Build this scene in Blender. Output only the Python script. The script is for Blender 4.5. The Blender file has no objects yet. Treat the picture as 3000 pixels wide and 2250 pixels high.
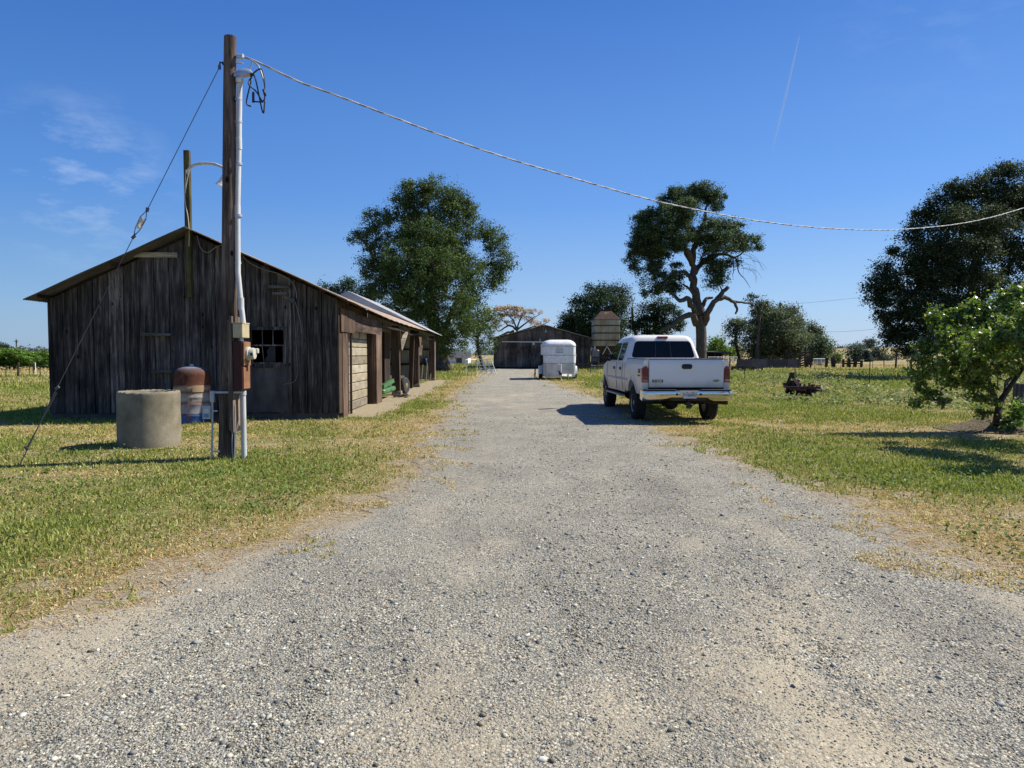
import bpy, math, random
import numpy as np
from mathutils import Vector, Matrix

random.seed(11)
rng = np.random.default_rng(11)
R = math.radians
scene = bpy.context.scene
COL = scene.collection

# ------------------------------------------------------------------ camera
EYE = 1.6
PITCH = math.atan(89 / 2080.0)
cam_d = bpy.data.cameras.new("camera")
cam = bpy.data.objects.new("camera", cam_d)
COL.objects.link(cam)
cam.location = (0, 0, EYE)
cam.rotation_euler = (math.pi / 2 - PITCH, 0, 0)
cam_d.sensor_width = 36.0
cam_d.lens = 36.0 * 2080 / 3000
cam_d.clip_end = 20000
cam_d.clip_start = 0.05
scene.camera = cam


def ray(px, py):
    u, v = (px - 1500) / 2080.0, -(py - 1125) / 2080.0
    c, s = math.cos(PITCH), math.sin(PITCH)
    return Vector((u, c + v * s, -s + v * c))


def P(px, py, Y):
    r = ray(px, py)
    k = Y / r.y
    return Vector((r.x * k, Y, EYE + r.z * k))


def G(px, py):
    r = ray(px, py)
    k = -EYE / r.z
    return Vector((r.x * k, r.y * k, 0.0))


# ------------------------------------------------------------------ numeric noise
def vnoise(x, y, seed=0):
    xi, yi = np.floor(x), np.floor(y)
    fx, fy = x - xi, y - yi
    fx, fy = fx * fx * (3 - 2 * fx), fy * fy * (3 - 2 * fy)

    def h(a, b):
        s = np.sin(a * 127.1 + b * 311.7 + seed * 74.7) * 43758.5453
        return s - np.floor(s)
    return (h(xi, yi) * (1 - fx) + h(xi + 1, yi) * fx) * (1 - fy) + (h(xi, yi + 1) * (1 - fx) + h(xi + 1, yi + 1) * fx) * fy


def fbm(x, y, seed=0, o=4):
    t, a, s = 0, 0.5, 0
    for i in range(o):
        t = t + a * vnoise(x * 2 ** i + 17.3 * i, y * 2 ** i - 9.1 * i, seed + i)
        s += a
        a *= 0.55
    return t / s


def sstep(a, b, x):
    t = np.clip((x - a) / (b - a), 0, 1)
    return t * t * (3 - 2 * t)


# ------------------------------------------------------------------ objects
def tag(o, label=None, cat=None, group=None, kind=None):
    if label: o["label"] = label
    if cat: o["category"] = cat
    if group: o["group"] = group
    if kind: o["kind"] = kind
    return o


def thing(name, label, cat, loc=(0, 0, 0), rz=0.0, group=None):
    o = bpy.data.objects.new(name, None)
    COL.objects.link(o)
    o.location = loc
    o.rotation_euler = (0, 0, rz)
    o.empty_display_size = 0.2
    return tag(o, label, cat, group)


def copy_tree(o, parent=None):
    c = o.copy()
    COL.objects.link(c)
    if parent is not None:
        c.parent = parent
    for ch in list(o.children):
        copy_tree(ch, c)
    return c


def link_mesh(name, me, mat, parent=None, loc=(0, 0, 0)):
    o = bpy.data.objects.new(name, me)
    COL.objects.link(o)
    if mat: me.materials.append(mat)
    if parent is not None:
        o.parent = parent
    o.location = loc
    return o


def np_mesh(name, V, loops, k, mat, tint=None, smooth=False, parent=None, loc=(0, 0, 0)):
    """mesh of equal k-gons from numpy arrays"""
    V = np.asarray(V, dtype=np.float32) - np.asarray(loc, dtype=np.float32)
    loops = np.asarray(loops, dtype=np.int32).ravel()
    n = len(loops) // k
    me = bpy.data.meshes.new(name)
    me.vertices.add(len(V))
    me.vertices.foreach_set("co", V.ravel())
    me.loops.add(len(loops))
    me.loops.foreach_set("vertex_index", loops)
    me.polygons.add(n)
    me.polygons.foreach_set("loop_start", np.arange(n, dtype=np.int32) * k)
    if smooth:
        me.polygons.foreach_set("use_smooth", np.ones(n, dtype=bool))
    me.update(calc_edges=True)
    if tint is not None:
        a = me.attributes.new("tint", "FLOAT_COLOR", "POINT")
        T = np.ones((len(V), 4), dtype=np.float32)
        T[:, :3] = tint
        a.data.foreach_set("color", T.ravel())
    return link_mesh(name, me, mat, parent, loc)


class MB:
    """collects shapes, links them as ONE mesh"""

    def __init__(s):
        s.v, s.f, s.t = [], [], []
        s.cur = (1, 1, 1)

    def tint(s, *c):
        s.cur = c if len(c) == 3 else (c[0],) * 3
        return s

    def add(s, vs, fs):
        b = len(s.v)
        s.v += [tuple(p) for p in vs]
        s.t += [s.cur] * len(vs)
        s.f += [tuple(i + b for i in f) for f in fs]

    def box(s, c, size, rot=None, bev=0.0):
        hx, hy, hz = size[0] / 2, size[1] / 2, size[2] / 2
        c = Vector(c)
        if bev <= 0:
            pts = [Vector((x, y, z)) for x in (-hx, hx) for y in (-hy, hy) for z in (-hz, hz)]
            fs = [(0, 1, 3, 2), (4, 6, 7, 5), (0, 4, 5, 1), (2, 3, 7, 6), (0, 2, 6, 4), (1, 5, 7, 3)]
        else:
            b = min(bev, hx * .9, hy * .9, hz * .9)
            pts, idx, fs = [], {}, []
            for sx in (-1, 1):
                for sy in (-1, 1):
                    for sz in (-1, 1):
                        for ax in range(3):
                            p = [sx * (hx - b), sy * (hy - b), sz * (hz - b)]
                            p[ax] = (sx * hx, sy * hy, sz * hz)[ax]
                            idx[(sx, sy, sz, ax)] = len(pts)
                            pts.append(Vector(p))
            for ax in range(3):
                o = [a for a in range(3) if a != ax]
                for sg in (-1, 1):
                    q = []
                    for a, bb in ((-1, -1), (1, -1), (1, 1), (-1, 1)):
                        k = [0, 0, 0]
                        k[ax] = sg; k[o[0]] = a; k[o[1]] = bb
                        q.append(idx[(k[0], k[1], k[2], ax)])
                    flip = (sg > 0) != (ax != 1)
                    fs.append(tuple(reversed(q)) if flip else tuple(q))
            for ax in range(3):
                o = [a for a in range(3) if a != ax]
                for a in (-1, 1):
                    for bb in (-1, 1):
                        k1 = [0, 0, 0]; k2 = [0, 0, 0]
                        k1[ax] = -1; k2[ax] = 1
                        for k in (k1, k2):
                            k[o[0]] = a; k[o[1]] = bb
                        fs.append((idx[tuple(k1) + (o[0],)], idx[tuple(k2) + (o[0],)], idx[tuple(k2) + (o[1],)], idx[tuple(k1) + (o[1],)]))
            for sx in (-1, 1):
                for sy in (-1, 1):
                    for sz in (-1, 1):
                        fs.append(tuple(idx[(sx, sy, sz, a)] for a in range(3)))
        if rot is not None:
            pts = [rot @ p for p in pts]
        s.add([c + p for p in pts], fs)
        return s

    def span(s, x0, x1, y0, y1, z0, z1, bev=0.0):
        return s.box(((x0 + x1) / 2, (y0 + y1) / 2, (z0 + z1) / 2), (abs(x1 - x0), abs(y1 - y0), abs(z1 - z0)), None, bev)

    def beam(s, p0, p1, w, h, up=(0, 0, 1), bev=0.0):
        p0, p1 = Vector(p0), Vector(p1)
        d = p1 - p0
        z = d.normalized()
        x = Vector(up).cross(z)
        if x.length < 1e-4: x = Vector((1, 0, 0)).cross(z)
        x.normalize()
        y = z.cross(x)
        m = Matrix((x, y, z)).transposed()
        return s.box((p0 + p1) / 2, (w, h, d.length), m, bev)

    def tube(s, pts, rad, n=8, cap=True):
        pts = [Vector(p) for p in pts]
        if not isinstance(rad, (list, tuple)): rad = [rad] * len(pts)
        vs, fs = [], []
        t = (pts[1] - pts[0]).normalized()
        x = t.orthogonal().normalized()
        for i, p in enumerate(pts):
            a = pts[max(i - 1, 0)]; b = pts[min(i + 1, len(pts) - 1)]
            t = (b - a).normalized()
            x = x - t * x.dot(t)
            if x.length < 1e-6: x = t.orthogonal()
            x.normalize()
            y = t.cross(x)
            for k in range(n):
                th = 2 * math.pi * k / n
                vs.append(p + (x * math.cos(th) + y * math.sin(th)) * rad[i])
        for i in range(len(pts) - 1):
            for k in range(n):
                k2 = (k + 1) % n
                fs.append((i * n + k, i * n + k2, (i + 1) * n + k2, (i + 1) * n + k))
        if cap:
            fs.append(tuple(reversed(range(n))))
            fs.append(tuple(range((len(pts) - 1) * n, len(pts) * n)))
        s.add(vs, fs)
        return s

    def lathe(s, prof, c=(0, 0, 0), axis=(0, 0, 1), n=24, cap=True):
        c = Vector(c); z = Vector(axis).normalized()
        x = z.orthogonal().normalized(); y = z.cross(x)
        vs, fs = [], []
        for r, a in prof:
            for k in range(n):
                th = 2 * math.pi * k / n
                vs.append(c + z * a + (x * math.cos(th) + y * math.sin(th)) * r)
        for i in range(len(prof) - 1):
            for k in range(n):
                k2 = (k + 1) % n
                fs.append((i * n + k, i * n + k2, (i + 1) * n + k2, (i + 1) * n + k))
        if cap:
            fs.append(tuple(reversed(range(n))))
            fs.append(tuple(range((len(prof) - 1) * n, len(prof) * n)))
        s.add(vs, fs)
        return s

    def prism(s, outline, off):
        """outline = list of 3-D points (planar), extruded by vector off"""
        o = [Vector(p) for p in outline]
        off = Vector(off)
        n = len(o)
        fs = [tuple(reversed(range(n))), tuple(range(n, 2 * n))]
        for i in range(n):
            j = (i + 1) % n
            fs.append((i, j, n + j, n + i))
        s.add(o + [p + off for p in o], fs)
        return s

    def grid(s, rows):
        """rows of points, all of equal length"""
        m = len(rows[0]); vs = [p for r in rows for p in r]
        fs = [(i * m + j, i * m + j + 1, (i + 1) * m + j + 1, (i + 1) * m + j) for i in range(len(rows) - 1) for j in range(m - 1)]
        s.add(vs, fs)
        return s

    def build(s, name, mat, parent=None, world=False, smooth=False, loc=(0, 0, 0), angle=None):
        off = Vector(loc)
        if parent is not None and world:
            off = off + Vector(parent.location)
            inv = Matrix.Rotation(-parent.rotation_euler.z, 3, 'Z')
            vs = [tuple(inv @ (Vector(p) - off)) for p in s.v]
        else:
            vs = [tuple(Vector(p) - off) for p in s.v]
        me = bpy.data.meshes.new(name)
        me.from_pydata(vs, [], s.f)
        a = me.attributes.new("tint", "FLOAT_COLOR", "POINT")
        T = np.ones((len(vs), 4), dtype=np.float32)
        T[:, :3] = np.array(s.t, dtype=np.float32)
        a.data.foreach_set("color", T.ravel())
        if smooth:
            me.polygons.foreach_set("use_smooth", np.ones(len(me.polygons), dtype=bool))
            me.update()
            if angle: me.set_sharp_from_angle(angle=R(angle))
        me.update()
        return link_mesh(name, me, mat, parent, (0, 0, 0) if parent is not None else loc)


def bez(p0, p1, p2, n=8):
    p0, p1, p2 = Vector(p0), Vector(p1), Vector(p2)
    return [p0 * (1 - t) ** 2 + p1 * 2 * t * (1 - t) + p2 * t * t for t in [i / n for i in range(n + 1)]]


def smooth_path(pts, k=4):
    """Catmull-Rom through the points"""
    pts = [Vector(p) for p in pts]
    if len(pts) < 3: return pts
    q = [pts[0] * 2 - pts[1]] + pts + [pts[-1] * 2 - pts[-2]]
    out = []
    for i in range(1, len(q) - 2):
        a, b, c, d = q[i - 1], q[i], q[i + 1], q[i + 2]
        for j in range(k):
            t = j / k
            out.append(0.5 * (2 * b + (c - a) * t + (2 * a - 5 * b + 4 * c - d) * t * t + (3 * b - a - 3 * c + d) * t ** 3))
    out.append(pts[-1])
    return out


# ------------------------------------------------------------------ materials
def new_mat(name):
    m = bpy.data.materials.new(name)
    m.use_nodes = True
    nt = m.node_tree
    return m, nt, nt.nodes["Principled BSDF"]


def nd(nt, typ, **kw):
    n = nt.nodes.new(typ)
    for k, v in kw.items():
        if k.startswith("i_"):
            key = k[2:]
            n.inputs[int(key) if key.isdigit() else key.replace("_", " ")].default_value = v
        else:
            setattr(n, k, v)
    return n


def ramp(nt, stops, fac=None):
    r = nt.nodes.new("ShaderNodeValToRGB")
    e = r.color_ramp.elements
    while len(e) < len(stops): e.new(0.5)
    for i, (p, c) in enumerate(stops):
        e[i].position = p
        c = (c,) * 3 if not isinstance(c, (tuple, list)) else c
        e[i].color = (*c, 1)
    if fac is not None: nt.links.new(fac, r.inputs[0])
    return r


def coords(nt, stretch=(1, 1, 1), kind="Object"):
    tc = nt.nodes.new("ShaderNodeTexCoord")
    mp = nt.nodes.new("ShaderNodeMapping")
    mp.inputs["Scale"].default_value = stretch
    nt.links.new(tc.outputs[kind], mp.inputs[0])
    return mp.outputs[0]


def noise(nt, vec, scale, detail=5, rough=.6):
    n = nd(nt, "ShaderNodeTexNoise", i_Scale=scale, i_Detail=detail, i_Roughness=rough)
    if vec is not None: nt.links.new(vec, n.inputs["Vector"])
    return n.outputs["Fac"]


def mixc(nt, fac, a, b, mode="MIX"):
    m = nt.nodes.new("ShaderNodeMix")
    m.data_type = "RGBA"; m.blend_type = mode
    for sock, v in ((m.inputs["Factor"], fac), (m.inputs["A"], a), (m.inputs["B"], b)):
        if isinstance(v, (int, float)): sock.default_value = v
        elif isinstance(v, tuple): sock.default_value = (*v, 1)
        else: nt.links.new(v, sock)
    for o in m.outputs:
        if o.type == "RGBA": return o


def mathn(nt, op, a, b=0.0, clamp=False):
    m = nd(nt, "ShaderNodeMath", operation=op, use_clamp=clamp)
    for i, v in ((0, a), (1, b)):
        if isinstance(v, (int, float)): m.inputs[i].default_value = v
        else: nt.links.new(v, m.inputs[i])
    return m.outputs[0]


def bump(nt, bsdf, h, strength=.3, dist=.01):
    b = nd(nt, "ShaderNodeBump", i_Strength=strength, i_Distance=dist)
    nt.links.new(h, b.inputs["Height"])
    nt.links.new(b.outputs[0], bsdf.inputs["Normal"])


def tintn(nt):
    return nd(nt, "ShaderNodeAttribute", attribute_name="tint").outputs["Color"]


def nmat(name, stops, scale=5, stretch=(1, 1, 1), detail=6, rough=.85, bmp=.25, dist=.01, metal=0.0, tint=False, spec=.3, fine=None):
    m, nt, b = new_mat(name)
    v = coords(nt, stretch)
    f = noise(nt, v, scale, detail)
    c = ramp(nt, stops, f).outputs[0]
    if fine:
        c = mixc(nt, fine[1], c, ramp(nt, [(.35, .25), (.65, 1.0)], noise(nt, v, fine[0], 3)).outputs[0], "MULTIPLY")
    if tint: c = mixc(nt, 1.0, c, tintn(nt), "MULTIPLY")
    nt.links.new(c, b.inputs["Base Color"])
    b.inputs["Roughness"].default_value = rough
    b.inputs["Metallic"].default_value = metal
    b.inputs["Specular IOR Level"].default_value = spec
    if bmp: bump(nt, b, f, bmp, dist)
    return m


def wood(name, dark, mid, light, axis=2, knots=True, warm=None, rough=.9):
    """weathered planks: grain streaks along one axis, knots, plank tint"""
    m, nt, b = new_mat(name)
    st = [9, 9, 9]; st[axis] = .55
    def shifted(sc_):      # every plank gets its own piece of the grain
        ad = nd(nt, "ShaderNodeVectorMath", operation="MULTIPLY_ADD"); ad.inputs[1].default_value = (61, 47, 83)
        nt.links.new(tintn(nt), ad.inputs[0]); nt.links.new(coords(nt, sc_), ad.inputs[2])
        return ad.outputs[0]
    v = shifted(tuple(st))
    g = noise(nt, v, 1.6, 8, .65)
    v2 = shifted(tuple(4 * a for a in st))
    g2 = noise(nt, v2, 2.0, 4, .6)
    gg = mathn(nt, "ADD", mathn(nt, "MULTIPLY", g, .7), mathn(nt, "MULTIPLY", g2, .3))
    c = ramp(nt, [(.36, dark), (.5, mid), (.66, light)], gg).outputs[0]
    big = noise(nt, coords(nt), .7, 3)
    c = mixc(nt, 1.0, c, ramp(nt, [(.32, .38), (.7, 1.35)], big).outputs[0], "MULTIPLY")
    if warm:
        c = mixc(nt, ramp(nt, [(.45, 0.0), (.7, .8)], noise(nt, coords(nt, tuple(a * .35 for a in st)), 1.3, 4)).outputs[0], c, warm)
    h = gg
    if knots:
        kst = [3.3, 3.3, 3.3]; kst[axis] = 1.9
        vo = nd(nt, "ShaderNodeTexVoronoi", i_Scale=1.0)
        nt.links.new(coords(nt, tuple(kst)), vo.inputs["Vector"])
        kf = ramp(nt, [(.07, 1.0), (.115, 0.0)], vo.outputs["Distance"]).outputs[0]
        c = mixc(nt, kf, c, (.008, .007, .006))
        h = mathn(nt, "SUBTRACT", gg, kf)
    c = mixc(nt, 1.0, c, tintn(nt), "MULTIPLY")
    nt.links.new(c, b.inputs["Base Color"])
    b.inputs["Roughness"].default_value = rough
    b.inputs["Specular IOR Level"].default_value = .2
    bump(nt, b, h, .5, .012)
    return m


def plain(name, col, rough=.6, metal=0.0, spec=.5, coat=0.0):
    m, nt, b = new_mat(name)
    n = noise(nt, coords(nt), 6, 4)
    nt.links.new(mixc(nt, 1.0, (*col,), ramp(nt, [(.3, .82), (.7, 1.1)], n).outputs[0], "MULTIPLY"), b.inputs["Base Color"])
    b.inputs["Roughness"].default_value = rough
    b.inputs["Metallic"].default_value = metal
    b.inputs["Specular IOR Level"].default_value = spec
    b.inputs["Coat Weight"].default_value = coat
    return m


def leafmat(name, trans=.35, rough=.45, spec=.4):
    m, nt, b = new_mat(name)
    c = tintn(nt)
    nt.links.new(c, b.inputs["Base Color"])
    b.inputs["Roughness"].default_value = rough
    b.inputs["Specular IOR Level"].default_value = spec
    t = nd(nt, "ShaderNodeBsdfTranslucent")
    hs = nd(nt, "ShaderNodeHueSaturation", i_Saturation=1.15, i_Value=1.3)
    nt.links.new(c, hs.inputs["Color"]); nt.links.new(hs.outputs[0], t.inputs[0])
    mx = nd(nt, "ShaderNodeMixShader"); mx.inputs[0].default_value = trans
    nt.links.new(b.outputs[0], mx.inputs[1]); nt.links.new(t.outputs[0], mx.inputs[2])
    nt.links.new(mx.outputs[0], nt.nodes["Material Output"].inputs["Surface"])
    return m


M = {}
M["leaf"] = leafmat("leaves", .30, .6, .18)
M["fruit_leaf"] = leafmat("fruit_leaves", .4, .35, .5)
M["blade"] = leafmat("grass_blades", .3, .6, .2)
M["bark"] = nmat("bark", [(.3, (.035, .028, .022)), (.6, (.11, .09, .07)), (.8, (.18, .155, .13))], 3, (3, 3, .6), bmp=.8, dist=.05)
M["dark_bark"] = nmat("dark_bark", [(.3, (.02, .016, .013)), (.7, (.075, .06, .05))], 8, (3, 3, .6), bmp=.6, dist=.02)
M["wall_wood"] = wood("weathered_boards", (.011, .0098, .009), (.062, .055, .049), (.21, .19, .168))
M["side_wood"] = wood("brown_boards", (.04, .026, .019), (.125, .083, .060), (.23, .165, .12), warm=(.15, .09, .055))
M["side_wood_y"] = wood("brown_boards_long", (.035, .024, .018), (.085, .058, .045), (.17, .125, .095), axis=1)
M["pale_wood"] = wood("pale_boards", (.06, .05, .038), (.17, .145, .11), (.30, .265, .21), axis=0, knots=False)
M["post_wood"] = wood("pole_wood", (.028, .020, .016), (.115, .084, .064), (.27, .205, .16), knots=True)
M["old_wood"] = wood("grey_fence_wood", (.02, .017, .015), (.07, .06, .052), (.14, .125, .11), knots=False)
M["concrete"] = nmat("concrete", [(.25, (.085, .07, .048)), (.42, (.185, .16, .11)), (.6, (.265, .233, .165)), (.78, (.37, .33, .24))], 2.2, rough=.95, bmp=.35, dist=.008, fine=(60, .35))
M["dark_concrete"] = nmat("dark_concrete", [(.3, (.06, .05, .042)), (.7, (.14, .12, .10))], 3, rough=.95, fine=(40, .4))
M["pvc"] = nmat("grey_white_conduit", [(.3, (.40, .40, .385)), (.7, (.58, .58, .565))], 4, (3, 3, .6), rough=.5, bmp=0)
M["galv"] = plain("galvanised_metal", (.55, .56, .57), .42, .7)
M["gate_metal"] = plain("light_tube_metal", (.70, .71, .72), .4, .3)
M["black_metal"] = plain("dark_metal", (.02, .02, .021), .5, .4)
M["black_rubber"] = plain("rubber_cable", (.018, .018, .02), .6)
M["cable"] = plain("aluminium_cable", (.32, .32, .315), .5, .3)
M["wire"] = plain("thin_steel_wire", (.10, .10, .11), .5, .5)
M["cream"] = plain("cream_plastic", (.42, .35, .21), .5)
M["meter_red_shaded"] = nmat("shaded_red_panel", [(.3, (.03, .007, .006)), (.7, (.058, .014, .010))], 5, rough=.6, bmp=0)  # dark red has the shade on the meter box front put into it
M["meter_orange_sunlit"] = nmat("sunlit_orange_panel", [(.3, (.16, .072, .034)), (.7, (.27, .135, .066))], 6, rough=.65, bmp=0)  # orange carries the sunlight on the box's right face in its colour
M["meter_white"] = plain("meter_glass_plastic", (.46, .45, .36), .3)
M["steel_box"] = plain("grey_steel_box", (.42, .44, .46), .5, .2)
M["porcelain"] = plain("porcelain", (.55, .50, .43), .3)
M["rusty_steel"] = nmat("rusty_steel", [(.3, (.035, .022, .017)), (.55, (.10, .048, .03)), (.8, (.19, .085, .045))], 9, rough=.85, bmp=.3, fine=(50, .3))
M["soot_steel"] = nmat("old_dark_steel", [(.3, (.018, .014, .013)), (.7, (.06, .042, .035))], 9, rough=.8, bmp=.3)
M["white_metal"] = plain("white_sheet_metal", (.77, .76, .725), .45)
M["straw"] = leafmat("dry_straw", .2, .7, .15)
# ------------------------------------------------------------------ sun and sky
SUN_EL, SUN_AZ = R(46), R(14)          # azimuth measured from +X towards +Y
S = Vector((math.cos(SUN_EL) * math.cos(SUN_AZ), math.cos(SUN_EL) * math.sin(SUN_AZ), math.sin(SUN_EL)))
sd = bpy.data.lights.new("sun", "SUN")
sd.energy = 5.0; sd.angle = R(.53); sd.color = (1.0, .945, .85)
so = bpy.data.objects.new("sun", sd)
COL.objects.link(so)
so.rotation_euler = S.to_track_quat('Z', 'Y').to_euler()
so.location = (60, 20, 80)

w = bpy.data.worlds.new("World")
scene.world = w
w.use_nodes = True
nt = w.node_tree
bg = nt.nodes["Background"]
sky = nt.nodes.new("ShaderNodeTexSky")
sky.sky_type = "NISHITA"; sky.sun_disc = False
sky.sun_elevation = SUN_EL
sky.sun_rotation = math.atan2(S.x, S.y)
sky.altitude = 0; sky.air_density = 1.0; sky.dust_density = .6; sky.ozone_density = 3.0
hs = nd(nt, "ShaderNodeHueSaturation", i_Saturation=1.3, i_Value=1.2)
nt.links.new(sky.outputs[0], hs.inputs["Color"])
tc = nt.nodes.new("ShaderNodeTexCoord")
d0 = ray(235, 530).normalized()
vm = nd(nt, "ShaderNodeVectorMath", operation="DISTANCE"); vm.inputs[1].default_value = d0
nt.links.new(tc.outputs["Generated"], vm.inputs[0])
near = nd(nt, "ShaderNodeMapRange"); near.inputs[1].default_value = .115; near.inputs[2].default_value = .03
nt.links.new(vm.outputs["Value"], near.inputs[0])
mp = nd(nt, "ShaderNodeMapping"); mp.inputs["Scale"].default_value = (6, 6, 17)
mp.inputs["Rotation"].default_value = (0, R(25), 0)
nt.links.new(tc.outputs["Generated"], mp.inputs[0])
wz = ramp(nt, [(.46, 0.0), (.80, 1.0)], noise(nt, mp.outputs[0], 2.2, 7, .62)).outputs[0]
cl = mathn(nt, "MULTIPLY", mathn(nt, "MULTIPLY", near.outputs[0], wz), .40)
# a second faint wisp high on the right
vm2 = nd(nt, "ShaderNodeVectorMath", operation="DISTANCE"); vm2.inputs[1].default_value = ray(2760, 40).normalized()
nt.links.new(tc.outputs["Generated"], vm2.inputs[0])
near2 = nd(nt, "ShaderNodeMapRange"); near2.inputs[1].default_value = .14; near2.inputs[2].default_value = .02
nt.links.new(vm2.outputs["Value"], near2.inputs[0])
cl = mathn(nt, "ADD", cl, mathn(nt, "MULTIPLY", mathn(nt, "MULTIPLY", near2.outputs[0], wz), .08))
# clear spring air: a little deeper blue aloft, pale blue (not yellow) down at the horizon
sepz = nd(nt, "ShaderNodeSeparateXYZ"); nt.links.new(tc.outputs["Generated"], sepz.inputs[0])
airy = ramp(nt, [(0.0, (.38, .60, .90)), (.065, (.29, .55, .96)), (.20, (.135, .372, .95)), (.44, (.055, .20, .70)), (.7, (.04, .15, .56)), (1.0, (.035, .13, .5))], sepz.outputs[2]).outputs[0]
airy = mixc(nt, 1.0, airy, (6.1, 6.1, 6.1), "MULTIPLY")
side_l = ramp(nt, [(.20, (.80, .80, .80)), (.5, (1.22, 1.04, .96)), (.75, (1.30, 1.12, 1.03))], mathn(nt, "ADD", mathn(nt, "MULTIPLY", sepz.outputs[0], .5), .5)).outputs[0]
airy = mixc(nt, 1.0, airy, side_l, "MULTIPLY")     # brighter towards the sun's side
skyc = mixc(nt, .85, hs.outputs[0], airy)
nt.links.new(mixc(nt, cl, skyc, (6.0, 6.6, 7.4)), bg.inputs["Color"])
bg.inputs["Strength"].default_value = .095

scene.view_settings.view_transform = "Standard"
scene.view_settings.look = "None"
scene.view_settings.exposure = .62
scene.view_settings.gamma = 1.0
scene.view_settings.use_curve_mapping = False
scene.cycles.max_bounces = 6
scene.cycles.transparent_max_bounces = 8

# ------------------------------------------------------------------ ground zones
LE = np.array([(-40, -60), (-4, -22), (1.5, -8.0), (3.2, -4.6), (4.0, -2.95), (4.35, -2.70), (5.0, -2.56), (5.8, -2.12), (7.2, -1.55), (9.8, -1.47), (12.4, -1.46), (18, -1.75), (28, -2.25), (48, -2.3), (60, -2.6), (68, -2.2), (76, -2.2)], float)
RE = np.array([(-40, 60), (-4, 22), (2.0, 8.0), (3.8, 4.9), (5.0, 3.7), (5.6, 3.52), (6.3, 3.56), (7.5, 3.66), (8.3, 3.55), (9.6, 3.36), (11.9, 3.35), (13.2, 3.05), (16.2, 3.05), (20, 3.2), (26.8, 3.1), (36, 2.2), (48, 1.85), (58, 2.2), (64, 4.2), (72, 6.5), (76, 6.5)], float)


def edge_l(y): return np.interp(y, LE[:, 0], LE[:, 1])
def edge_r(y): return np.interp(y, RE[:, 0], RE[:, 1])


def off_drive(x, y):
    """metres outside the driveway (negative inside), with a ragged edge"""
    wob = (fbm(x * .9, y * .9, 3) - .5) * 1.0 + (fbm(x * 4, y * 4, 8) - .5) * .35
    d = np.maximum(edge_l(y) - x, x - edge_r(y)) + wob * np.clip(.45 + y * .012, .4, 1.2)
    return np.where(y > 76, 5.0, d)


def dryness(x, y):
    """0 fresh green .. 1 straw"""
    d = off_drive(x, y)
    n = fbm(x * .33 + 5, y * .33, 21)
    n2 = fbm(x * 1.7, y * 1.7, 31)
    v = .42 + (n - .5) * 1.7 + (n2 - .5) * .9
    v = v + sstep(1.7, 0.2, d + (n2 - .5) * 1.2) * .52
    v = v + sstep(3.2, .3, np.abs(y - 14.5)) * (x < -3) * .42            # worn strip before the shed
    v = v + sstep(5, 1, np.hypot(x - 9.9, y - 14.3)) * .30
    v = v - sstep(1.2, 2.2, d) * sstep(5, 2.5, d) * .16
    v = v - sstep(3.0, 1.0, np.abs(y - 10.2)) * (x > 3) * .15
    v = np.where((y > 50) & (x < -8), v + .8 * sstep(50, 53, y), v)
    v = np.where((y > 68) & (x > 22), v + .6 * sstep(68, 80, y), v)
    return np.clip(v, 0, 1)


def bareness(x, y):
    d = off_drive(x, y)
    n = fbm(x * 2.3, y * 2.3, 44)
    b = sstep(.5, -.1, d + (n - .5) * 1.5)
    apron = sstep(.5, .0, np.maximum.reduce([-4.6 - x, x + 3.45 + (n - .5) * .9 + (y - 17) * .02, 17.9 - y, y - 42.5]) * 1.0)   # bare strip along the shed
    mound = sstep(1.9, .7, np.hypot((x - 9.95) / 1.3, y - 14.4) + (n - .5) * 1.2)
    pads = sstep(.60, .72, n) * .6 * sstep(.3, .6, dryness(x, y))
    return np.clip(np.maximum.reduce([b, apron, mound * .8, pads]), 0, 1)


def gmesh(name, xs, ys, zf, mat, attrs):
    X, Y = np.meshgrid(xs, ys)
    Z = zf(X, Y)
    V = np.stack([X, Y, Z], -1).reshape(-1, 3)
    nx, ny = len(xs), len(ys)
    i = (np.arange(ny - 1)[:, None] * nx + np.arange(nx - 1)[None, :]).ravel()
    loops = np.stack([i, i + 1, i + nx + 1, i + nx], -1)
    T = np.stack([f(X, Y).ravel() for f in attrs], -1)
    return np_mesh(name, V, loops, 4, mat, T, True)


def axis_pts(*segs):
    out = []
    for a, b, n in segs: out += list(np.linspace(a, b, n, endpoint=False))
    out.append(segs[-1][1])
    return np.array(out)


def relief(x, y):
    near = sstep(90, 30, np.hypot(x, y))
    return (fbm(x * .25, y * .25, 60, 3) - .5) * .05 * near + (fbm(x * 1.5, y * 1.5, 61, 3) - .5) * .025 * near


# soil and turf: tint = (dry, bare, weed)
m, nt, b = new_mat("meadow_ground")
att = nd(nt, "ShaderNodeSeparateColor"); nt.links.new(tintn(nt), att.inputs[0])
v = coords(nt)
n1 = noise(nt, v, 1.3, 8, .7); n2 = noise(nt, v, 14, 6, .7); n3 = noise(nt, v, 70, 3, .6)
green = ramp(nt, [(.3, (.06, .078, .018)), (.55, (.15, .18, .042)), (.75, (.25, .27, .08))], n2).outputs[0]
straw = ramp(nt, [(.3, (.20, .15, .07)), (.55, (.36, .285, .14)), (.75, (.50, .42, .24))], n2).outputs[0]
dirt = ramp(nt, [(.3, (.18, .14, .085)), (.5, (.32, .265, .17)), (.72, (.44, .385, .28))], mathn(nt, "ADD", mathn(nt, "MULTIPLY", n2, .5), mathn(nt, "MULTIPLY", n3, .5))).outputs[0]
df = mathn(nt, "ADD", att.outputs[0], mathn(nt, "MULTIPLY", mathn(nt, "SUBTRACT", n1, .5), 1.1), True)
c = mixc(nt, df, green, straw)
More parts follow.
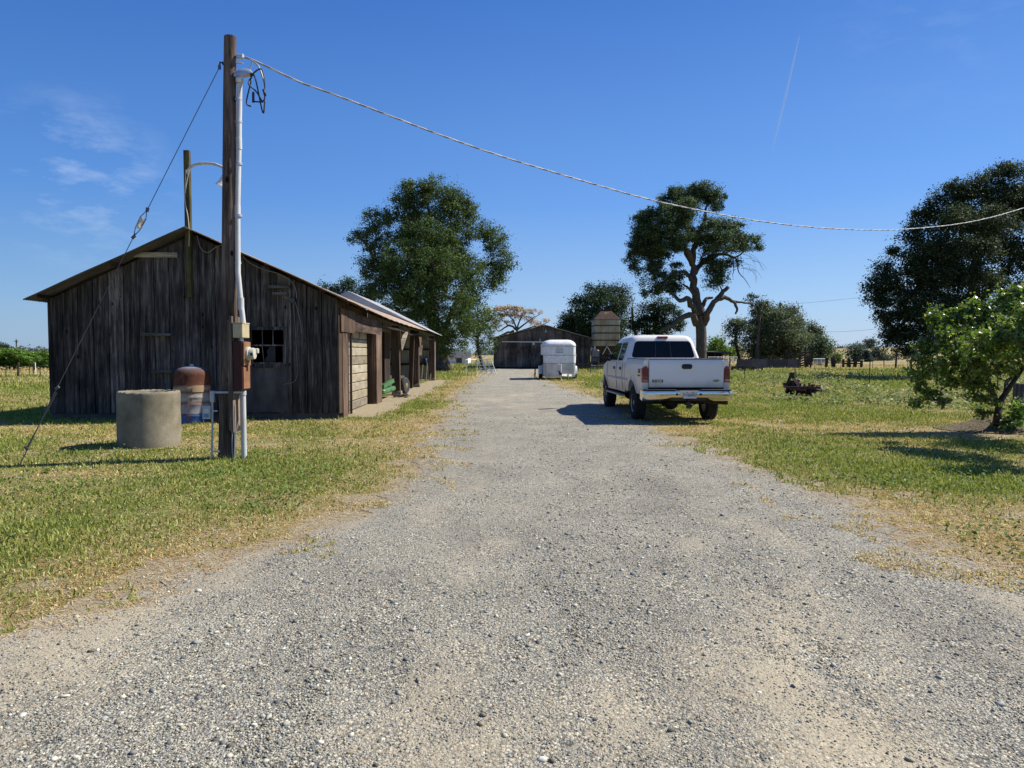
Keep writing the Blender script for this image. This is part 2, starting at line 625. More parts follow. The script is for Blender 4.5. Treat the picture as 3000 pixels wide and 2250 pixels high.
c = mixc(nt, 1.0, c, ramp(nt, [(.3, .62), (.65, 1.12)], n3).outputs[0], "MULTIPLY")
bf = ramp(nt, [(.38, 0.0), (.58, 1.0)], mathn(nt, "ADD", att.outputs[1], mathn(nt, "MULTIPLY", mathn(nt, "SUBTRACT", n2, .5), .6))).outputs[0]
c = mixc(nt, bf, c, dirt)
nt.links.new(c, b.inputs["Base Color"]); b.inputs["Roughness"].default_value = 1; b.inputs["Specular IOR Level"].default_value = .1
bump(nt, b, mathn(nt, "ADD", n2, mathn(nt, "MULTIPLY", n3, .5)), .8, .05)
M["ground"] = m
xs = axis_pts((-4000, -400, 12), (-400, -60, 30), (-60, -16, 110), (-16, 14, 270), (14, 60, 115), (60, 400, 30), (400, 4000, 13))
ys = axis_pts((-400, -10, 16), (-10, 2, 30), (2, 24, 230), (24, 90, 190), (90, 300, 40), (300, 6000, 20))
ground = gmesh("ground", xs, ys, lambda x, y: relief(x, y), M["ground"], [dryness, bareness, lambda x, y: x * 0])
tag(ground, kind="structure")

# ------------------------------------------------------------------ gravel driveway (its own sheet, ragged edge)
m, nt, b = new_mat("gravel")
att = nd(nt, "ShaderNodeSeparateColor"); nt.links.new(tintn(nt), att.inputs[0])
v = coords(nt)
pal = [(0.0, (.17, .165, .155)), (.15, (.26, .25, .225)), (.34, (.37, .34, .28)), (.52, (.30, .29, .265)), (.64, (.45, .405, .32)), (.8, (.22, .19, .15)), (.88, (.55, .51, .42)), (.96, (.38, .29, .19))]


def cells(scale):
    vo = nd(nt, "ShaderNodeTexVoronoi", i_Scale=scale); nt.links.new(v, vo.inputs["Vector"])
    sp = nd(nt, "ShaderNodeSeparateColor"); nt.links.new(vo.outputs["Color"], sp.inputs[0])
    r = ramp(nt, pal, sp.outputs[0]); r.color_ramp.interpolation = "CONSTANT"
    shade = ramp(nt, [(.35, 1.05), (.75, .32)], vo.outputs["Distance"]).outputs[0]
    return mixc(nt, 1.0, r.outputs[0], shade, "MULTIPLY"), vo.outputs["Distance"]


c1, h1 = cells(62); c2, h2 = cells(135)
pick = ramp(nt, [(.44, 0.0), (.56, 1.0)], noise(nt, v, 3.1, 4)).outputs[0]
st = mixc(nt, pick, c1, c2)
nf = noise(nt, v, 120, 3)
sand = ramp(nt, [(.3, (.22, .18, .125)), (.6, (.37, .315, .23)), (.8, (.47, .41, .315))], nf).outputs[0]
sf = mathn(nt, "ADD", att.outputs[1], mathn(nt, "MULTIPLY", mathn(nt, "SUBTRACT", noise(nt, v, 22, 4), .5), .9))
sf = ramp(nt, [(.42, 0.0), (.8, .75)], sf).outputs[0]
c = mixc(nt, sf, st, sand)
c = mixc(nt, .8, c, ramp(nt, [(.3, (.88, .88, .81)), (.7, (1.40, 1.40, 1.28))], noise(nt, v, .9, 5, .65)).outputs[0], "MULTIPLY")
c = mixc(nt, ramp(nt, [(.5, 0.0), (1.0, .45)], att.outputs[0]).outputs[0], c, (.30, .25, .18))
nt.links.new(c, b.inputs["Base Color"]); b.inputs["Roughness"].default_value = .9; b.inputs["Specular IOR Level"].default_value = .25
hh = mathn(nt, "ADD", mathn(nt, "MULTIPLY", h1, -1.0), mathn(nt, "MULTIPLY", h2, -.5))
bump(nt, b, mathn(nt, "MULTIPLY", hh, mathn(nt, "SUBTRACT", 1.1, sf)), .8, .012)
M["gravel"] = m


def sandiness(x, y):
    t = fbm(x * .8 + 3, y * .35, 71)
    t2 = fbm(x * 2.5, y * 1.2, 72)
    track = np.exp(-((x + .55 - .04 * y) / .45) ** 2) + np.exp(-((x - 1.35 - .02 * y) / .45) ** 2)
    s = .355 + (t - .5) * 1.15 + sstep(-.6, -2.6, x + .1 * y) * sstep(8, 4, y) * .22 + (t2 - .5) * .7 + track * .14 - sstep(5, 16, y) * .12
    s = s - sstep(.0, -1.6, off_drive(x, y) + .8) * 0
    return np.clip(s, 0, 1)


vy = axis_pts((-40, -4, 12), (-4, 2, 20), (2, 16, 260), (16, 40, 160), (40, 76, 120))
nu = 81
uu = np.linspace(0, 1, nu)
uu = .5 - .5 * np.cos(np.pi * uu) * (1 - .25 * (1 - np.abs(2 * uu - 1)))
uu = np.clip((uu - uu[0]) / (uu[-1] - uu[0]), 0, 1)
Yd = np.repeat(vy[:, None], nu, 1)


def ragged(y, s, side):
    return (fbm(y * .8 + side * 30, y * 0 + 2, s) - .5) * .8 + (fbm(y * 4 + side * 30, y * 0, s + 1) - .5) * .35


xl = edge_l(vy) + ragged(vy, 81, 0); xr = edge_r(vy) + ragged(vy, 91, 1)
Xd = xl[:, None] + (xr - xl)[:, None] * uu[None, :]
ed = np.minimum(Xd - xl[:, None], xr[:, None] - Xd)
Zd = relief(Xd, Yd) + .006 + .014 * sstep(0, .5, ed) + (fbm(Xd * 2.2, Yd * 1.1, 95, 3) - .5) * .03 * sstep(0, .6, ed)
Vd = np.stack([Xd, Yd, Zd], -1).reshape(-1, 3)
i = (np.arange(len(vy) - 1)[:, None] * nu + np.arange(nu - 1)[None, :]).ravel()
Td = np.stack([sstep(.55, 0, ed).ravel(), sandiness(Xd, Yd).ravel(), np.zeros(Xd.size)], -1)
drive = np_mesh("gravel_driveway", Vd, np.stack([i, i + 1, i + nu + 1, i + nu], -1), 4, M["gravel"], Td, True)
tag(drive, kind="structure")


def drive_z(x, y):
    """height of whatever lies on top at x, y"""
    l = np.interp(y, vy, xl); r = np.interp(y, vy, xr)
    e = np.minimum(x - l, r - x)
    return relief(x, y) + np.where((e > 0) & (y < 76), .006 + .014 * sstep(0, .5, e) + (fbm(x * 2.2, y * 1.1, 95, 3) - .5) * .03 * sstep(0, .6, e), 0), e


# loose stones
ico_v = []
ph = (1 + 5 ** .5) / 2
for a, bb in ((-1, ph), (1, ph), (-1, -ph), (1, -ph)): ico_v.append((a, bb, 0))
for a, bb in ((-1, ph), (1, ph), (-1, -ph), (1, -ph)): ico_v.append((0, a, bb))
for a, bb in ((ph, -1), (ph, 1), (-ph, -1), (-ph, 1)): ico_v.append((a, 0, bb))
ico_v = np.array(ico_v) / np.linalg.norm(ico_v[0])
ico_f = np.array([(0, 11, 5), (0, 5, 1), (0, 1, 7), (0, 7, 10), (0, 10, 11), (1, 5, 9), (5, 11, 4), (11, 10, 2), (10, 7, 6), (7, 1, 8), (3, 9, 4), (3, 4, 2), (3, 2, 6), (3, 6, 8), (3, 8, 9), (4, 9, 5), (2, 4, 11), (6, 2, 10), (8, 6, 7), (9, 8, 1)])
oct_v = np.array([(1, 0, 0), (-1, 0, 0), (0, 1, 0), (0, -1, 0), (0, 0, 1), (0, 0, -1)], float)
oct_f = np.array([(0, 2, 4), (2, 1, 4), (1, 3, 4), (3, 0, 4), (2, 0, 5), (1, 2, 5), (3, 1, 5), (0, 3, 5)])
SPAL = np.array([(.16, .165, .17), (.22, .222, .225), (.28, .278, .27), (.34, .32, .285), (.42, .385, .32), (.22, .19, .155), (.46, .43, .38), (.33, .27, .20), (.25, .255, .255), (.38, .35, .295), (.30, .29, .265), (.50, .48, .44)])


def stones(n, base_v, base_f, smin, smax, d0, d1, name, keep):
    d = np.exp(rng.uniform(np.log(d0), np.log(d1), n)); th = rng.uniform(-.78, .78, n)
    x, y = d * np.sin(th), d * np.cos(th)
    z, e = drive_z(x, y)
    ok = (e > -.35 + rng.uniform(0, .4, n)) & (rng.uniform(0, 1, n) < keep(x, y))
    x, y, z, d = x[ok], y[ok], z[ok], d[ok]
    n = len(x)
    s = smin * (smax / smin) ** (rng.uniform(0, 1, n) ** 2.2) * (1 + .035 * d)
    sc = np.stack([s * rng.uniform(.8, 1.35, n), s * rng.uniform(.65, 1.0, n), s * rng.uniform(.35, .7, n)], -1)
    jit = 1 + rng.uniform(-.36, .30, (n, len(base_v), 1))
    V = base_v[None] * jit * sc[:, None, :]
    a = rng.uniform(0, 6.283, n); ca, sa = np.cos(a)[:, None], np.sin(a)[:, None]
    tl = rng.uniform(-.4, .4, n)[:, None]
    X, Yv, Zv = V[..., 0], V[..., 1], V[..., 2]
    Zv, Yv = Zv * np.cos(tl) - Yv * np.sin(tl), Zv * np.sin(tl) + Yv * np.cos(tl)
    V = np.stack([X * ca - Yv * sa + x[:, None], X * sa + Yv * ca + y[:, None], Zv + (z + sc[:, 2] * rng.uniform(-.05, .45, n))[:, None]], -1)
    F = base_f[None] + (np.arange(n) * len(base_v))[:, None, None]
    T = SPAL[rng.integers(0, len(SPAL), n)] * np.array([1.22, 1.24, 1.11]) * rng.uniform(.42, 1.12, (n, 1))
    T = np.repeat(T, len(base_v), 0)
    return np_mesh(name, V.reshape(-1, 3), F, 3, M["stone"], T, False)


M["stone"] = nmat("loose_stone", [(.3, .72), (.7, 1.15)], 60, rough=.85, bmp=.3, dist=.002, tint=True)
wind = lambda x, y: np.clip(1.05 - 1.1 * sandiness(x, y) + (fbm(x * 1.9 - y * .25, y * .35, 77) - .5) * 2.2, .20, 1)
g1 = stones(330000, oct_v, oct_f, .0030, .0085, 2.0, 17, "gravel_stones", wind)
tag(g1, kind="stuff")
g2 = stones(24000, ico_v, ico_f, .006, .0175, 2.0, 18, "pebbles", lambda x, y: wind(x, y) ** 2 * .9 + .03)
tag(g2, kind="stuff")

# ------------------------------------------------------------------ grass
SHED_O = Vector((-4.22, 17.2, 0)); SHED_R = R(.93)


def in_solid(x, y):
    lx, ly = x - SHED_O.x + (y - SHED_O.y) * .0163, y - SHED_O.y
    shed = (lx > -7.1) & (lx < .05) & (ly > -.05) & (ly < 26)
    pipe = np.hypot(x + 6.28, y - 12.4) < .56
    barn = (x > -2.1) & (x < 8.4) & (y > 74)
    return shed | pipe | barn


G_GREEN = np.array([(.215, .255, .05), (.28, .31, .07), (.14, .18, .036), (.35, .365, .105)])
G_STRAW = np.array([(.52, .43, .19), (.62, .53, .28), (.42, .32, .12), (.48, .31, .11)])


def grass(n, d0, d1, spread, hmin, hmax, name, seg, hk=.0022, wk=.00055):
    d = np.exp(rng.uniform(np.log(d0), np.log(d1), n)); th = rng.uniform(-spread, spread, n)
    x, y = d * np.sin(th), d * np.cos(th)
    cl = fbm(x * 5, y * 5, 12)
    off = off_drive(x, y); bare = bareness(x, y)
    tuft = (off > -.85) & (off < .6) & (fbm(x * 1.9, y * 1.9, 15) > .535 + .10 * np.clip(-off, 0, 1))
    p = np.clip((1 - bare * 1.05) * (.25 + 1.3 * cl), 0, 1) * (off > .05)
    p = np.where(tuft, np.maximum(p, .85 * (cl > .42)), p)
    ok = (rng.uniform(0, 1, n) < p) & ~in_solid(x, y)
    x, y, d = x[ok], y[ok], d[ok]
    cl = cl[ok]; n = len(x)
    dry = dryness(x, y)
    weed = (fbm(x * .55, y * .55, 55) > .52)
    h = (hmin + (hmax - hmin) * rng.uniform(0, 1, n) ** 1.8) * (.55 + cl * .9) * (1 + .35 * weed) + hk * d
    wd = (.0024 + wk * d) * rng.uniform(.7, 1.4, n)
    a = rng.uniform(0, 6.283, n); ca, sa = np.cos(a), np.sin(a)
    isd = rng.uniform(0, 1, n) < np.clip(dry * 1.12 - .06, .04, .97)
    h = np.where(isd, h * .6, h)
    lean = np.where(isd, rng.uniform(.5, 2.2, n), rng.uniform(.1, 1.0, n)) * h; b2 = rng.uniform(0, 6.283, n)
    lx, ly = np.cos(b2) * lean, np.sin(b2) * lean
    z, _ = drive_z(x, y); z = z - .004
    col = np.where(isd[:, None], G_STRAW[rng.integers(0, 4, n)], G_GREEN[rng.integers(0, 4, n)]) * rng.uniform(.75, 1.2, (n, 1))
    B0 = np.stack([x - ca * wd, y - sa * wd, z], -1); B1 = np.stack([x + ca * wd, y + sa * wd, z], -1)
    T = np.stack([x + lx, y + ly, z + h * np.clip(1 - .35 * (lean / h) ** 2, .45, 1)], -1)
    if seg == 1:
        V = np.stack([B0, B1, T], 1).reshape(-1, 3); F = np.arange(n * 3).reshape(-1, 3); k = 3
    else:
        Mx = np.stack([x + lx * .35, y + ly * .35, z + h * .6], -1)
        o = np.stack([ca * wd * .75, sa * wd * .75, 0 * wd], -1)
        V = np.stack([B0, B1, Mx - o, Mx + o, T], 1).reshape(-1, 3); k = 5
        q = np.arange(n)[:, None] * 5
        F = np.concatenate([q + np.array([[0, 1, 3]]), q + np.array([[0, 3, 2]]), q + np.array([[2, 3, 4]])], 1).reshape(-1, 3)
    o = np_mesh(name, V, F, 3, M["blade"], np.repeat(col, k, 0), False)
    return tag(o, kind="stuff")


grass(560000, 3.0, 22, 1.08, .014, .050, "grass", 2, .0010, .00042)
grass(460000, 14, 48, .95, .02, .075, "meadow_grass", 1, .0012, .00045)
grass(130000, 40, 110, .70, .06, .20, "distant_grass", 1, .0016, .0005)


# broad-leaved weeds, flat rosettes of small leaves
def leaf_quads(C, Nrm, L, W, rs):
    """diamond leaves: centres C, normals Nrm"""
    n = len(C)
    t = rs.normal(size=(n, 3))
    t -= Nrm * np.sum(t * Nrm, 1, keepdims=True)
    t /= np.linalg.norm(t, axis=1, keepdims=True) + 1e-9
    s = np.cross(Nrm, t)
    a = t * (L / 2)[:, None]; b_ = s * (W / 2)[:, None]
    V = np.stack([C - a, C - a * .1 + b_, C + a, C - a * .1 - b_], 1).reshape(-1, 3)
    return V, np.arange(n * 4).reshape(-1, 4)


def weeds(nc, per, d0, d1, name, keep, L0, hgt, pal):
    d = np.exp(rng.uniform(np.log(d0), np.log(d1), nc)); th = rng.uniform(-.76, .76, nc)
    x, y = d * np.sin(th), d * np.cos(th)
    ok = keep(x, y) & ~in_solid(x, y)
    x, y, d = x[ok], y[ok], d[ok]
    n = len(x) * per
    r = rng.uniform(.04, .16, len(x)) * (1 + .02 * d)
    C = np.stack([np.repeat(x, per) + rng.normal(size=n) * np.repeat(r, per), np.repeat(y, per) + rng.normal(size=n) * np.repeat(r, per), np.abs(rng.normal(size=n)) * hgt * np.repeat(.5 + r * 4, per) + .02], -1)
    C[:, 2] += drive_z(C[:, 0], C[:, 1])[0]
    N_ = rng.normal(size=(n, 3)) * .55; N_[:, 2] += 1; N_ /= np.linalg.norm(N_, axis=1, keepdims=True)
    L = L0 * rng.uniform(.6, 1.3, n) * (1 + .02 * np.repeat(d, per))
    V, F = leaf_quads(C, N_, L, L * .6, rng)
    T = np.repeat(np.array(pal)[rng.integers(0, len(pal), n)] * rng.uniform(.75, 1.2, (n, 1)), 4, 0)
    return tag(np_mesh(name, V, F, 4, M["blade"], T), kind="stuff")


GP = [(.11, .18, .032), (.155, .22, .05), (.09, .14, .035)]
weeds(2600, 14, 4, 22, "clover_weeds", lambda x, y: (off_drive(x, y) > .3) & (bareness(x, y) < .4) & (fbm(x * .7, y * .7, 66) > .52), .035, .05, GP)
weeds(2600, 22, 24, 60, "field_weeds", lambda x, y: (x > 7) & (np.hypot(x - 11, y - 26.8) > 2.6) & (off_drive(x, y) > 2) & (fbm(x * .25, y * .25, 67) > .45), .075, .13, [(.19, .25, .075), (.26, .29, .12), (.14, .20, .055), (.36, .32, .16)])


def litter(n, name):
    d = np.exp(rng.uniform(np.log(3.5), np.log(40), n)); th = rng.uniform(-.76, .76, n)
    x, y = d * np.sin(th), d * np.cos(th)
    off = off_drive(x, y)
    ok = (off > -.5) & (rng.uniform(0, 1, n) < sstep(2.2, .0, off) * sstep(-.5, .1, off) * (.25 + fbm(x * 2.5, y * 2.5, 99))) & ~in_solid(x, y)
    x, y, d = x[ok], y[ok], d[ok]; n = len(x)
    a = rng.uniform(0, 6.283, n); L = rng.uniform(.03, .12, n) * (1 + .015 * d); w_ = .0012 + .0004 * d
    z = drive_z(x, y)[0] + .003
    dx, dy = np.cos(a) * L, np.sin(a) * L; ox, oy = -np.sin(a) * w_, np.cos(a) * w_
    V = np.stack([np.stack([x - ox, y - oy, z], -1), np.stack([x + ox, y + oy, z], -1), np.stack([x + dx, y + dy, z + rng.uniform(0, .02, n)], -1)], 1).reshape(-1, 3)
    C = np.array([(.52, .40, .20), (.42, .27, .11), (.34, .20, .085), (.58, .49, .30)])[rng.integers(0, 4, n)]
    return tag(np_mesh(name, V, np.arange(n * 3).reshape(-1, 3), 3, M["straw"], np.repeat(C, 3, 0)), kind="stuff")


litter(150000, "dry_straw")
# ------------------------------------------------------------------ trees
OAK = [(.050, .078, .022), (.068, .10, .028), (.092, .128, .042), (.036, .058, .016)]
GREYOAK = [(.075, .098, .046), (.098, .122, .062), (.055, .074, .034), (.12, .14, .078)]
DARK = [(.02, .036, .014), (.028, .048, .018), (.038, .06, .024), (.016, .03, .011)]


def px_lobes(off, sc, D, items, thick=1.0):
    """crown masses read off the photo as (x, y, half width, half height[, metres nearer(-)/farther(+)])"""
    out = []
    for it in items:
        cx, cy, rx, ry = it[:4]
        dd = it[4] if len(it) > 4 else 0
        c = P(off[0] + cx * sc, off[1] + cy * sc, D + dd)
        k = sc * (D + dd) / 2080
        out.append((c, rx * k, (rx + ry) / 2 * k * thick, ry * k))
    return out


D_OF = lambda p: p[1]


def tree(name, label, base, lobes, trunk, r0, pal, leaf, per=40, dens=1.0, clump=.6, limbs=(), seed=1, group=None, cat="tree", bark="bark",
         twigs=.35, mat="leaf", auto=True, stub=.02, squash=.75, flat=.5, taper=.62, flare=.55):
    if D_OF(base) > 40: leaf *= .66; per = int(per * 2.1)
    rs = np.random.default_rng(seed)
    rd = random.Random(seed)
    t = thing(name, label, cat, base, 0, group)
    o = Vector(base)
    mb = MB()
    skel = []

    def limb(pts, a, b_, n=8, k=4):
        pts = smooth_path(pts, k)
        m = len(pts) - 1
        rad = [a + (b_ - a) * (i / m) ** .8 for i in range(m + 1)]
        pts = [p + Vector((rd.gauss(0, 1), rd.gauss(0, 1), rd.gauss(0, 1))) * rad[i] * .22 * (0 < i < m) for i, p in enumerate(pts)]
        mb.tube(pts, rad, n)
        skel.extend(zip(pts, rad))

    tr = [Vector(p) for p in trunk]
    m = len(tr) - 1
    pts = smooth_path(tr, 5)
    m = len(pts) - 1
    rad = [r0 * (1.0 - taper * i / m) * (1 + flare * max(0, 1 - i / (m * .16)) ** 2) for i in range(m + 1)]
    mb.tube(pts, rad, 12)
    skel.extend(zip(pts, rad))
    for pts, a, b_ in limbs: limb(pts, a, b_)
    if auto:
        top = tr[-1]
        for c, rx, ry, rz in sorted(lobes, key=lambda l: (l[0] - tr[len(tr) // 2]).length):
            best = min(skel, key=lambda s: (s[0] - c).length + max(0, s[0].z - c.z) * 1.2 + (0 if s[1] > stub else 2))
            p, r = best
            L = (c - p).length
            if L < min(rx, rz) * .35: continue
            mid = (p + c) / 2 + Vector((rd.uniform(-.1, .1), rd.uniform(-.1, .1), .12)) * L
            limb([p, mid, c], min(r * .62, .02 + L * .035), max(.012, min(r * .25, .012 * L)), 6, 3)
    Cs, sizes = [], []
    for c, rx, ry, rz in lobes:
        area = (rx * rz + rx * ry + ry * rz) / 3
        n = max(4, int(dens * 9.5 * area / (clump * clump)))
        dirs = rs.normal(size=(n, 3)); dirs /= np.linalg.norm(dirs, axis=1, keepdims=True)
        rr = .42 + .66 * rs.uniform(0, 1, n) ** .6
        q = dirs * rr[:, None] * np.array([rx, ry, rz]) + np.array(c)
        Cs.append(q)
        for kq in q[rs.uniform(0, 1, n) < twigs * .5]:
            e = Vector(kq)
            md = (c + e) / 2 + Vector((rd.gauss(0, .1), rd.gauss(0, .1), rd.gauss(.03, .1))) * (e - c).length
            wv = .006 + .010 * (e - c).length
            mb.tube([c, md, e], [wv, wv * .7, wv * .35], 4, False)
    C = np.concatenate(Cs)
    C = C[C[:, 2] > .12]
    n = len(C)
    cs = clump * rs.uniform(.55, 1.25, n)
    bright = rs.uniform(.62, 1.3, n)
    off = rs.normal(size=(n, per, 3)) * .46
    off *= (np.minimum(1.0, 1.15 / (np.linalg.norm(off, axis=2) + 1e-6)))[..., None]
    pos = C[:, None, :] + off * cs[:, None, None] * np.array([1, 1, squash]) * rs.uniform(.6, 1.5, (n, 1, 3))
    N_ = rs.normal(size=(n, per, 3)) * .8 + off * .7
    N_[..., 2] += flat
    N_ /= np.linalg.norm(N_, axis=2, keepdims=True)
    L = leaf * rs.uniform(.55, 1.4, n * per) * np.repeat(rs.uniform(.85, 1.15, n), per)
    V, F = leaf_quads(pos.reshape(-1, 3), N_.reshape(-1, 3), L, L * .62, rs)
    pal = np.array(pal) * 1.28
    T = pal[rs.integers(0, len(pal), n * per)] * (np.repeat(bright, per) * rs.uniform(.6, 1.45, n * per))[:, None]
    mb.build("trunk", M[bark], t, world=True, smooth=True)
    np_mesh("crown", V - np.array(o), F, 4, M[mat], np.repeat(T, 4, 0), False, t)
    return t


# large oak beyond the shed
o1, s1, D1 = (900, 480), .3918, 64
L1 = px_lobes(o1, s1, D1, [
    (960, 180, 140, 80), (810, 200, 110, 70), (1090, 240, 110, 80), (720, 300, 100, 90), (900, 330, 190, 110), (1110, 390, 160, 120), (1215, 340, 60, 80),
    (500, 420, 80, 80), (590, 400, 60, 50), (370, 550, 70, 30), (480, 560, 100, 80), (700, 480, 160, 130), (900, 550, 190, 140, -2), (1100, 580, 170, 140, -1),
    (1300, 510, 90, 70), (1390, 540, 80, 80), (1420, 670, 80, 80), (1490, 760, 55, 60), (1370, 800, 100, 90), (1410, 900, 55, 70), (560, 700, 150, 120),
    (740, 730, 190, 140, -3), (960, 780, 210, 140, -4), (1170, 810, 160, 140, -2), (500, 840, 110, 110), (640, 930, 180, 110, -2), (840, 980, 190, 120, -4),
    (1060, 1010, 190, 120, -4), (1240, 990, 110, 100), (900, 1160, 160, 100, -3), (1090, 1190, 150, 100, -4), (1230, 1110, 120, 80, -2), (1000, 1310, 85, 95, -3),
    (1120, 1310, 110, 70, -2), (1230, 1230, 110, 70), (1020, 1410, 55, 40, -2), (720, 1080, 190, 90), (470, 960, 100, 70), (800, 500, 120, 120, 4), (1000, 700, 200, 160, 5), (800, 850, 200, 150, 5)])
b1 = G(1297, 1088); b1 = Vector((P(1297, 1088, D1).x, D1, 0))
tree("oak_tree", "large broad dark green oak standing beyond the weathered shed's far end", b1, L1,
     [b1, P(1285, 1010, D1), P(1265, 930, D1), P(1258, 820, D1), P(1255, 700, D1), P(1258, 620, D1)], .62, OAK, .215, 56, 1.08, .70,
     [([P(1285, 1010, D1), P(1330, 900, D1 - 1), P(1390, 800, D1), P(1440, 770, D1)], .30, .07), ([P(1270, 940, D1), P(1190, 850, D1 - 1), P(1100, 760, D1), P(1060, 700, D1)], .3, .08)], seed=5)
# lighter young oak, low at its right
D2 = 69
b2 = Vector((P(1420, 1085, D2).x, D2, 0))
tree("oak_tree", "smaller lighter oak whose low branches meet the big oak's right side and barn corner", b2,
     px_lobes(o1, s1, D2, [(1350, 1180, 85, 70), (1390, 1260, 60, 60), (1300, 1330, 80, 50), (1290, 1200, 70, 60), (1370, 1350, 50, 50), (1400, 1160, 35, 45), (1310, 1410, 50, 25)]),
     [b2, P(1405, 1040, D2), P(1400, 990, D2), P(1420, 950, D2)], .2, [(.06, .09, .03), (.085, .12, .045), (.05, .075, .025)], .22, 26, .9, .7, seed=6)
D3 = 74
b3 = Vector((P(1000, 1080, D3).x, D3, 0))
tree("oak_tree", "dark oak whose low tops peep over the shed's rusty roof", b3,
     px_lobes(o1, s1, D3, [(130, 910, 45, 35), (210, 915, 70, 45), (310, 870, 45, 45), (330, 930, 70, 60), (240, 970, 110, 60), (320, 1050, 120, 80)]),
     [b3, P(1010, 1000, D3), P(1012, 930, D3), P(1010, 880, D3)], .3, DARK, .25, 34, 1.1, .8, seed=7)

# tall feature oak behind the pickup
o4, s4, D4 = (1750, 500), .3617, 80
Z4 = lambda x, y, dd=0: P(o4[0] + x * s4, o4[1] + y * s4, D4 + dd)
L4 = px_lobes(o4, s4, D4, [
    (880, 165, 140, 42), (760, 180, 70, 50), (680, 200, 100, 55), (570, 250, 80, 60), (960, 230, 80, 50), (980, 280, 60, 40, 1),
    (430, 360, 90, 55), (330, 400, 50, 40), (560, 360, 110, 80, -2), (700, 310, 100, 80, -2), (380, 480, 100, 65), (520, 480, 130, 80, -2), (680, 430, 110, 70, 2),
    (320, 590, 55, 80), (290, 700, 50, 70), (310, 800, 50, 45), (400, 560, 80, 60, 2), (470, 640, 90, 55), (590, 600, 90, 50, -2), (700, 520, 110, 60, -2), (440, 740, 30, 40), (520, 720, 30, 40),
    (880, 420, 80, 55, -2), (1010, 430, 100, 50), (1110, 470, 80, 40), (950, 540, 120, 50, 2), (1140, 550, 90, 45), (1240, 560, 80, 35), (1320, 620, 45, 20), (1000, 620, 100, 40, -2), (1190, 630, 60, 30), (840, 560, 90, 60),
    (960, 780, 80, 60), (930, 890, 65, 60), (1000, 860, 50, 60), (640, 790, 45, 40), (670, 850, 55, 35), (900, 700, 60, 40),
    (560, 930, 100, 40), (470, 970, 70, 45), (640, 950, 60, 50), (390, 1000, 40, 25), (385, 900, 22, 45)], 1.1)
_r = random.Random(77)
_base = list(L4)
for _k in range(400):      # thin sprays that bridge neighbouring leaf masses
    a_, b_ = _r.choice(_base), _r.choice(_base)
    if a_ is b_ or (a_[0] - b_[0]).length > 4.2 or min(a_[0].z, b_[0].z) < 9.0: continue
    L4.append((a_[0].lerp(b_[0], _r.uniform(.35, .65)) + Vector((_r.uniform(-.4, .4), _r.uniform(-.8, .8), _r.uniform(-.3, .4))), _r.uniform(.6, 1.1), _r.uniform(.6, 1.1), _r.uniform(.35, .7)))
    if len(L4) > len(_base) + 34: break
lm = [([Z4(828, 1180), Z4(800, 1000), Z4(782, 880), Z4(770, 760), Z4(742, 665, -1), Z4(690, 600, -1), Z4(600, 560, -1), Z4(500, 540, -1)], .56, .10),
      ([Z4(800, 1240), Z4(760, 1170, -1), Z4(690, 1185, -1.5), Z4(620, 1245, -2), Z4(560, 1272, -2), Z4(500, 1310, -2)], .42, .16),
      ([Z4(808, 1190), Z4(765, 1080, -1), Z4(725, 1030, -1), Z4(672, 1055, -1.5), Z4(625, 1010, -1), Z4(560, 970)], .40, .13),
      ([Z4(862, 1240), Z4(890, 1165, -1), Z4(930, 1080, -1), Z4(985, 1015, -1), Z4(1062, 940, -1)], .42, .22),
      ([Z4(975, 1035, -1), Z4(1045, 1030, -1), Z4(1105, 1065, -1), Z4(1132, 1120, -1), Z4(1122, 1162, -1)], .30, .10),
      ([Z4(1095, 1058, -1), Z4(1190, 1070, -1), Z4(1262, 1085, -1), Z4(1292, 1150, -1)], .14, .05),
      ([Z4(850, 1130), Z4(878, 1045, .5), Z4(935, 1028, .5)], .3, .12),
      ([Z4(787, 830), Z4(850, 745, 1), Z4(935, 690, 1), Z4(1035, 680, 1), Z4(1120, 700, 1), Z4(1200, 645, 1)], .34, .07),
      ([Z4(770, 740), Z4(800, 560, .5), Z4(862, 420, .5), Z4(882, 300), Z4(925, 200)], .36, .06),
      ([Z4(768, 760), Z4(700, 645, 1.5), Z4(600, 595, 1.5), Z4(480, 605, 1), Z4(385, 660, 1)], .32, .07),
      ([Z4(785, 900, -.6), Z4(740, 850, -.6), Z4(690, 815, -.6)], .3, .2),
      ([Z4(790, 1010, -.6), Z4(735, 950, -.6), Z4(690, 920, -.6)], .22, .08),
      ([Z4(1100, 720, 1), Z4(1105, 800, 1), Z4(1095, 850, 1)], .07, .03),
      ([Z4(1130, 710, 1), Z4(1145, 820, 1), Z4(1195, 880, 1), Z4(1240, 950, 1)], .09, .02)]
rdt = random.Random(3)
for k in range(16):      # bare twigs on the right
    a = Z4(1190 + rdt.uniform(-30, 70), 690 + rdt.uniform(-30, 120), 1)
    e = a + Vector((rdt.uniform(.2, 1.9), rdt.uniform(-.6, .6), rdt.uniform(-2.2, -.3)))
    lm.append(([a, (a + e) / 2 + Vector((.2, 0, .25)), e], .018, .008))
b4 = Vector((Z4(842, 1560).x, D4, 0))
tree("oak_tree", "tall gnarled oak with open crown and bare lower limbs behind the pickup", b4, L4,
     [b4, Z4(842, 1480), Z4(842, 1350), Z4(838, 1260), Z4(830, 1180)], .60, [(.046, .070, .028), (.062, .090, .036), (.082, .112, .048), (.034, .054, .022)], .25, 48, 1.0, .62, lm, seed=9, twigs=.9, taper=.06, flare=.25)
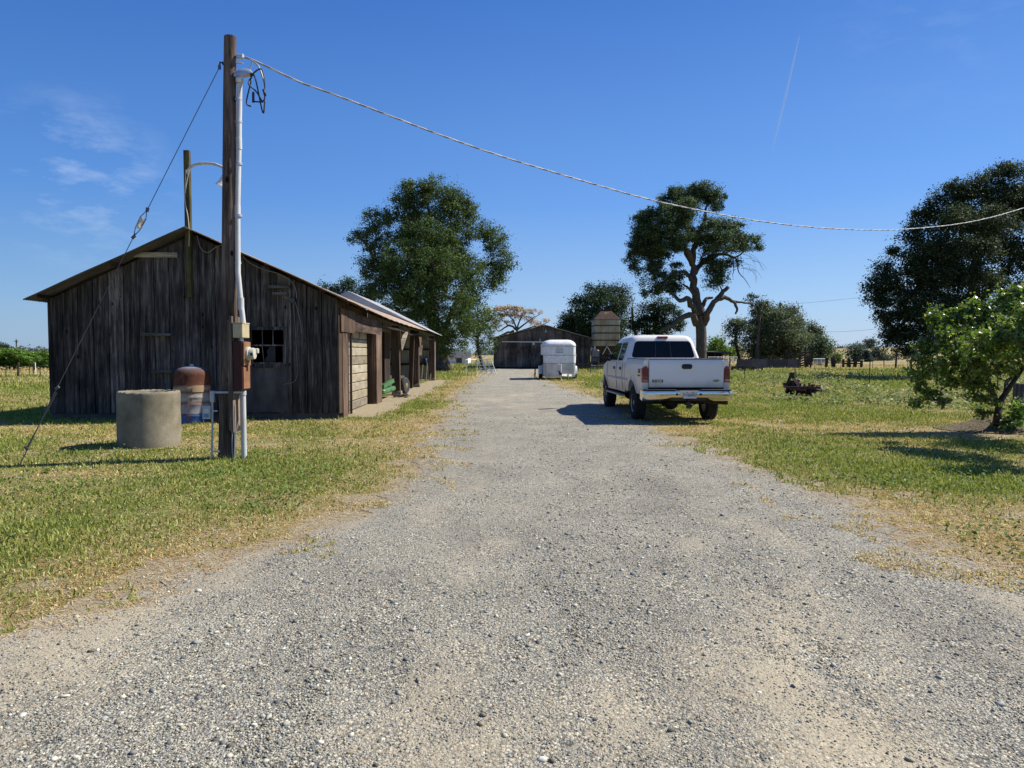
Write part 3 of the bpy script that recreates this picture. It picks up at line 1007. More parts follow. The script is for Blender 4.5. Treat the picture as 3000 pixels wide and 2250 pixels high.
# the low dark oak beside it
D5 = 86
b5 = Vector((P(1900, 1080, D5).x, D5, 0))
tree("oak_tree", "low dark leafy oak between the silo and the tall gnarled oak", b5,
     px_lobes(o4, s4, D5, [(430, 1150, 100, 75), (400, 1250, 120, 65), (550, 1170, 110, 80), (580, 1270, 110, 45), (510, 1090, 110, 45), (310, 1240, 50, 50), (660, 1240, 50, 40), (480, 1320, 150, 50)]),
     [b5, P(1910, 1030, D5), P(1915, 990, D5), P(1925, 940, D5)], .42, DARK, .3, 36, 1.3, .8, seed=10, twigs=.8)
# small branch of foliage at the end of the thin limb
tree("oak_tree", "sparse small oak rising left of the grey green trees, right of the gnarled oak", Vector((P(2215, 1075, 82).x, 82, 0)),
     px_lobes(o4, s4, 82, [(1255, 1030, 50, 30), (1270, 1090, 30, 45), (1350, 1090, 45, 40), (1300, 1150, 40, 30)]),
     [Vector((P(2215, 1075, 82).x, 82, 0)), P(2220, 1000, 82), P(2225, 930, 82), P(2212, 890, 82)], .22, [(.05, .065, .035), (.07, .085, .045)], .28, 26, .9, .6, seed=12)

# ivy-covered dark tree right of the barn roof
D6 = 96
zo, zs = (1300, 780), .2712
b6 = Vector((P(1760, 1075, D6).x, D6, 0))
tree("dark_tree", "dense dark rounded tree rising behind the barn roof and silo", b6,
     px_lobes(zo, zs, D6, [(1640, 290, 130, 90), (1880, 280, 110, 80), (1530, 400, 130, 100), (1750, 400, 180, 130, -3), (1900, 400, 80, 100), (1400, 560, 110, 80), (1340, 620, 90, 80), (1550, 560, 180, 120, -3), (1750, 600, 180, 140, -3), (1450, 690, 180, 80), (1650, 720, 200, 110), (1880, 560, 90, 120), (1330, 690, 70, 50), (1850, 760, 120, 110), (1480, 820, 160, 90)]),
     [b6, P(1765, 1000, D6), P(1750, 940, D6), P(1755, 880, D6)], .7, [(.024, .042, .02), (.034, .056, .027), (.045, .07, .034), (.018, .033, .015)], .34, 46, 1.7, 1.05, seed=13, bark="dark_bark")
tree("bare_tree", "half bare twiggy tree between the dark rounded tree and the gnarled oak", Vector((P(1872, 1075, 92).x, 92, 0)),
     px_lobes(zo, zs, 92, [(2020, 330, 50, 50), (2080, 470, 50, 60), (2040, 400, 50, 50), (2000, 620, 60, 50), (1950, 740, 50, 60), (2030, 540, 40, 40)]),
     [Vector((P(1872, 1075, 92).x, 92, 0)), P(1868, 1000, 92), P(1855, 950, 92), P(1852, 900, 92)], .3, [(.06, .07, .045), (.09, .095, .07)], .26, 12, .8, .6, seed=14, twigs=1.6)

# tan flowering tree behind the barn
D7 = 104
b7 = Vector((P(1515, 1075, D7).x, D7, 0))
Z7 = lambda x, y, dd=0: P(zo[0] + x * zs, zo[1] + y * zs, D7 + dd)
lm7 = [([Z7(790, 690), Z7(700, 640), Z7(600, 700), Z7(540, 640)], .17, .05), ([Z7(790, 690), Z7(880, 620), Z7(960, 560), Z7(1040, 520)], .15, .04), ([Z7(790, 690), Z7(760, 600), Z7(700, 530), Z7(640, 480)], .15, .04),
       ([Z7(790, 690), Z7(820, 590), Z7(860, 500), Z7(840, 460)], .14, .04), ([Z7(800, 710), Z7(950, 660), Z7(1050, 640), Z7(1130, 600)], .14, .04), ([Z7(760, 700), Z7(680, 720), Z7(600, 750)], .2, .1), ([Z7(700, 640), Z7(640, 590), Z7(560, 540)], .10, .03)]
tree("flowering_tree", "spreading tree with bare twisted limbs under a thin tan flowering top, behind the barn", b7,
     px_lobes(zo, zs, D7, [(520, 480, 60, 20), (620, 470, 60, 24), (720, 460, 70, 22), (830, 480, 80, 22), (930, 500, 50, 22), (950, 470, 50, 16), (1045, 510, 28, 22), (1110, 590, 35, 22), (570, 520, 50, 20), (880, 520, 40, 20), (690, 510, 60, 22), (1020, 620, 50, 18), (560, 590, 50, 30), (480, 560, 40, 50), (660, 440, 80, 14), (780, 445, 80, 14), (640, 530, 60, 28), (740, 520, 70, 30), (830, 550, 60, 28), (930, 570, 60, 24), (560, 640, 60, 24), (720, 600, 60, 22), (980, 610, 50, 18), (460, 500, 40, 30)]),
     [b7, Z7(790, 900), Z7(800, 780), Z7(790, 690)], .36, [(.40, .27, .12), (.48, .34, .17), (.34, .25, .12), (.24, .20, .10)], .26, 12, .9, .45, lm7, seed=15, twigs=2.2, flat=.9)

# big dark tree at the right edge
o8, s8, D8 = (2450, 440), .3376, 47
L8 = px_lobes(o8, s8, D8, [
    (1500, 180, 130, 60), (1400, 210, 90, 75), (1220, 290, 75, 65), (1050, 310, 80, 70), (1000, 400, 110, 90), (1180, 420, 140, 110), (1400, 400, 150, 120), (850, 480, 85, 65), (740, 545, 70, 50),
    (900, 600, 140, 100), (1100, 620, 170, 120, -2), (1350, 640, 170, 130, -2), (1550, 480, 110, 160), (690, 690, 85, 55), (620, 770, 55, 40), (800, 780, 140, 90, -1), (560, 880, 85, 45),
    (700, 930, 130, 90, -1), (950, 850, 170, 110, -2), (1200, 870, 170, 120, -3), (1400, 850, 130, 120), (410, 1010, 80, 50), (300, 1190, 80, 60), (450, 1130, 120, 80), (620, 1100, 140, 100, -1),
    (340, 1300, 80, 60), (500, 1280, 130, 100), (700, 1290, 150, 110, -1), (950, 1100, 170, 130, -2), (1200, 1130, 170, 130, -3), (1400, 1100, 110, 120), (440, 1430, 90, 70), (600, 1450, 140, 110),
    (850, 1380, 170, 130, -2), (1100, 1350, 170, 120, -2), (460, 1560, 80, 60), (600, 1590, 140, 90), (800, 1560, 160, 100, -1), (1000, 1500, 150, 90, -1), (480, 1660, 80, 45), (650, 1720, 130, 45),
    (850, 1700, 140, 50), (1000, 1650, 110, 60), (1750, 500, 220, 220), (1750, 900, 220, 220), (1700, 1300, 220, 200), (1350, 1450, 200, 120), (1200, 1680, 180, 90), (1500, 1650, 180, 120), (900, 1000, 200, 200, 4), (1200, 700, 200, 200, 4)])
b8 = Vector((P(2860, 1090, D8).x, D8, 0))
tree("oak_tree", "huge dark oak filling the right edge behind the small fruit tree", b8, L8,
     [b8, P(2858, 1000, D8), P(2850, 900, D8), P(2860, 780, D8), P(2870, 680, D8)], .55, [(.030, .042, .018), (.042, .058, .024), (.058, .076, .034), (.022, .032, .014)], .19, 50, 1.7, .60,
     [([P(2855, 950, D8), P(2740, 850, D8), P(2650, 790, D8)], .3, .08), ([P(2852, 900, D8), P(2940, 800, D8), P(2985, 740, D8)], .28, .08)], seed=17)

# grey green trees on the right
zz, zk = (2080, 840), .28029


def bg_tree(label, D, bx, items, pal, leaf=.32, per=34, clump=.9, seed=1, name="leafy_tree", group=None, r0=.3, dens=1.1, top=None, bark="dark_bark"):
    lb = px_lobes(zz, zk, D, items)
    cx = sum(l[0].x for l in lb) / len(lb); cz = sum(l[0].z for l in lb) / len(lb)
    b = Vector((P(bx, 1060, D).x, D, 0)); per = int(per * 1.3); dens *= 1.5
    return tree(name, label, b, lb, [b, Vector((b.x * .9 + cx * .1, D, cz * .3)), Vector((cx, D, cz * .7)), Vector((cx, D, cz))], r0, pal, leaf, per, dens, clump, seed=seed, group=group, bark=bark)


bg_tree("pale grey green oak, leftmost and thinnest of the trees over the corral wall", 88, 2165, [(270, 380, 85, 50), (210, 440, 45, 50), (330, 420, 60, 60), (250, 500, 60, 40), (290, 580, 50, 40)], GREYOAK, .3, 26, .8, 21)
bg_tree("rounded grey green tree with a low left bulge over the corral wall", 86, 2230, [(560, 200, 60, 40), (560, 300, 100, 80), (480, 400, 100, 90), (500, 520, 130, 100, -2), (620, 420, 90, 110), (450, 630, 80, 60), (580, 640, 120, 70), (500, 700, 130, 45), (620, 710, 110, 40)], GREYOAK, .3, 44, 1.0, 22, dens=1.3)
bg_tree("tallest grey green tree, rounded and dense, in front of the utility pole top", 84, 2305, [(780, 250, 90, 45), (850, 270, 60, 50), (760, 360, 110, 100, -2), (880, 400, 90, 90), (800, 500, 140, 100, -2), (930, 500, 70, 80), (760, 620, 130, 80), (900, 630, 90, 70), (690, 300, 40, 40), (780, 700, 140, 45), (900, 700, 90, 45)], GREYOAK, .3, 44, 1.0, 23, dens=1.3)
bg_tree("slender open tree just right of the tallest grey green tree", 100, 2372, [(1050, 430, 60, 40), (1110, 440, 60, 40), (1080, 500, 70, 40), (1130, 500, 40, 40), (1030, 480, 30, 40)], GREYOAK, .34, 22, .8, 24, top=.1)
bg_tree("low round bushy tree behind the wooden stock chute", 98, 2400, [(1100, 600, 100, 70), (1180, 600, 80, 60), (1050, 680, 90, 60), (1180, 690, 100, 60), (1240, 620, 50, 50), (1120, 740, 120, 40)], [(.07, .10, .045), (.09, .125, .06), (.055, .08, .035)], .34, 36, 1.0, 25)
bg_tree("bright green leafy tree behind the low open shelter", 92, 2105, [(40, 600, 60, 40), (110, 590, 60, 40), (90, 660, 120, 50), (190, 660, 60, 40), (230, 690, 50, 30), (20, 680, 60, 40)], [(.10, .17, .03), (.14, .21, .045), (.075, .13, .025)], .36, 36, 1.0, 26)
bg_tree("small olive bush between the bright green tree and the grey green oak", 95, 2165, [(270, 640, 40, 35), (320, 670, 40, 30), (290, 700, 50, 30)], [(.10, .12, .05), (.13, .14, .07)], .3, 24, .7, 27, r0=.12)
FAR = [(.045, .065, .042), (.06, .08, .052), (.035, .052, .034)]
bg_tree("small round dark tree standing alone on the dry field's near edge", 150, 2502, [(1510, 690, 50, 45), (1540, 720, 65, 45), (1500, 740, 50, 30), (1560, 680, 35, 30)], FAR, .6, 28, 1.6, 28, r0=.25)
bg_tree("narrow dark conifer between the round dark tree and the long hedge", 140, 2540, [(1640, 700, 12, 25), (1640, 730, 22, 30), (1640, 765, 32, 25)], [(.022, .036, .026), (.03, .046, .032)], .5, 40, 1.0, 29, name="conifer", r0=.2)
bg_tree("long low dark tree clump on the right under the huge oak", 160, 2600, [(1720, 720, 50, 45), (1780, 740, 60, 45), (1850, 740, 60, 40), (1910, 750, 50, 30), (1760, 690, 40, 40), (1690, 760, 40, 25)], FAR, .6, 32, 1.8, 30)
bg_tree("bright green small bush beside the corral posts", 110, 2447, [(1330, 740, 40, 25), (1340, 720, 25, 20), (1310, 760, 40, 20)], [(.09, .14, .03), (.13, .18, .05)], .4, 30, .8, 31, r0=.1)
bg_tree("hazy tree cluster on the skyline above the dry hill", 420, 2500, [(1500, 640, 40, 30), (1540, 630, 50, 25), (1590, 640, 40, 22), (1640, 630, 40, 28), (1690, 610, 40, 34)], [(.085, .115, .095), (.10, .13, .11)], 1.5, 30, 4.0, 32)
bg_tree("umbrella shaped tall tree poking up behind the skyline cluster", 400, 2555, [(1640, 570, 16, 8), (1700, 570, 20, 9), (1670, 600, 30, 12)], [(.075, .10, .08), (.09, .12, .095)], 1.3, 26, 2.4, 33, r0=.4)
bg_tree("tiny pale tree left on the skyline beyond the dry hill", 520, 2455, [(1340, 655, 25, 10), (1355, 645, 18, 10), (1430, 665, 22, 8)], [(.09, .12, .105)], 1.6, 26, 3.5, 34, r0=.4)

# small fruit tree in the right foreground
o9, s9, D9 = (2200, 820), .3617, 14.4
L9 = px_lobes(o9, s9, D9, [
    (1478, 285, 12, 38), (1530, 320, 14, 40), (1600, 325, 14, 42), (1665, 275, 14, 42), (1720, 255, 14, 45), (1800, 205, 16, 42), (1850, 320, 20, 55), (1890, 270, 18, 50), (1960, 225, 22, 55), (2045, 140, 22, 55), (2110, 105, 22, 45), (2165, 85, 22, 50), (1420, 500, 30, 16), (1900, 480, 120, 90, -2.2), (2050, 560, 150, 100, -2.4), (1780, 540, 80, 60, -1.6), (2150, 420, 160, 120, -2.6), (2250, 600, 120, 80, -3.0), (1760, 350, 20, 40),
    (1500, 320, 35, 25), (1560, 380, 90, 45), (1690, 310, 45, 35), (1800, 240, 30, 25), (1650, 450, 130, 70, -.3), (1450, 540, 100, 60), (1390, 650, 85, 70), (1390, 770, 80, 65), (1550, 640, 130, 90, -.4),
    (1700, 590, 140, 100, -.4), (1600, 760, 130, 65), (1400, 860, 50, 35), (1480, 930, 45, 18), (1545, 985, 32, 16), (1345, 1002, 20, 13), (1660, 835, 25, 18), (1850, 440, 140, 100), (1900, 620, 160, 120, -.4),
    (1800, 780, 110, 110), (1850, 900, 90, 80), (1930, 980, 60, 40), (2000, 320, 110, 80), (2090, 190, 70, 60), (2100, 400, 140, 120, -.5), (2130, 580, 120, 110), (1880, 1070, 35, 22), (2060, 700, 110, 70),
    (2380, 300, 220, 180), (2450, 520, 220, 160, -1), (2320, 120, 150, 90), (2640, 350, 250, 200, -1.5), (2500, 250, 250, 180, -2.8), (2600, 460, 200, 130, -3.4), (2350, 420, 160, 110, -1.6), (2900, 300, 200, 160, -2.2), (2750, 420, 190, 150, -4.3), (2950, 450, 200, 150, -4.2), (2560, 560, 130, 80, -4.6)], 1.25)
b9 = G(2918, 1258)
Z9 = lambda x, y, dd=0: P(o9[0] + x * s9, o9[1] + y * s9, D9 + dd)
tree("fruit_tree", "small leafy fruit tree with leaning forked trunk in the right foreground grass", b9, L9,
     [b9, Z9(1995, 1130), Z9(2005, 1050), Z9(2022, 980), Z9(2065, 915), Z9(2150, 790), Z9(2290, 600)], .085,
     [(.075, .125, .022), (.10, .16, .03), (.13, .19, .04), (.055, .095, .018), (.16, .21, .05), (.09, .14, .025), (.21, .20, .06), (.115, .17, .035)], .078, 40, .70, .18,
     [([Z9(2010, 1020), Z9(1960, 900), Z9(1900, 760), Z9(1760, 640), Z9(1600, 560)], .05, .012), ([Z9(2060, 920), Z9(2080, 820, .2), Z9(2190, 720, .2), Z9(2330, 560, .2)], .05, .015),
      ([Z9(1960, 900), Z9(1780, 830, -.1), Z9(1600, 860, -.1), Z9(1500, 920, -.1)], .022, .006), ([Z9(2290, 600), Z9(2500, 420, -1), Z9(2700, 400, -2.6)], .04, .012)],
     seed=19, cat="fruit tree", bark="dark_bark", mat="fruit_leaf", stub=.005, twigs=.5, flat=.35)
tree("sucker_bush", "bright leafy sucker growth at the foot of the small fruit tree", G(2968, 1262),
     px_lobes(o9, s9, 14.3, [(2110, 1120, 70, 45), (2190, 1090, 50, 60), (2150, 1170, 60, 30), (2060, 1150, 30, 25), (2230, 1030, 50, 50)]),
     [G(2968, 1262), Z9(2130, 1140), Z9(2140, 1090)], .02, [(.07, .13, .02), (.11, .18, .03), (.14, .21, .045)], .085, 22, .9, .14, seed=20, cat="bush", bark="dark_bark", mat="fruit_leaf", stub=.002)

# orchard on the left: young trees, all copies of three
ORCH = [(.07, .13, .02), (.10, .175, .03), (.13, .21, .04), (.055, .10, .017)]
protos = []
LABO = "young round green orchard tree in the rows beyond the left wire fence"
spots = []
for r_, D in enumerate((69, 77, 86, 97)):
    for k in range(9 if r_ else 4):
        spots.append(((-250 + k * 72 + r_ * 31) if r_ else (-20 + k * 60), D))
rdo = random.Random(8)
GO = "young orchard trees in rows"
for i, (px, D) in enumerate(spots):
    b = Vector((P(px, 1050, D).x, D, 0))
    if i < 3:
        lb = [(b + Vector((rdo.uniform(-.45, .45), rdo.uniform(-.45, .45), rdo.uniform(.55, 1.55))), .55, .55, .42) for _ in range(8)]
        t = tree("orchard_tree", LABO, b, lb, [b, b + Vector((0, 0, .5)), b + Vector((.05, 0, 1.0))], .05, ORCH, .2, 30, .9, .34, seed=40 + i, group=GO, twigs=.1)
        protos.append(t)
    else:
        t = copy_tree(protos[i % 3])
        t.location = b
    t.scale = (1.05 + rdo.uniform(0, .3),) * 2 + (.95 + rdo.uniform(0, .2),)
    if i == 0: t["label"] = "nearest orchard tree at the photo's left edge, hanging over the wire fence"; t.scale = (1.7, 1.7, 1.05)
    t.rotation_euler.z = rdo.uniform(0, 6.28)
bl = Vector((P(8, 1040, 210).x, 210, 0))
tree("oak_tree", "distant lone dark oak on the left horizon above the orchard", bl, px_lobes((0, 950), .12056, 210, [(80, 490, 60, 35), (170, 540, 60, 35), (40, 550, 70, 45), (120, 600, 90, 50), (60, 640, 80, 40), (190, 640, 40, 50)]),
     [bl, bl + Vector((0, 0, 1.6)), bl + Vector((0, 0, 3))], .4, [(.05, .07, .05), (.065, .085, .06)], .6, 26, 1.0, .8, seed=51)
# far-off woods along the horizon that read as one mass
n = 2600
xx = rng.uniform(-900, 900, n); yy = rng.uniform(620, 760, n)
keep = (np.abs(xx + 40) > 6)
C = np.stack([xx, yy, rng.uniform(0, 1, n) ** 1.3 * (3.5 + 5 * fbm(xx * .02, yy * 0, 90))], -1)[keep]
off = rng.normal(size=(len(C), 14, 3)) * np.array([3.2, 3.2, 1.6])
pos = (C[:, None] + off).reshape(-1, 3)
N_ = rng.normal(size=pos.shape); N_[:, 2] += .6; N_ /= np.linalg.norm(N_, axis=1, keepdims=True)
Lf = rng.uniform(1.6, 3.2, len(pos))
V, F = leaf_quads(pos, N_, Lf, Lf * .7, rng)
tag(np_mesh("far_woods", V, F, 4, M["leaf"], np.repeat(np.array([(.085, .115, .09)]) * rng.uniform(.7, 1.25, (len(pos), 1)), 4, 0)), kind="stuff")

# dry hill on the right
hx = np.linspace(60, 460, 60); hy = np.linspace(260, 800, 40)
hill = gmesh("hill", hx, hy, lambda x, y: -1.0 + 6.2 * np.exp(-((x - 250) / 95) ** 2) * sstep(260, 430, y) + fbm(x * .03, y * .03, 5) * .8, M["ground"], [lambda x, y: x * 0 + .95, lambda x, y: x * 0, lambda x, y: x * 0])
tag(hill, kind="structure")
# ------------------------------------------------------------------ old plank shed
rs_ = random.Random(21)
shed = thing("shed", "long weathered plank shed with open bays and rusty corrugated roof", "shed", SHED_O, SHED_R)
RX, RZ, SL = -3.43, 4.56, .448
EYB = 25.7


def rz(lx, ly):
    u = min(1, abs(lx - RX) / 3.77)
    z = RZ - SL * abs(lx - RX)
    e = -.22 * max(0, ly) / EYB * u
    if ly < 17.3:
        z -= .40 * max(0, ly + .2) / 14 * max(0, 1 - u) ** 1.7
        e -= .09 * u * math.sin(math.pi * min(1, max(0, ly / 16.2)))
    return z + e


def corr_roof(name, y0, y1, x0, x1, mat, dz=0.0, ns=12, th=.012, jag=0.0):
    mb = MB()
    ny = int((y1 - y0) / .02)
    top, bot = [], []
    for j in range(ny + 1):
        y = y0 + (y1 - y0) * j / ny
        wv = .011 * math.sin(2 * math.pi * y / .08)
        sheet = int((y - y0) / .66)
        jx = (math.sin(sheet * 12.9) * jag) if abs(x1 - RX) > 1 else 0
        rt, rb = [], []
        for i in range(ns + 1):
            x = x0 + (x1 + jx - x0) * i / ns
            z = rz(x, y) + dz + wv + .006 * math.sin(sheet * 3.3 + i)
            rt.append((x, y, z)); rb.append((x, y, z - th))
        top.append(rt); bot.append(list(reversed(rb)))
    mb.grid(top if x1 < x0 else [list(reversed(r)) for r in top])
    mb.grid([list(r) for r in bot] if x1 < x0 else [list(reversed(r)) for r in bot])
    for a, bb in ((0, -1),):
        for row_t, row_b in ((top[0], list(reversed(bot[0]))), (top[-1], list(reversed(bot[-1])))):
            mb.grid([row_t, row_b])
        mb.grid([[r[-1] for r in top], [r[0] for r in bot]])
    return mb.build(name, mat, shed, smooth=False)


# rusty corrugated iron
m, nt, b = new_mat("rusty_corrugated_iron")
v = coords(nt, (1, 1, 1))
f1 = noise(nt, coords(nt, (.7, 1.6, .7)), 1.5, 7, .65); f2 = noise(nt, v, 18, 5)
c = mixc(nt, ramp(nt, [(.36, 0.0), (.56, 1.0)], f1).outputs[0], (.33, .335, .34), ramp(nt, [(.3, (.20, .10, .05)), (.5, (.37, .23, .125)), (.7, (.50, .37, .235))], f2).outputs[0])
nt.links.new(c, b.inputs["Base Color"]); b.inputs["Roughness"].default_value = .7; b.inputs["Metallic"].default_value = .15
M["rusty_iron"] = m
M["zinc_iron"] = nmat("grey_corrugated_iron", [(.3, (.26, .265, .27)), (.7, (.40, .405, .41))], 2, (.5, 3, .5), rough=.6, metal=.15, bmp=0)
M["wall_iron"] = nmat("dull_wall_iron", [(.3, (.26, .25, .23)), (.7, (.48, .465, .43))], 2, (2, 2, .5), rough=.6, metal=.2, bmp=0)
M["dull_iron"] = nmat("dull_dark_iron", [(.3, (.06, .058, .056)), (.6, (.13, .125, .12)), (.8, (.20, .17, .14))], 2, (.6, 2, .6), rough=.6, metal=.2, bmp=0)
r1 = corr_roof("rusty_roof", -.45, 17.2, RX, .34, M["rusty_iron"], jag=.05)
corr_roof("dull_roof", -.45, 17.2, RX, -7.2, M["dull_iron"])
corr_roof("grey_roof", 16.9, EYB, RX, .42, M["zinc_iron"], .07)
corr_roof("grey_roof", 16.9, EYB, RX, -7.2, M["zinc_iron"], .07)

# front wall: individual wide boards trimmed under the roof
mb = MB()
WX0, WX1 = -6.93, 0.0
wl, wr, wb, wt = -2.06, -1.29, 1.36, 2.17           # window opening
tints = [.65, .95, .75, .9, 1.55, .8, .85, 1.2, 1.05, 1.3, 1.0, 1.15, .85, 1.1, 1.3, 1.35, .95, .85, .8]
nb = 19
bw = (WX1 - WX0) / nb
for k in range(nb):
    x0 = WX0 + k * bw + .006; x1 = WX0 + (k + 1) * bw - .007 - rs_.uniform(0, .010)
    y = rs_.uniform(-.008, .008); th = .028
    g = tints[k] * rs_.uniform(.9, 1.1)
    mb.tint(g, g * rs_.uniform(.96, 1.0), g * rs_.uniform(.92, 1.0))
    zb = .16 + rs_.uniform(-.012, .012)
    t0, t1 = rz(x0, 0) - .11, rz(x1, 0) - .11
    tp = [(x0, t0)] + ([(RX, rz(RX, 0) - .11)] if x0 < RX < x1 else []) + [(x1, t1)]
    segs = [(x0, x1, zb, None)]
    ww0, ww1 = wl - .02, wr + .02
    if x1 > ww0 and x0 < ww1:
        segs = []
        for a, bb, full in ((x0, min(x1, ww0), True), (max(x0, ww0), min(x1, ww1), False), (max(x0, ww1), x1, True)):
            if bb - a > .004:
                segs += [(a, bb, zb, None)] if full else [(a, bb, zb, wb - .02), (a, bb, wt + .02, None)]
    for a, bb, z0, z1 in segs:
        if z1 is None:
            ol = [(a, y, z0), (bb, y, z0), (bb, y, rz(bb, 0) - .11)] + ([(RX, y, rz(RX, 0) - .11)] if a < RX < bb else []) + [(a, y, rz(a, 0) - .11)]
        else:
            ol = [(a, y, z0), (bb, y, z0), (bb, y, z1), (a, y, z1)]
        mb.prism(ol, (0, th, 0))
mb.build("front_wall", M["wall_wood"], shed)
# left, back and partition walls
mb = MB()
mb.tint(.5)
for k in range(64):
    y0 = .04 + k * .4
    g = rs_.uniform(.6, 1.1); mb.tint(g)
    mb.span(-6.93, -6.90, y0, y0 + .392, .16, rz(-6.9, y0) - .16)
mb.build("long_wall", M["wall_wood"], shed)
mb = MB()
for k in range(60):
    y0 = .05 + k * .42
    g = rs_.uniform(.5, 1.0); mb.tint(g)
    if y0 < 6.0: continue
    mb.span(-4.0, -3.97, y0, y0 + .41, .05, rz(-4, y0) - .12)
mb.build("partition_wall", M["side_wood"], shed)
mb = MB()      # dark boards added behind the front wall: keep daylight out of the joints
mb.tint(.25); mb.prism([(WX0 + .02, .035, .2), (wl - .03, .035, .2), (wl - .03, .035, rz(wl, 0) - .16), (RX, .035, RZ - .18), (WX0 + .02, .035, rz(WX0, 0) - .16)], (0, .012, 0))
mb.prism([(wr + .03, .035, .2), (-.02, .035, .2), (-.02, .035, rz(0, 0) - .16), (wr + .03, .035, rz(wr, 0) - .16)], (0, .012, 0))
mb.span(wl - .03, wr + .03, .035, .047, .2, wb - .03); mb.span(wl - .03, wr + .03, .035, .047, wt + .04, rz(wr, 0) - .16)
mb.build("dark_backing", M["wall_wood"], shed)
mb = MB(); mb.span(-6.9, -.02, .04, .16, -.1, .155); mb.span(-6.9, -6.75, .16, EYB, -.1, .155)
mb.build("foundation", M["dark_concrete"], shed)

# window
win = MB()
for z0, z1, e in ((wt, wt + .075, .09), (wb - .07, wb, .03)): win.span(wl - e, wr + e, -.045, .03, z0, z1)
win.span(wl - .06, wl, -.04, .03, wb, wt); win.span(wr, wr + .06, -.04, .03, wb, wt)
win = win.tint(1.0).build("window", M["wall_wood"], shed)
mu = MB(); mu.tint(1.5)
zm = wb + .44
mu.span(wl, wr, -.02, .012, zm - .018, zm + .018)
for k in (1, 2):
    x = wl + (wr - wl) * k / 3
    mu.span(x - .011, x + .011, -.014, .006, zm + .018, wt)
x = wl + (wr - wl) / 3
mu.beam((x - .01, 0, zm - .018), (x + .03, 0, wb), .016, .016)
mu.span(wl, wr, -.02, .012, wb, wb + .03); mu.span(wl, wl + .025, -.018, .010, wb + .03, zm - .018); mu.span(wr - .025, wr, -.018, .010, wb + .03, zm - .018)
mu.build("sash_frame", M["wall_wood"], win)
gp = MB()
x0 = wl + .32; x1 = wl + .56
gp.prism([(x0, .004, wb + .04), (x1, .004, wb + .04), (x1, .004, zm - .03), (x0 + .10, .004, zm - .03), (x0 + .03, .004, zm - .14), (x0 + .06, .004, zm - .24), (x0 - .01, .004, zm - .33)], (0, .003, 0))
gp.build("broken_pane", plain("dusty_glass", (.035, .037, .04), .6, 0, .1), win)
mb = MB(); mb.tint(1.0)
mb.span(wl - .16, wr + .08, -.014, -.008, .18, 1.26)
mb.build("patch_panel", nmat("grey_stained_panel", [(.25, (.026, .025, .024)), (.5, (.066, .063, .060)), (.75, (.11, .106, .10))], 2.2, (1.5, 1, .6), rough=.9, bmp=.1), shed)
mb = MB(); mb.span(wl - .12, wr + .10, -.05, -.009, 1.262, 1.288); mb.build("window_sill", M["wall_wood"], shed)
mb = MB(); mb.tint(.12); mb.span(-6.88, -.3, 5.9, 5.93, 0, 2.6); mb.span(-6.88, -.3, .3, 5.85, 2.64, 2.67); mb.build("blackout_partition", M["wall_wood"], shed)  # near-black wall and ceiling added to keep the view through the window dark
mb = MB(); mb.tint(2.0)
mb.span(-4.82, -3.79, -.05, -.009, 3.90, 4.02)
mb.build("nailed_board", M["pale_wood"], shed)
for x0, x1, z, t_ in ((-4.66, -3.96, 2.06, 1.0), (-4.43, -3.96, 1.17, .7), (-1.62, -1.11, 3.20, .8), (-1.52, -1.17, 3.03, .8)):
    mb = MB(); mb.tint(t_ * .8); mb.span(x0, x1, -.11, -.009, z - .035, z + .035)
    mb.build("nailed_board", M["pale_wood"], shed)
mb = MB(); mb.span(-1.13, -1.0, -.075, -.009, 2.82, 2.94, .01)
mb.build("wire_box", plain("dark_green_grey_metal", (.05, .062, .055), .5), shed)
# grey wires stapled over the front
mb = MB()
pth = [(-3.3, -.05, 4.42), (-3.22, -.06, 4.12), (-3.05, -.05, 4.02), (-2.85, -.05, 4.15), (-2.6, -.05, 4.20), (-2.3, -.05, 4.02), (-2.1, -.05, 3.80), (-1.75, -.05, 3.62), (-1.4, -.05, 3.52), (-1.1, -.05, 3.35), (-.98, -.05, 3.15), (-.95, -.06, 2.92)]
mb.tube(smooth_path(pth, 5), .009, 6)
mb.tube(smooth_path([(-1.0, -.04, 2.85), (-.93, -.03, 2.6), (-.87, -.03, 2.3), (-.86, -.03, 2.1)], 4), .006, 5)
mb.tube(smooth_path([(-1.05, -.04, 2.85), (-1.02, -.03, 2.4), (-.98, -.03, 1.6), (-1.0, -.03, .98), (-1.3, -.03, .86)], 4), .005, 5)
mb.tube(smooth_path([(-1.34, -.12, 3.12), (-1.25, -.06, 2.98), (-1.12, -.06, 2.90)], 4), .006, 5)
mb.build("wall_wire", plain("grey_wire", (.24, .235, .22), .6), shed)

# right side: corner boards, header, garage door, posts
mb = MB(); mb.tint(.55)
mb.span(-.02, .03, 0.0, .35, .14, 2.78)
mb.build("corner_board", M["side_wood"], shed)
mb = MB(); mb.tint(1.15); mb.span(.0, .045, .36, .92, .02, 2.18); mb.span(.03, .05, .36, .75, -.02, .5)
mb.build("door_post", M["side_wood"], shed)
mb = MB(); mb.tint(.9); mb.span(.045, .075, .10, 1.72, 2.14, 2.70)
mb.build("plywood_patch", M["side_wood"], shed)
mb = MB(); mb.tint(.8); mb.span(.02, .06, 1.73, 6.1, 2.20, 2.66)
mb.build("header_board", M["side_wood_y"], shed)
mb = MB(); mb.tint(.35); mb.span(-.10, -.05, .93, 1.50, .0, 2.2)  # dark board stands in for the shaded recess beside the garage door
mb.build("recess_shade_board", M["side_wood"], shed)
mb = MB(); mb.tint(.9); mb.beam((-.0, 1.50, -.02), (-.02, 1.62, 2.14), .06, .10)
mb.build("jamb_plank", M["side_wood"], shed)
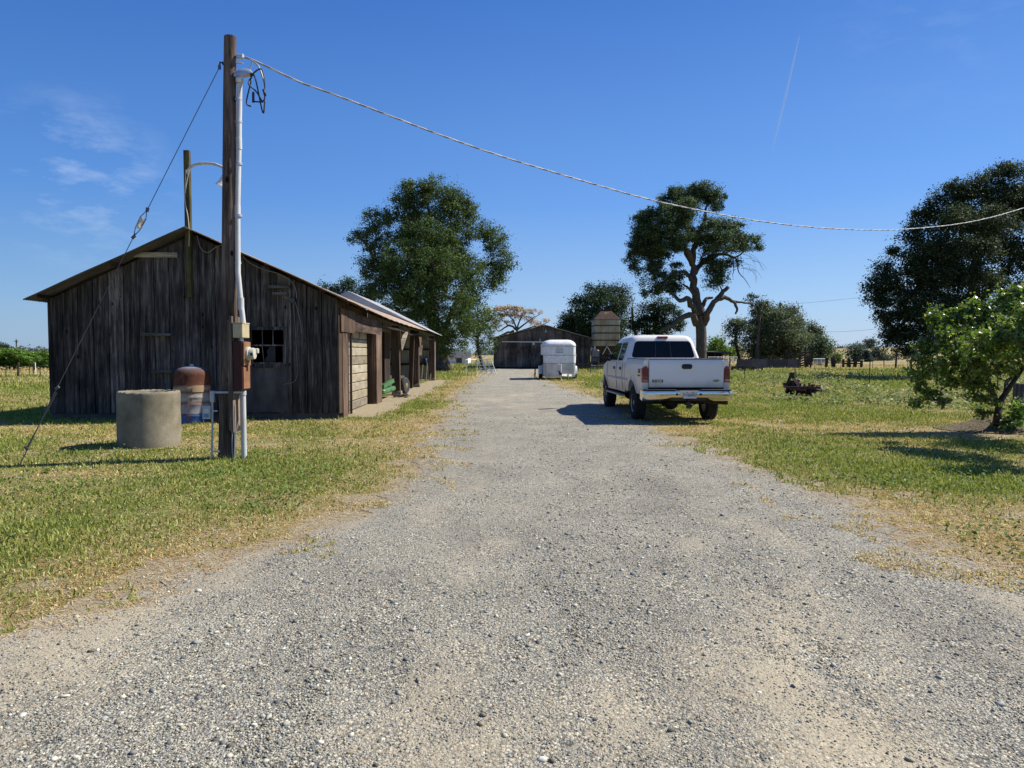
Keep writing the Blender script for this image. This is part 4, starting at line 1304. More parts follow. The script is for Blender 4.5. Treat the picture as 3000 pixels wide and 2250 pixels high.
# sectional garage door: nine ribbed panels
gd = MB()
zt = 2.26; dz = zt / 9
for k in range(9):
    z0 = .02 + k * dz
    g = [.62, .85, .9, .95, 1.05, .75, 1.05, 1.0, 1.1][k] * rs_.uniform(.9, 1.1)
    gd.tint(g, g * (.97 if k % 2 else 1.0), g * (.9 if k % 2 else 1.0))
    gd.box((-.24, 3.2, z0 + dz / 2), (.045, 3.5, dz - .018), None, .014)
gd.tint(.35); gd.span(-.27, -.262, 1.45, 4.95, .0, zt)
m, nt, b = new_mat("cream_door_panels")
c = ramp(nt, [(.3, (.20, .165, .11)), (.55, (.34, .295, .21)), (.8, (.43, .385, .29))], noise(nt, coords(nt, (1, 1.2, 3)), 2, 6)).outputs[0]
c = mixc(nt, 1.0, c, tintn(nt), "MULTIPLY"); nt.links.new(c, b.inputs["Base Color"]); b.inputs["Roughness"].default_value = .65
gdo = gd.build("garage_door", m, shed)
mb = MB(); mb.tube(smooth_path([(-.205, 2.6, 2.2), (-.20, 2.9, 1.98), (-.20, 3.3, 1.93), (-.20, 3.6, 2.02), (-.205, 3.8, 2.22)], 4), .008, 5)
mb.build("pull_cord", M["wire"], gdo)
mb = MB(); mb.tint(1.1); mb.span(-.06, .06, 5.1, 6.05, -.02, 2.22, .01); mb.tint(.45); mb.span(-.36, -.061, 5.04, 5.2, .0, 2.22)
mb.build("door_post", M["side_wood"], shed)


def bay_post(y, t_, w_=.26, lean=0.0, base=True):
    mb = MB(); mb.tint(t_)
    mb.beam((-.12 + lean, y, .0), (-.12, y, rz(-.12, y) - .25), w_, w_, (0, 1, 0))
    p = mb.build("bay_post", M["side_wood"], shed)
    if base:
        mb = MB(); mb.box((-.10 + lean, y, .04), (.36, .36, .24), None, .02); mb.build("post_footing", M["concrete"], p)


bay_post(10.3, .75, .30, .03); bay_post(16.9, .65, .30, 0)
bay_post(15.7, .4, .2, -.12, False)
bay_post(24.9, .8, .32)
mb = MB(); mb.tint(1.8); mb.beam((.07, 10.3, 1.75), (.13, 11.5, 2.45), .07, .16, (1, 0, 0)); mb.build("knee_brace", M["pale_wood"], shed)
mb = MB(); mb.tint(.9); mb.beam((.07, 10.2, 1.75), (.06, 9.9, 2.6), .05, .12, (1, 0, 0)); mb.build("knee_brace", M["side_wood"], shed)
mb = MB(); mb.tint(.9); mb.prism([(.05, 16.5, 2.42), (.05, 17.6, 2.42), (.05, 17.3, 1.95), (.05, 16.8, 1.95)], (.04, 0, 0)); mb.build("gusset_plate", M["side_wood"], shed)
mb = MB(); mb.tint(1.5); mb.beam((.06, 17.0, 1.5), (.08, 17.5, 2.0), .06, .14, (1, 0, 0)); mb.build("knee_brace", M["pale_wood"], shed)
for y0, y1, d_ in ((6.05, 10.3, .04), (10.3, 16.9, .10), (16.9, 25.2, .12)):
    mb = MB(); mb.tint(.5)
    za, zb_ = rz(0, y0) - .34, rz(0, y1) - .34
    pts = [(-.02, y0 + (y1 - y0) * i / 6, za + (zb_ - za) * i / 6 - d_ * math.sin(math.pi * i / 6)) for i in range(7)]
    for a, bb in zip(pts, pts[1:]): mb.beam(a, bb, .08, .26, (1, 0, 0))
    mb.build("eave_beam", M["side_wood_y"], shed)
for k in range(20):
    y = .3 + k * 1.3
    mb = MB(); mb.tint(.5)
    mb.beam((RX, y, rz(RX, y) - .10), (.20, y, rz(.20, y) - .10), .05, .13, (0, 1, 0))
    mb.build("rafter", M["side_wood"], shed)
for sgn, x0 in ((1, -6.9), (1, -5.2), (1, -1.6), (1, -.3)):
    mb = MB(); mb.tint(.6); mb.beam((x0, -.38, rz(x0, -.38) - .045), (x0, 1.2, rz(x0, 1.2) - .045), .09, .05, (1, 0, 0)); mb.build("purlin", M["side_wood_y"], shed)
# metal end wall with girts
mb = MB()
rows = []
for z in (0.05, 2.6):
    rows.append([(-4.0 + i * .016, EYB - .25 + .016 * math.sin(i * .016 / .12 * 2 * math.pi), z if z < 1 else rz(-4.0 + i * .016, EYB - .3) - .05) for i in range(250)])
mb.grid(rows)
mb.build("metal_end_wall", M["wall_iron"], shed)
mb = MB(); mb.tint(.45)
for z in (.95, 1.85): mb.span(-4.0, .0, EYB - .36, EYB - .28, z - .05, z + .05)
mb.span(-4.0, .0, EYB - .52, EYB - .28, 1.0, 1.03)
mb.build("wall_girt", M["side_wood"], shed)
mb = MB(); mb.span(-.02, .04, EYB - .3, EYB - .24, 0, 2.35); mb.build("corner_trim", M["white_metal"], shed)
mb = MB(); mb.tint(.6)
for z in (.9, 1.7): mb.span(-3.96, -3.86, 6.1, EYB - .5, z - .05, z + .05)
mb.beam((-.3, 6.3, 2.35), (-2.2, 9.8, 1.6), .06, .16); mb.beam((-2.6, 6.3, 2.0), (-1.2, 10.0, 1.55), .05, .12)
mb.build("inner_rail", M["side_wood_y"], shed)
mb = MB(); mb.tint(.3); mb.span(-1.5, -.85, 12.2, 13.6, .02, 2.5); mb.build("tall_cabinet", M["side_wood"], shed)
# lamp post on the gable
lp = thing("lamp_post", "square timber lamp post with curved arm fixed to the shed gable", "lamp post", (-7.71, 17.06, 2.95))
mb = MB(); mb.tint(1.0, .95, .7); mb.span(-.065, .065, -.05, .05, 0, 3.46)
lpp = mb.build("timber_post", wood("mossy_post", (.03, .028, .014), (.085, .078, .04), (.16, .145, .09), knots=False), lp)
mb = MB(); mb.tube(smooth_path([(.02, -.07, 2.9), (.12, -.10, 3.04), (.36, -.2, 3.10), (.80, -.4, 3.04), (1.18, -.6, 2.86), (1.24, -.62, 2.78)], 6), .034, 10)
mb.build("curved_arm", M["pvc"], lp, smooth=True)
mb = MB(); mb.lathe([(.03, .16), (.10, .13), (.13, -.03), (.17, -.12), (.16, -.13), (.02, -.06)], (1.13, -.62, 2.58), (.4, 0, 1), 18)
mb.build("lamp_shade", plain("white_lamp", (.72, .72, .70), .4), lp, smooth=True, angle=35)
mb = MB(); mb.tube(smooth_path([(.0, -.06, 3.0), (-.03, -.06, 2.6), (-.045, -.06, 2.3), (.02, -.06, 1.9), (.045, -.06, 1.5), (.03, -.06, 1.2)], 5), .011, 6)
mb.tube(smooth_path([(.1, -.1, 3.0), (.02, -.065, 2.75), (-.03, -.06, 2.45)], 4), .010, 6)
mb.build("lamp_wire", plain("cream_wire", (.55, .50, .38), .6), lp)

# things kept in the open bays
mw = thing("field_mower", "green rotary field mower parked in the open bay between post and garage door", "mower", SHED_O + Vector((.05 - .13, 8.0, 0)), SHED_R)
GRN = nmat("faded_green_paint", [(.3, (.03, .10, .035)), (.7, (.08, .20, .075))], 5, rough=.45, bmp=.05)
mb = MB(); mb.span(-1.6, .0, -1.3, 1.2, .22, .40, .05); mb.span(-1.3, -.25, -1.0, .6, .40, .52, .06); mb.beam((-.1, -1.2, .48), (-.1, 1.1, .60), .10, .14)
mb.build("mower_deck", GRN, mw)
mb = MB(); mb.span(-1.2, -.3, -1.3, -.3, .53, .62, .02); mb.build("deck_cover", plain("pale_green_cover", (.42, .50, .40), .6), mw)
mb = MB(); mb.tube(smooth_path([(-.4, .5, .36), (-.35, 1.2, .44), (-.25, 1.9, .50), (-.15, 2.35, .50)], 4), .035, 8); mb.tube([(-.15, 2.35, .50), (-.1, 3.1, .32)], .025, 8)
mb.build("wheel_arm", plain("dull_green_arm", (.05, .075, .045), .6), mw)
wh = MB(); wh.lathe([(.19, -.08), (.29, -.085), (.33, -.05), (.34, 0), (.33, .05), (.29, .085), (.19, .08)], (.08, 3.1, .33), (1, -.3, 0), 28)
wh = wh.build("tail_wheel", plain("worn_rubber", (.028, .027, .026), .85), mw, smooth=True, angle=40)
mb = MB(); mb.lathe([(.20, -.05), (.20, .05), (.12, .075), (.05, .10), (.01, .11)], (.08, 3.1, .33), (1, -.3, 0), 20); mb.build("rim", nmat("mud_yellow_rim", [(.3, (.14, .10, .035)), (.7, (.25, .19, .08))], 8), wh, smooth=True, angle=40)
mb = MB(); mb.tube(smooth_path([(-.9, -1.6, .4), (-1.0, -1.5, 1.1), (-1.1, -.9, 1.3), (-1.2, .2, 1.3), (-1.2, .5, .9)], 4), .03, 8); mb.build("hitch_frame", M["soot_steel"], mw)
mb = MB()
for k in range(14):
    a = rs_.uniform(0, 6.28); r_ = rs_.uniform(0, .35)
    mb.tube(smooth_path([(.2 + r_ * math.cos(a), .9 + r_ * math.sin(a) * 1.6, .03), (.2 + rs_.uniform(-.3, .3), .9 + rs_.uniform(-.5, .5), .09), (.2 + rs_.uniform(-.4, .4), .9 + rs_.uniform(-.6, .6), .03)], 4), .014, 5)
ch = mb.build("chain", M["soot_steel"], None, loc=(0, 0, 0))
ch.location = SHED_O + Vector((.05 - .13, 8.0, 0)); ch.rotation_euler.z = SHED_R
tag(ch, "tangled dark chains lying on the dirt before the green mower", "chain")


def at_shed(x, y, z=0):
    return SHED_O + Matrix.Rotation(SHED_R, 3, 'Z') @ Vector((x, y, z))


for i, (x, y, h, t_, lab) in enumerate(((-.62, 23.6, .95, 1.6, "pale short stake leaning on the metal end wall, nearest the bay post"), (-.42, 24.2, 1.05, 1.9, "tallest pale stake leaning on the metal end wall, middle one"), (-.2, 24.4, .6, 1.2, "dark handled stake leaning beside the shed's far corner post"))):
    mb = MB(); mb.tint(t_); mb.beam((0, 0, 0), (.05, .45, h), .05, .06)
    if i == 2: mb.tint(.15); mb.beam((.05, .45, h), (.09, .62, h + .5), .13, .04)
    o = mb.build("wooden_stake", M["pale_wood"]); o.location = at_shed(x, y); o.rotation_euler.z = SHED_R
    tag(o, lab, "stake", "stakes leaning in the open bay")
mb = MB(); mb.lathe([(.10, 0), (.11, .02), (.11, .26), (.09, .29), (.04, .30), (.04, .33), (.03, .34)], (0, 0, 0), (0, 0, 1), 16)
o = mb.build("blue_can", plain("blue_can", (.03, .05, .17), .5), smooth=True, angle=35); o.location = at_shed(-.55, EYB - .40, 1.03); tag(o, "dark blue can standing on the shelf of the metal end wall", "can")
mb = MB(); mb.lathe([(.05, 0), (.055, .02), (.055, .13), (.035, .16), (.035, .19), (.01, .195)], (0, 0, 0), (0, 0, 1), 14)
o = mb.build("small_bottle", plain("pale_bottle", (.30, .26, .26), .4), smooth=True, angle=35); o.location = at_shed(-.22, EYB - .40, 1.03); tag(o, "small pale bottle on the shelf right of the blue can", "bottle")
mb = MB(); mb.tint(1.5); mb.span(-.42, .42, -.02, .02, 0, .62, .01); mb.beam((-.36, .022, .05), (.36, .022, .57), .05, .03); mb.span(-.42, .42, -.035, -.021, .04, .10); mb.span(-.42, .42, -.035, -.021, .50, .56)
o = mb.build("wooden_screen", M["pale_wood"]); o.location = at_shed(-.75, 14.6); o.rotation_euler = (-.18, 0, .4); tag(o, "pale square wooden screen leaning inside the second open bay", "screen")
mb = MB(); mb.tint(1.2); mb.box((0, 0, .12), (.3, .4, .24), None, .02); mb.tint(.8); mb.box((0, .02, .27), (.24, .3, .055), None, .01)
o = mb.build("wooden_block", M["side_wood"]); o.location = at_shed(-.45, 15.6); o.rotation_euler.z = .3; tag(o, "small stacked wooden block on the dirt near the second bay post", "block")

# pressure tank, rusty with blue and white bands
D = 16.35
m, nt, b = new_mat("rusty_painted_tank")
tcz = nt.nodes.new("ShaderNodeSeparateXYZ"); nt.links.new(coords(nt), tcz.inputs[0])
f = noise(nt, coords(nt, (1, 1, 2.2)), 5, 7, .68)
zz_ = mathn(nt, "ADD", mathn(nt, "DIVIDE", tcz.outputs[2], 1.36), mathn(nt, "MULTIPLY", mathn(nt, "SUBTRACT", f, .5), .07))
base = ramp(nt, [(0, (.03, .085, .25)), (.19, (.035, .10, .28)), (.20, (.05, .035, .03)), (.225, (.24, .25, .27)), (.36, (.24, .235, .23)), (.38, (.17, .11, .095)), (.41, (.18, .13, .11)), (.43, (.27, .265, .25)), (.53, (.27, .25, .22)), (.57, (.14, .07, .035)), (.61, (.28, .235, .17)), (.66, (.26, .205, .14)), (.69, (.095, .034, .018)), (.86, (.075, .026, .015)), (.955, (.10, .065, .06)), (.985, (.15, .19, .27)), (1.0, (.2, .24, .31))], zz_)
rust = ramp(nt, [(.52, 0.0), (.66, .85)], noise(nt, coords(nt, (1, 1, .5)), 7, 7, .7)).outputs[0]
c = mixc(nt, rust, base.outputs[0], (.15, .065, .033))
c = mixc(nt, ramp(nt, [(.70, 0.0), (.76, .9)], noise(nt, coords(nt), 3.2, 2)).outputs[0], c, (.45, .43, .40))
nt.links.new(c, b.inputs["Base Color"]); b.inputs["Roughness"].default_value = .8; b.inputs["Specular IOR Level"].default_value = .2; bump(nt, b, f, .25, .01)
c0 = P(565, 1240, D)
tk = thing("pressure_tank", "rusty round-topped tank with white and blue bands against the shed", "tank", (c0.x, D, -.05))
mb = MB(); prof = [(.37, .0), (.385, .02), (.385, .10)]
for zc in (.24, .5, .66, .86): prof += [(.385, zc - .03), (.394, zc - .012), (.394, zc + .012), (.385, zc + .03)]
prof += [(.385, 1.14), (.378, 1.20), (.35, 1.265), (.28, 1.315), (.18, 1.345), (.06, 1.358), (.0, 1.36)]
mb.lathe(prof, (0, 0, 0), (0, 0, 1), 48); mb.build("tank_body", m, tk, smooth=True, angle=50)
mb = MB(); mb.lathe([(.05, 1.35), (.05, 1.385), (.035, 1.39), (.035, 1.41), (0, 1.412)], (0, 0, 0), (0, 0, 1), 14); mb.build("top_fitting", M["steel_box"], tk)
mb = MB(); mb.lathe([(.36, -.03), (.39, -.03), (.39, .012), (.36, .012)], (0, 0, 0), (0, 0, 1), 40); mb.build("base_ring", M["soot_steel"], tk)
mb = MB()
rows = []
for z in (.78, .93): rows.append([(.398 * math.sin(a), -.398 * math.cos(a), z) for a in [R(25 + i * 6) for i in range(7)]])
mb.grid(rows); mb.build("old_label", plain("faded_tan_label", (.33, .22, .12), .7), tk)
mb = MB(); mb.tube(smooth_path([(.36, -.1, .1), (.50, -.15, .08), (.62, -.15, .2), (.66, -.14, .12), (.8, -.15, .10)], 4), .022, 8); mb.span(.44, .66, -.22, -.08, .02, .16, .02); mb.build("pump_fitting", M["rusty_steel"], tk)

# concrete pipe ring
cp = G(437, 1316); cpx = P(437, 1200, 12.35)
pr = MB()
ro, ri, hh_ = .50, .415, .95
N = 96
vs, rows = [], []
for (r_, z, j) in ((ro, -.05, 0), (ro + .006, .3, 0), (ro - .002, .62, 0), (ro, .90, 0), (ro - .002, hh_ - .02, .006), (ro - .02, hh_, .012), (ri + .02, hh_, .010), (ri, hh_ - .03, .006), (ri, .4, 0), (ri, -.05, 0)):
    rows.append([((r_ + rs_.uniform(-j, j)) * math.cos(2 * math.pi * k / N), (r_ + rs_.uniform(-j, j)) * math.sin(2 * math.pi * k / N), z + rs_.uniform(-j, j) * .8) for k in range(N)])
for r_ in rows: r_.append(r_[0])
pr.grid(rows)
po = pr.build("concrete_pipe", M["concrete"], smooth=True, angle=50)
po.location = (cpx.x, 12.35, 0); tag(po, "upright hollow concrete pipe section standing on the grass before the shed", "concrete pipe")
# ------------------------------------------------------------------ service pole with meter
PB = Vector((-4.36, 10.8, 0))
pole = thing("utility_pole", "tall brown wooden service pole with meter box, conduit and weatherhead", "utility pole", PB)
mb = MB()
rows = []
NP = 28
for i in range(31):
    t_ = i / 30; z = -.1 + 6.42 * t_
    r_ = .132 - .046 * t_
    cx = .17 * t_ + .012 * math.sin(t_ * 5)
    rows.append([(cx + r_ * (1 + .02 * math.sin(k * 2.7 + i * .3) + .014 * math.sin(k * 5.1)) * math.cos(2 * math.pi * k / NP), r_ * (1 + .02 * math.sin(k * 2.7 + i * .3)) * math.sin(2 * math.pi * k / NP), z) for k in range(NP)])
    rows[-1].append(rows[-1][0])
mb.grid(rows)
top = [Vector(p) for p in rows[-1][:-1]]
mb.add(top + [Vector((.17, 0, 6.33))], [(i, (i + 1) % NP, NP) for i in range(NP)])
mb.build("pole_shaft", M["post_wood"], pole, smooth=True, angle=60)


def W(px, py, Y): return P(px, py, Y) - PB


mb = MB()
cpts = [W(702, 235, 10.78), W(700, 420, 10.78), W(696, 620, 10.78), W(697, 800, 10.74), W(706, 890, 10.72), W(713, 950, 10.72)]
mb.tube(cpts, .039, 14)
for q in (cpts[2], cpts[1], cpts[4]):
    mb.tube([q + Vector((0, 0, .09)), q - Vector((0, 0, .09))], .044, 14)
riser = mb.build("riser_conduit", M["pvc"], pole, smooth=True, angle=40)
for py in (290, 357, 480, 632, 770):
    c = W(700 if py < 700 else 697, py, 10.78)
    mb = MB(); mb.lathe([(.041, -.018), (.048, -.018), (.048, .018), (.041, .018)], c, (0, 0, 1), 14); mb.box(c + Vector((-.075, .0, 0)), (.09, .012, .036))
    mb.build("strap", M["galv"], riser)
hd = W(702, 232, 10.78)
mb = MB(); mb.lathe([(.048, -.07), (.06, -.05), (.062, .0)], hd, (0, 0, 1), 18)
rows = []
for i in range(9):
    a = i / 8
    cx = hd + Vector((-.06 + .28 * a, -.02, .10 - .02 * a))
    hh = .10 * math.sin(math.pi * min(1, .2 + a * .8)) ** .5 + .01
    rows.append([(cx.x, cx.y + .062 * math.cos(k * math.pi / 8) * (1 - .3 * abs(a - .5)), hd.z + .015 + .05 * a + hh * 1.0 * math.sin(k * math.pi / 8)) for k in range(9)])
mb.grid(rows)
mb.add([r[0] for r in rows] + [r[-1] for r in rows], [tuple(range(9)) + tuple(reversed(range(9, 18)))])
mb.build("weatherhead", M["galv"], pole, smooth=True, angle=60)
tip = hd + Vector((.22, -.02, .07))
att_pt = W(703, 165, 10.78)
mb = MB()
for k, (b1_, b2_, e) in enumerate((((768, 205), (775, 290), (742, 298)), ((748, 230), (770, 330), (776, 292)), ((735, 240), (722, 300), (735, 312)), ((728, 245), (752, 270), (770, 300)))):
    mb.tube(smooth_path([tip + Vector((-.04, .02 * k - .03, -.03)), W(*b1_, 10.74 - .03 * k), W(*b2_, 10.72), W(*e, 10.72)], 6), .011, 6)
mb.tube([W(742, 270, 10.7), W(742, 300, 10.7)], .02, 6); mb.tube([W(772, 262, 10.7), W(777, 280, 10.7)], .022, 6)
mb.build("drip_loop", M["black_rubber"], pole, smooth=True)
mb = MB()
mb.tube(smooth_path([W(738, 178, 10.78), W(758, 195, 10.77), W(772, 235, 10.76), W(778, 268, 10.75)], 6), .011, 6)
mb.tube(smooth_path([W(738, 182, 10.79), W(733, 205, 10.80), W(737, 240, 10.78)], 6), .009, 6)
mb.build("tail_wire", M["cable"], pole, smooth=True)
mb = MB(); mb.box(W(703, 165, 10.78), (.12, .05, .07), None, .015); mb.tube([W(690, 184, 10.8), W(712, 185, 10.8)], .012, 6)
mb.build("cable_clevis", M["galv"], pole)
mb = MB(); mb.prism([W(646, 181, 10.8), W(662, 180, 10.8), W(652, 190, 10.8)], (0, .03, 0)); mb.tube([W(645, 182, 10.8), W(643, 197, 10.75)], .012, 6)
mb.build("guy_bracket", M["black_metal"], pole)
# mounting board and boxes on the right side
mb = MB(); mb.tint(1.6); mb.beam((.17, -.02, .42), (.165, -.02, 2.16), .38, .04, (1, 0, 0)); mb.build("mounting_board", M["post_wood"], pole)
mb = MB(); mb.tint(1.3); mb.span(.12, .18, -.2, -.15, .45, 2.1); mb.build("board_edge", M["post_wood"], pole)
mb = MB(); mb.span(.195, .345, -.20, .08, 1.835, 2.05, .008); mb.span(.19, .35, -.205, .085, 2.05, 2.065); jb = mb.build("junction_box", M["cream"], pole)
mb = MB(); mb.lathe([(.035, 1.70), (.035, 1.84)], (.27, -.06, 0), (0, 0, 1), 14); mb.build("nipple", M["galv"], pole)
mb = MB(); mb.span(.193, .335, -.20, .085, 1.05, 1.79, .008); mbx = mb.build("meter_box", M["meter_red_shaded"], pole)
mb = MB(); mb.span(.337, .362, -.19, .075, 1.42, 1.775, .006); mb.span(.337, .35, -.185, .07, 1.07, 1.40, .004); mb.span(.345, .375, -.08, .0, 1.36, 1.43); mb.build("cover_plate", M["meter_orange_sunlit"], mbx)
mb = MB(); mb.lathe([(.105, .362), (.105, .395), (.088, .40), (.088, .455), (.08, .475), (.0, .48)], (0, -.06, 1.60), (1, 0, 0), 28); mb.span(.40, .50, -.02, .06, 1.60, 1.68, .012)
mtr = mb.build("electric_meter", M["meter_white"], mbx, smooth=True, angle=40)
mb = MB(); mb.span(.44, .475, -.166, -.158, 1.57, 1.61); mb.build("meter_dial", M["black_metal"], mtr)
# lower conduit
mb = MB(); mb.tube([(.275, -.03, -.05), (.272, -.03, 1.0)], .041, 16); mb.build("lower_conduit", M["pvc"], pole, smooth=True, angle=40)
mb = MB(); mb.lathe([(.05, .97), (.05, 1.03), (.03, 1.05)], (.272, -.03, 0), (0, 0, 1), 16)
mb.tube([(-.10, -.17, 1.02), (.272, -.17, 1.02)], .017, 10); mb.tube([(.272, -.17, 1.02), (.272, -.03, 1.03)], .017, 8); mb.span(-.165, -.105, -.20, -.13, .87, 1.045, .012)
mb.tube([(-.138, -.165, .88), (-.142, -.165, .55), (-.165, -.168, -.05)], .0155, 10)
mb.span(-.15, -.05, -.175, -.16, .12, .14); mb.span(-.15, -.06, -.175, -.155, .73, .75)
mb.build("side_conduit", M["steel_box"], pole, smooth=True, angle=35)
mb = MB(); mb.span(-.27, -.155, -.215, -.12, .62, .81, .008); mb.span(-.275, -.15, -.225, -.115, .79, .82, .004)
db = mb.build("disconnect_box", M["steel_box"], pole)
mb = MB(); mb.span(-.25, -.175, -.218, -.2155, .645, .70); mb.build("warning_label", plain("blue_grey_sticker", (.10, .22, .36), .5), db)
mb = MB(); mb.span(-.25, -.17, -.218, -.2155, .715, .775); mb.build("warning_label", plain("pale_sticker", (.58, .58, .55), .5), db)
mb = MB()
mb.tube(smooth_path([(.18, -.16, .80), (.165, -.17, .5), (.15, -.17, .25), (.16, -.16, 0)], 5), .008, 5)
mb.tube(smooth_path([(.20, -.15, .82), (.19, -.16, .4), (.18, -.16, .0)], 5), .007, 5)
mb.tube(smooth_path([(.24, -.12, .62), (.21, -.14, .45), (.19, -.15, .2)], 5), .008, 5)
mb.build("ground_wire", plain("grey_ground_wire", (.30, .30, .30), .5), pole)

# overhead twisted cable
A2, B2 = Vector((-4.15, 10.8)), Vector((19.7, 27.0))
pp = [(706, 165), (725, 170), (760, 184), (814, 210), (880, 241), (949, 266), (1085, 317), (1220, 369), (1356, 419), (1492, 465), (1627, 506), (1763, 546), (1898, 583), (2034, 613), (2170, 639), (2305, 658), (2441, 670), (2576, 674), (2658, 671), (2793, 658), (2902, 637), (3000, 609), (3060, 592)]
wp = []
for px, py in pp:
    r_ = ray(px, py)
    dA = B2 - A2
    k = (A2.x * dA.y - A2.y * dA.x) / (r_.x * dA.y - r_.y * dA.x)
    wp.append(Vector((r_.x * k, r_.y * k, EYE + r_.z * k)))
ctr = smooth_path(wp, 26)
cab = thing("overhead_cable", "twisted silver overhead cable sagging from the service pole across the sky", "cable", wp[0])
dist = [0]
for a, bb in zip(ctr, ctr[1:]): dist.append(dist[-1] + (bb - a).length)
for s_ in range(3):
    pts = []
    for i, p in enumerate(ctr):
        t_ = (ctr[min(i + 1, len(ctr) - 1)] - ctr[max(i - 1, 0)]).normalized()
        u_ = t_.cross(Vector((0, 0, 1))).normalized(); v_ = u_.cross(t_)
        a = dist[i] * 6.283 / .95 + s_ * 2.094
        rr = .0095 if i > 12 else .017 + .02 * (12 - i) / 12 * (s_ > 0)
        pts.append(p + u_ * math.cos(a) * rr + v_ * math.sin(a) * rr)
    mb = MB(); mb.tube(pts, .0066 if s_ == 0 else .0074, 6)
    mb.build("cable_strand", M["cable"] if s_ < 2 else plain("grey_insulated_strand", (.24, .24, .25), .6), cab, world=True, smooth=True)
# pole at the right edge that carries the far end
p2 = Vector((19.9, 27.1, 0))
rp = thing("utility_pole", "brown wooden pole cut off by the photo's right edge, by the big oak", "utility pole", p2)
mb = MB(); mb.tube([Vector((0, 0, -.1)), Vector((.02, 0, 3.5)), Vector((.05, 0, 7.8))], [.16, .14, .115], 16); mb.build("pole_shaft", M["post_wood"], rp, smooth=True, angle=50)
mb = MB(); mb.span(-.26, -.1, -.03, .03, 7.16, 7.24); mb.build("cable_clevis", M["galv"], rp)

# guy wire with insulator
g0 = P(643, 197, 10.75); g1_ = G(50, 1368)
gw = thing("guy_wire", "steel guy wire running from the pole top down to the grass at left", "guy wire", g1_)
gp_ = lambda t_: g0 + (g1_ - g0) * t_
mb = MB(); mb.tube([g0, gp_(.375)], .0055, 6); mb.tube([gp_(.428), gp_(.82)], .0055, 6); mb.tube([gp_(.82), g1_ - Vector((0, 0, .05))], .008, 6)
sidev = (g1_ - g0).cross(Vector((0, 1, 0))).normalized() * .045
for s_ in (-1, 1):
    mb.tube([gp_(.370), gp_(.390) + sidev * s_, gp_(.417) + sidev * s_ * .8, gp_(.435)], .006, 5)
for t_ in (.0, .368, .437, .81, .955): mb.box(gp_(t_), (.035, .03, .06), Matrix.Rotation(t_ * 9, 3, 'Y'))
mb.tube([gp_(.82) + sidev * .6, gp_(.955)], .006, 5)
mb.build("wire", M["wire"], gw, world=True)
mb = MB(); ax = (g1_ - g0).normalized(); mb.lathe([(.016, -.085), (.040, -.08), (.044, -.055), (.036, -.03), (.036, .03), (.044, .055), (.040, .08), (.016, .085)], gp_(.402), ax, 14)
mb.build("insulator", M["porcelain"], gw, world=True, smooth=True, angle=40)

# ------------------------------------------------------------------ pickup truck
TRK = Vector((3.985, 16.25, 0)); TRZ = R(2.0)
truck = thing("pickup_truck", "dusty white crew cab pickup truck parked on the gravel's grassy right edge", "pickup truck", TRK, TRZ)
m, nt, b = new_mat("white_truck_paint")
sz = nt.nodes.new("ShaderNodeSeparateXYZ"); nt.links.new(coords(nt), sz.inputs[0])
f = noise(nt, coords(nt), 3.5, 7, .65)
dirt = ramp(nt, [(.0, .95), (.30, .66), (.60, .16), (1.0, .07)], mathn(nt, "ADD", mathn(nt, "MULTIPLY", mathn(nt, "SUBTRACT", sz.outputs[2], .55), 1.3), mathn(nt, "MULTIPLY", mathn(nt, "SUBTRACT", f, .5), .55), True)).outputs[0]
c = mixc(nt, dirt, (.79, .755, .69), (.40, .34, .25))
nt.links.new(c, b.inputs["Base Color"])
nt.links.new(mathn(nt, "ADD", mathn(nt, "MULTIPLY", dirt, .5), .28, True), b.inputs["Roughness"])
b.inputs["Coat Weight"].default_value = .35; b.inputs["Coat Roughness"].default_value = .12
M["truck_white"] = m
m, nt, b = new_mat("chrome"); b.inputs["Base Color"].default_value = (.58, .575, .56, 1); b.inputs["Metallic"].default_value = 1
f = noise(nt, coords(nt), 8, 5); nt.links.new(ramp(nt, [(.35, .12), (.7, .30)], f).outputs[0], b.inputs["Roughness"]); M["chrome"] = m
M["tint_glass"] = plain("tinted_glass", (.006, .0065, .007), .06, 0, .22)
M["side_glass"] = plain("side_glass", (.012, .014, .018), .02, 0, 1.0)
M["black_trim"] = plain("black_plastic_trim", (.018, .018, .02), .45)
M["tyre"] = nmat("tyre_rubber", [(.3, (.013, .013, .013)), (.7, (.032, .03, .028))], 12, rough=.9, bmp=.3)
M["rim"] = plain("dull_alloy", (.30, .30, .31), .4, .7)
m, nt, b = new_mat("red_lens"); b.inputs["Base Color"].default_value = (.20, .004, .009, 1); b.inputs["Roughness"].default_value = .12; b.inputs["Coat Weight"].default_value = .3; M["red_lens"] = m
M["dark_red_lens"] = plain("dark_red_lens", (.10, .006, .012), .15)
M["clear_lens"] = plain("clear_lens", (.25, .19, .18), .2)
M["underside"] = nmat("dirty_underside", [(.3, (.015, .014, .013)), (.7, (.05, .044, .038))], 8, rough=.9)

HW = [(.50, .95), (.62, .975), (.80, 1.0), (1.0, 1.014), (1.15, 1.012), (1.30, 1.0), (1.40, .985), (1.45, .965), (1.475, .94)]
hw = lambda z: float(np.interp(z, [h[0] for h in HW], [h[1] for h in HW]))
AX = [(1.12, .44), (5.09, .44)]
AR = .53


def zlow(y):
    z = .60 if y > 2.2 else .66
    for ya, za in AX:
        dd = abs(y - ya)
        if dd < AR: z = max(z, za + math.sqrt(AR * AR - dd * dd))
    return z


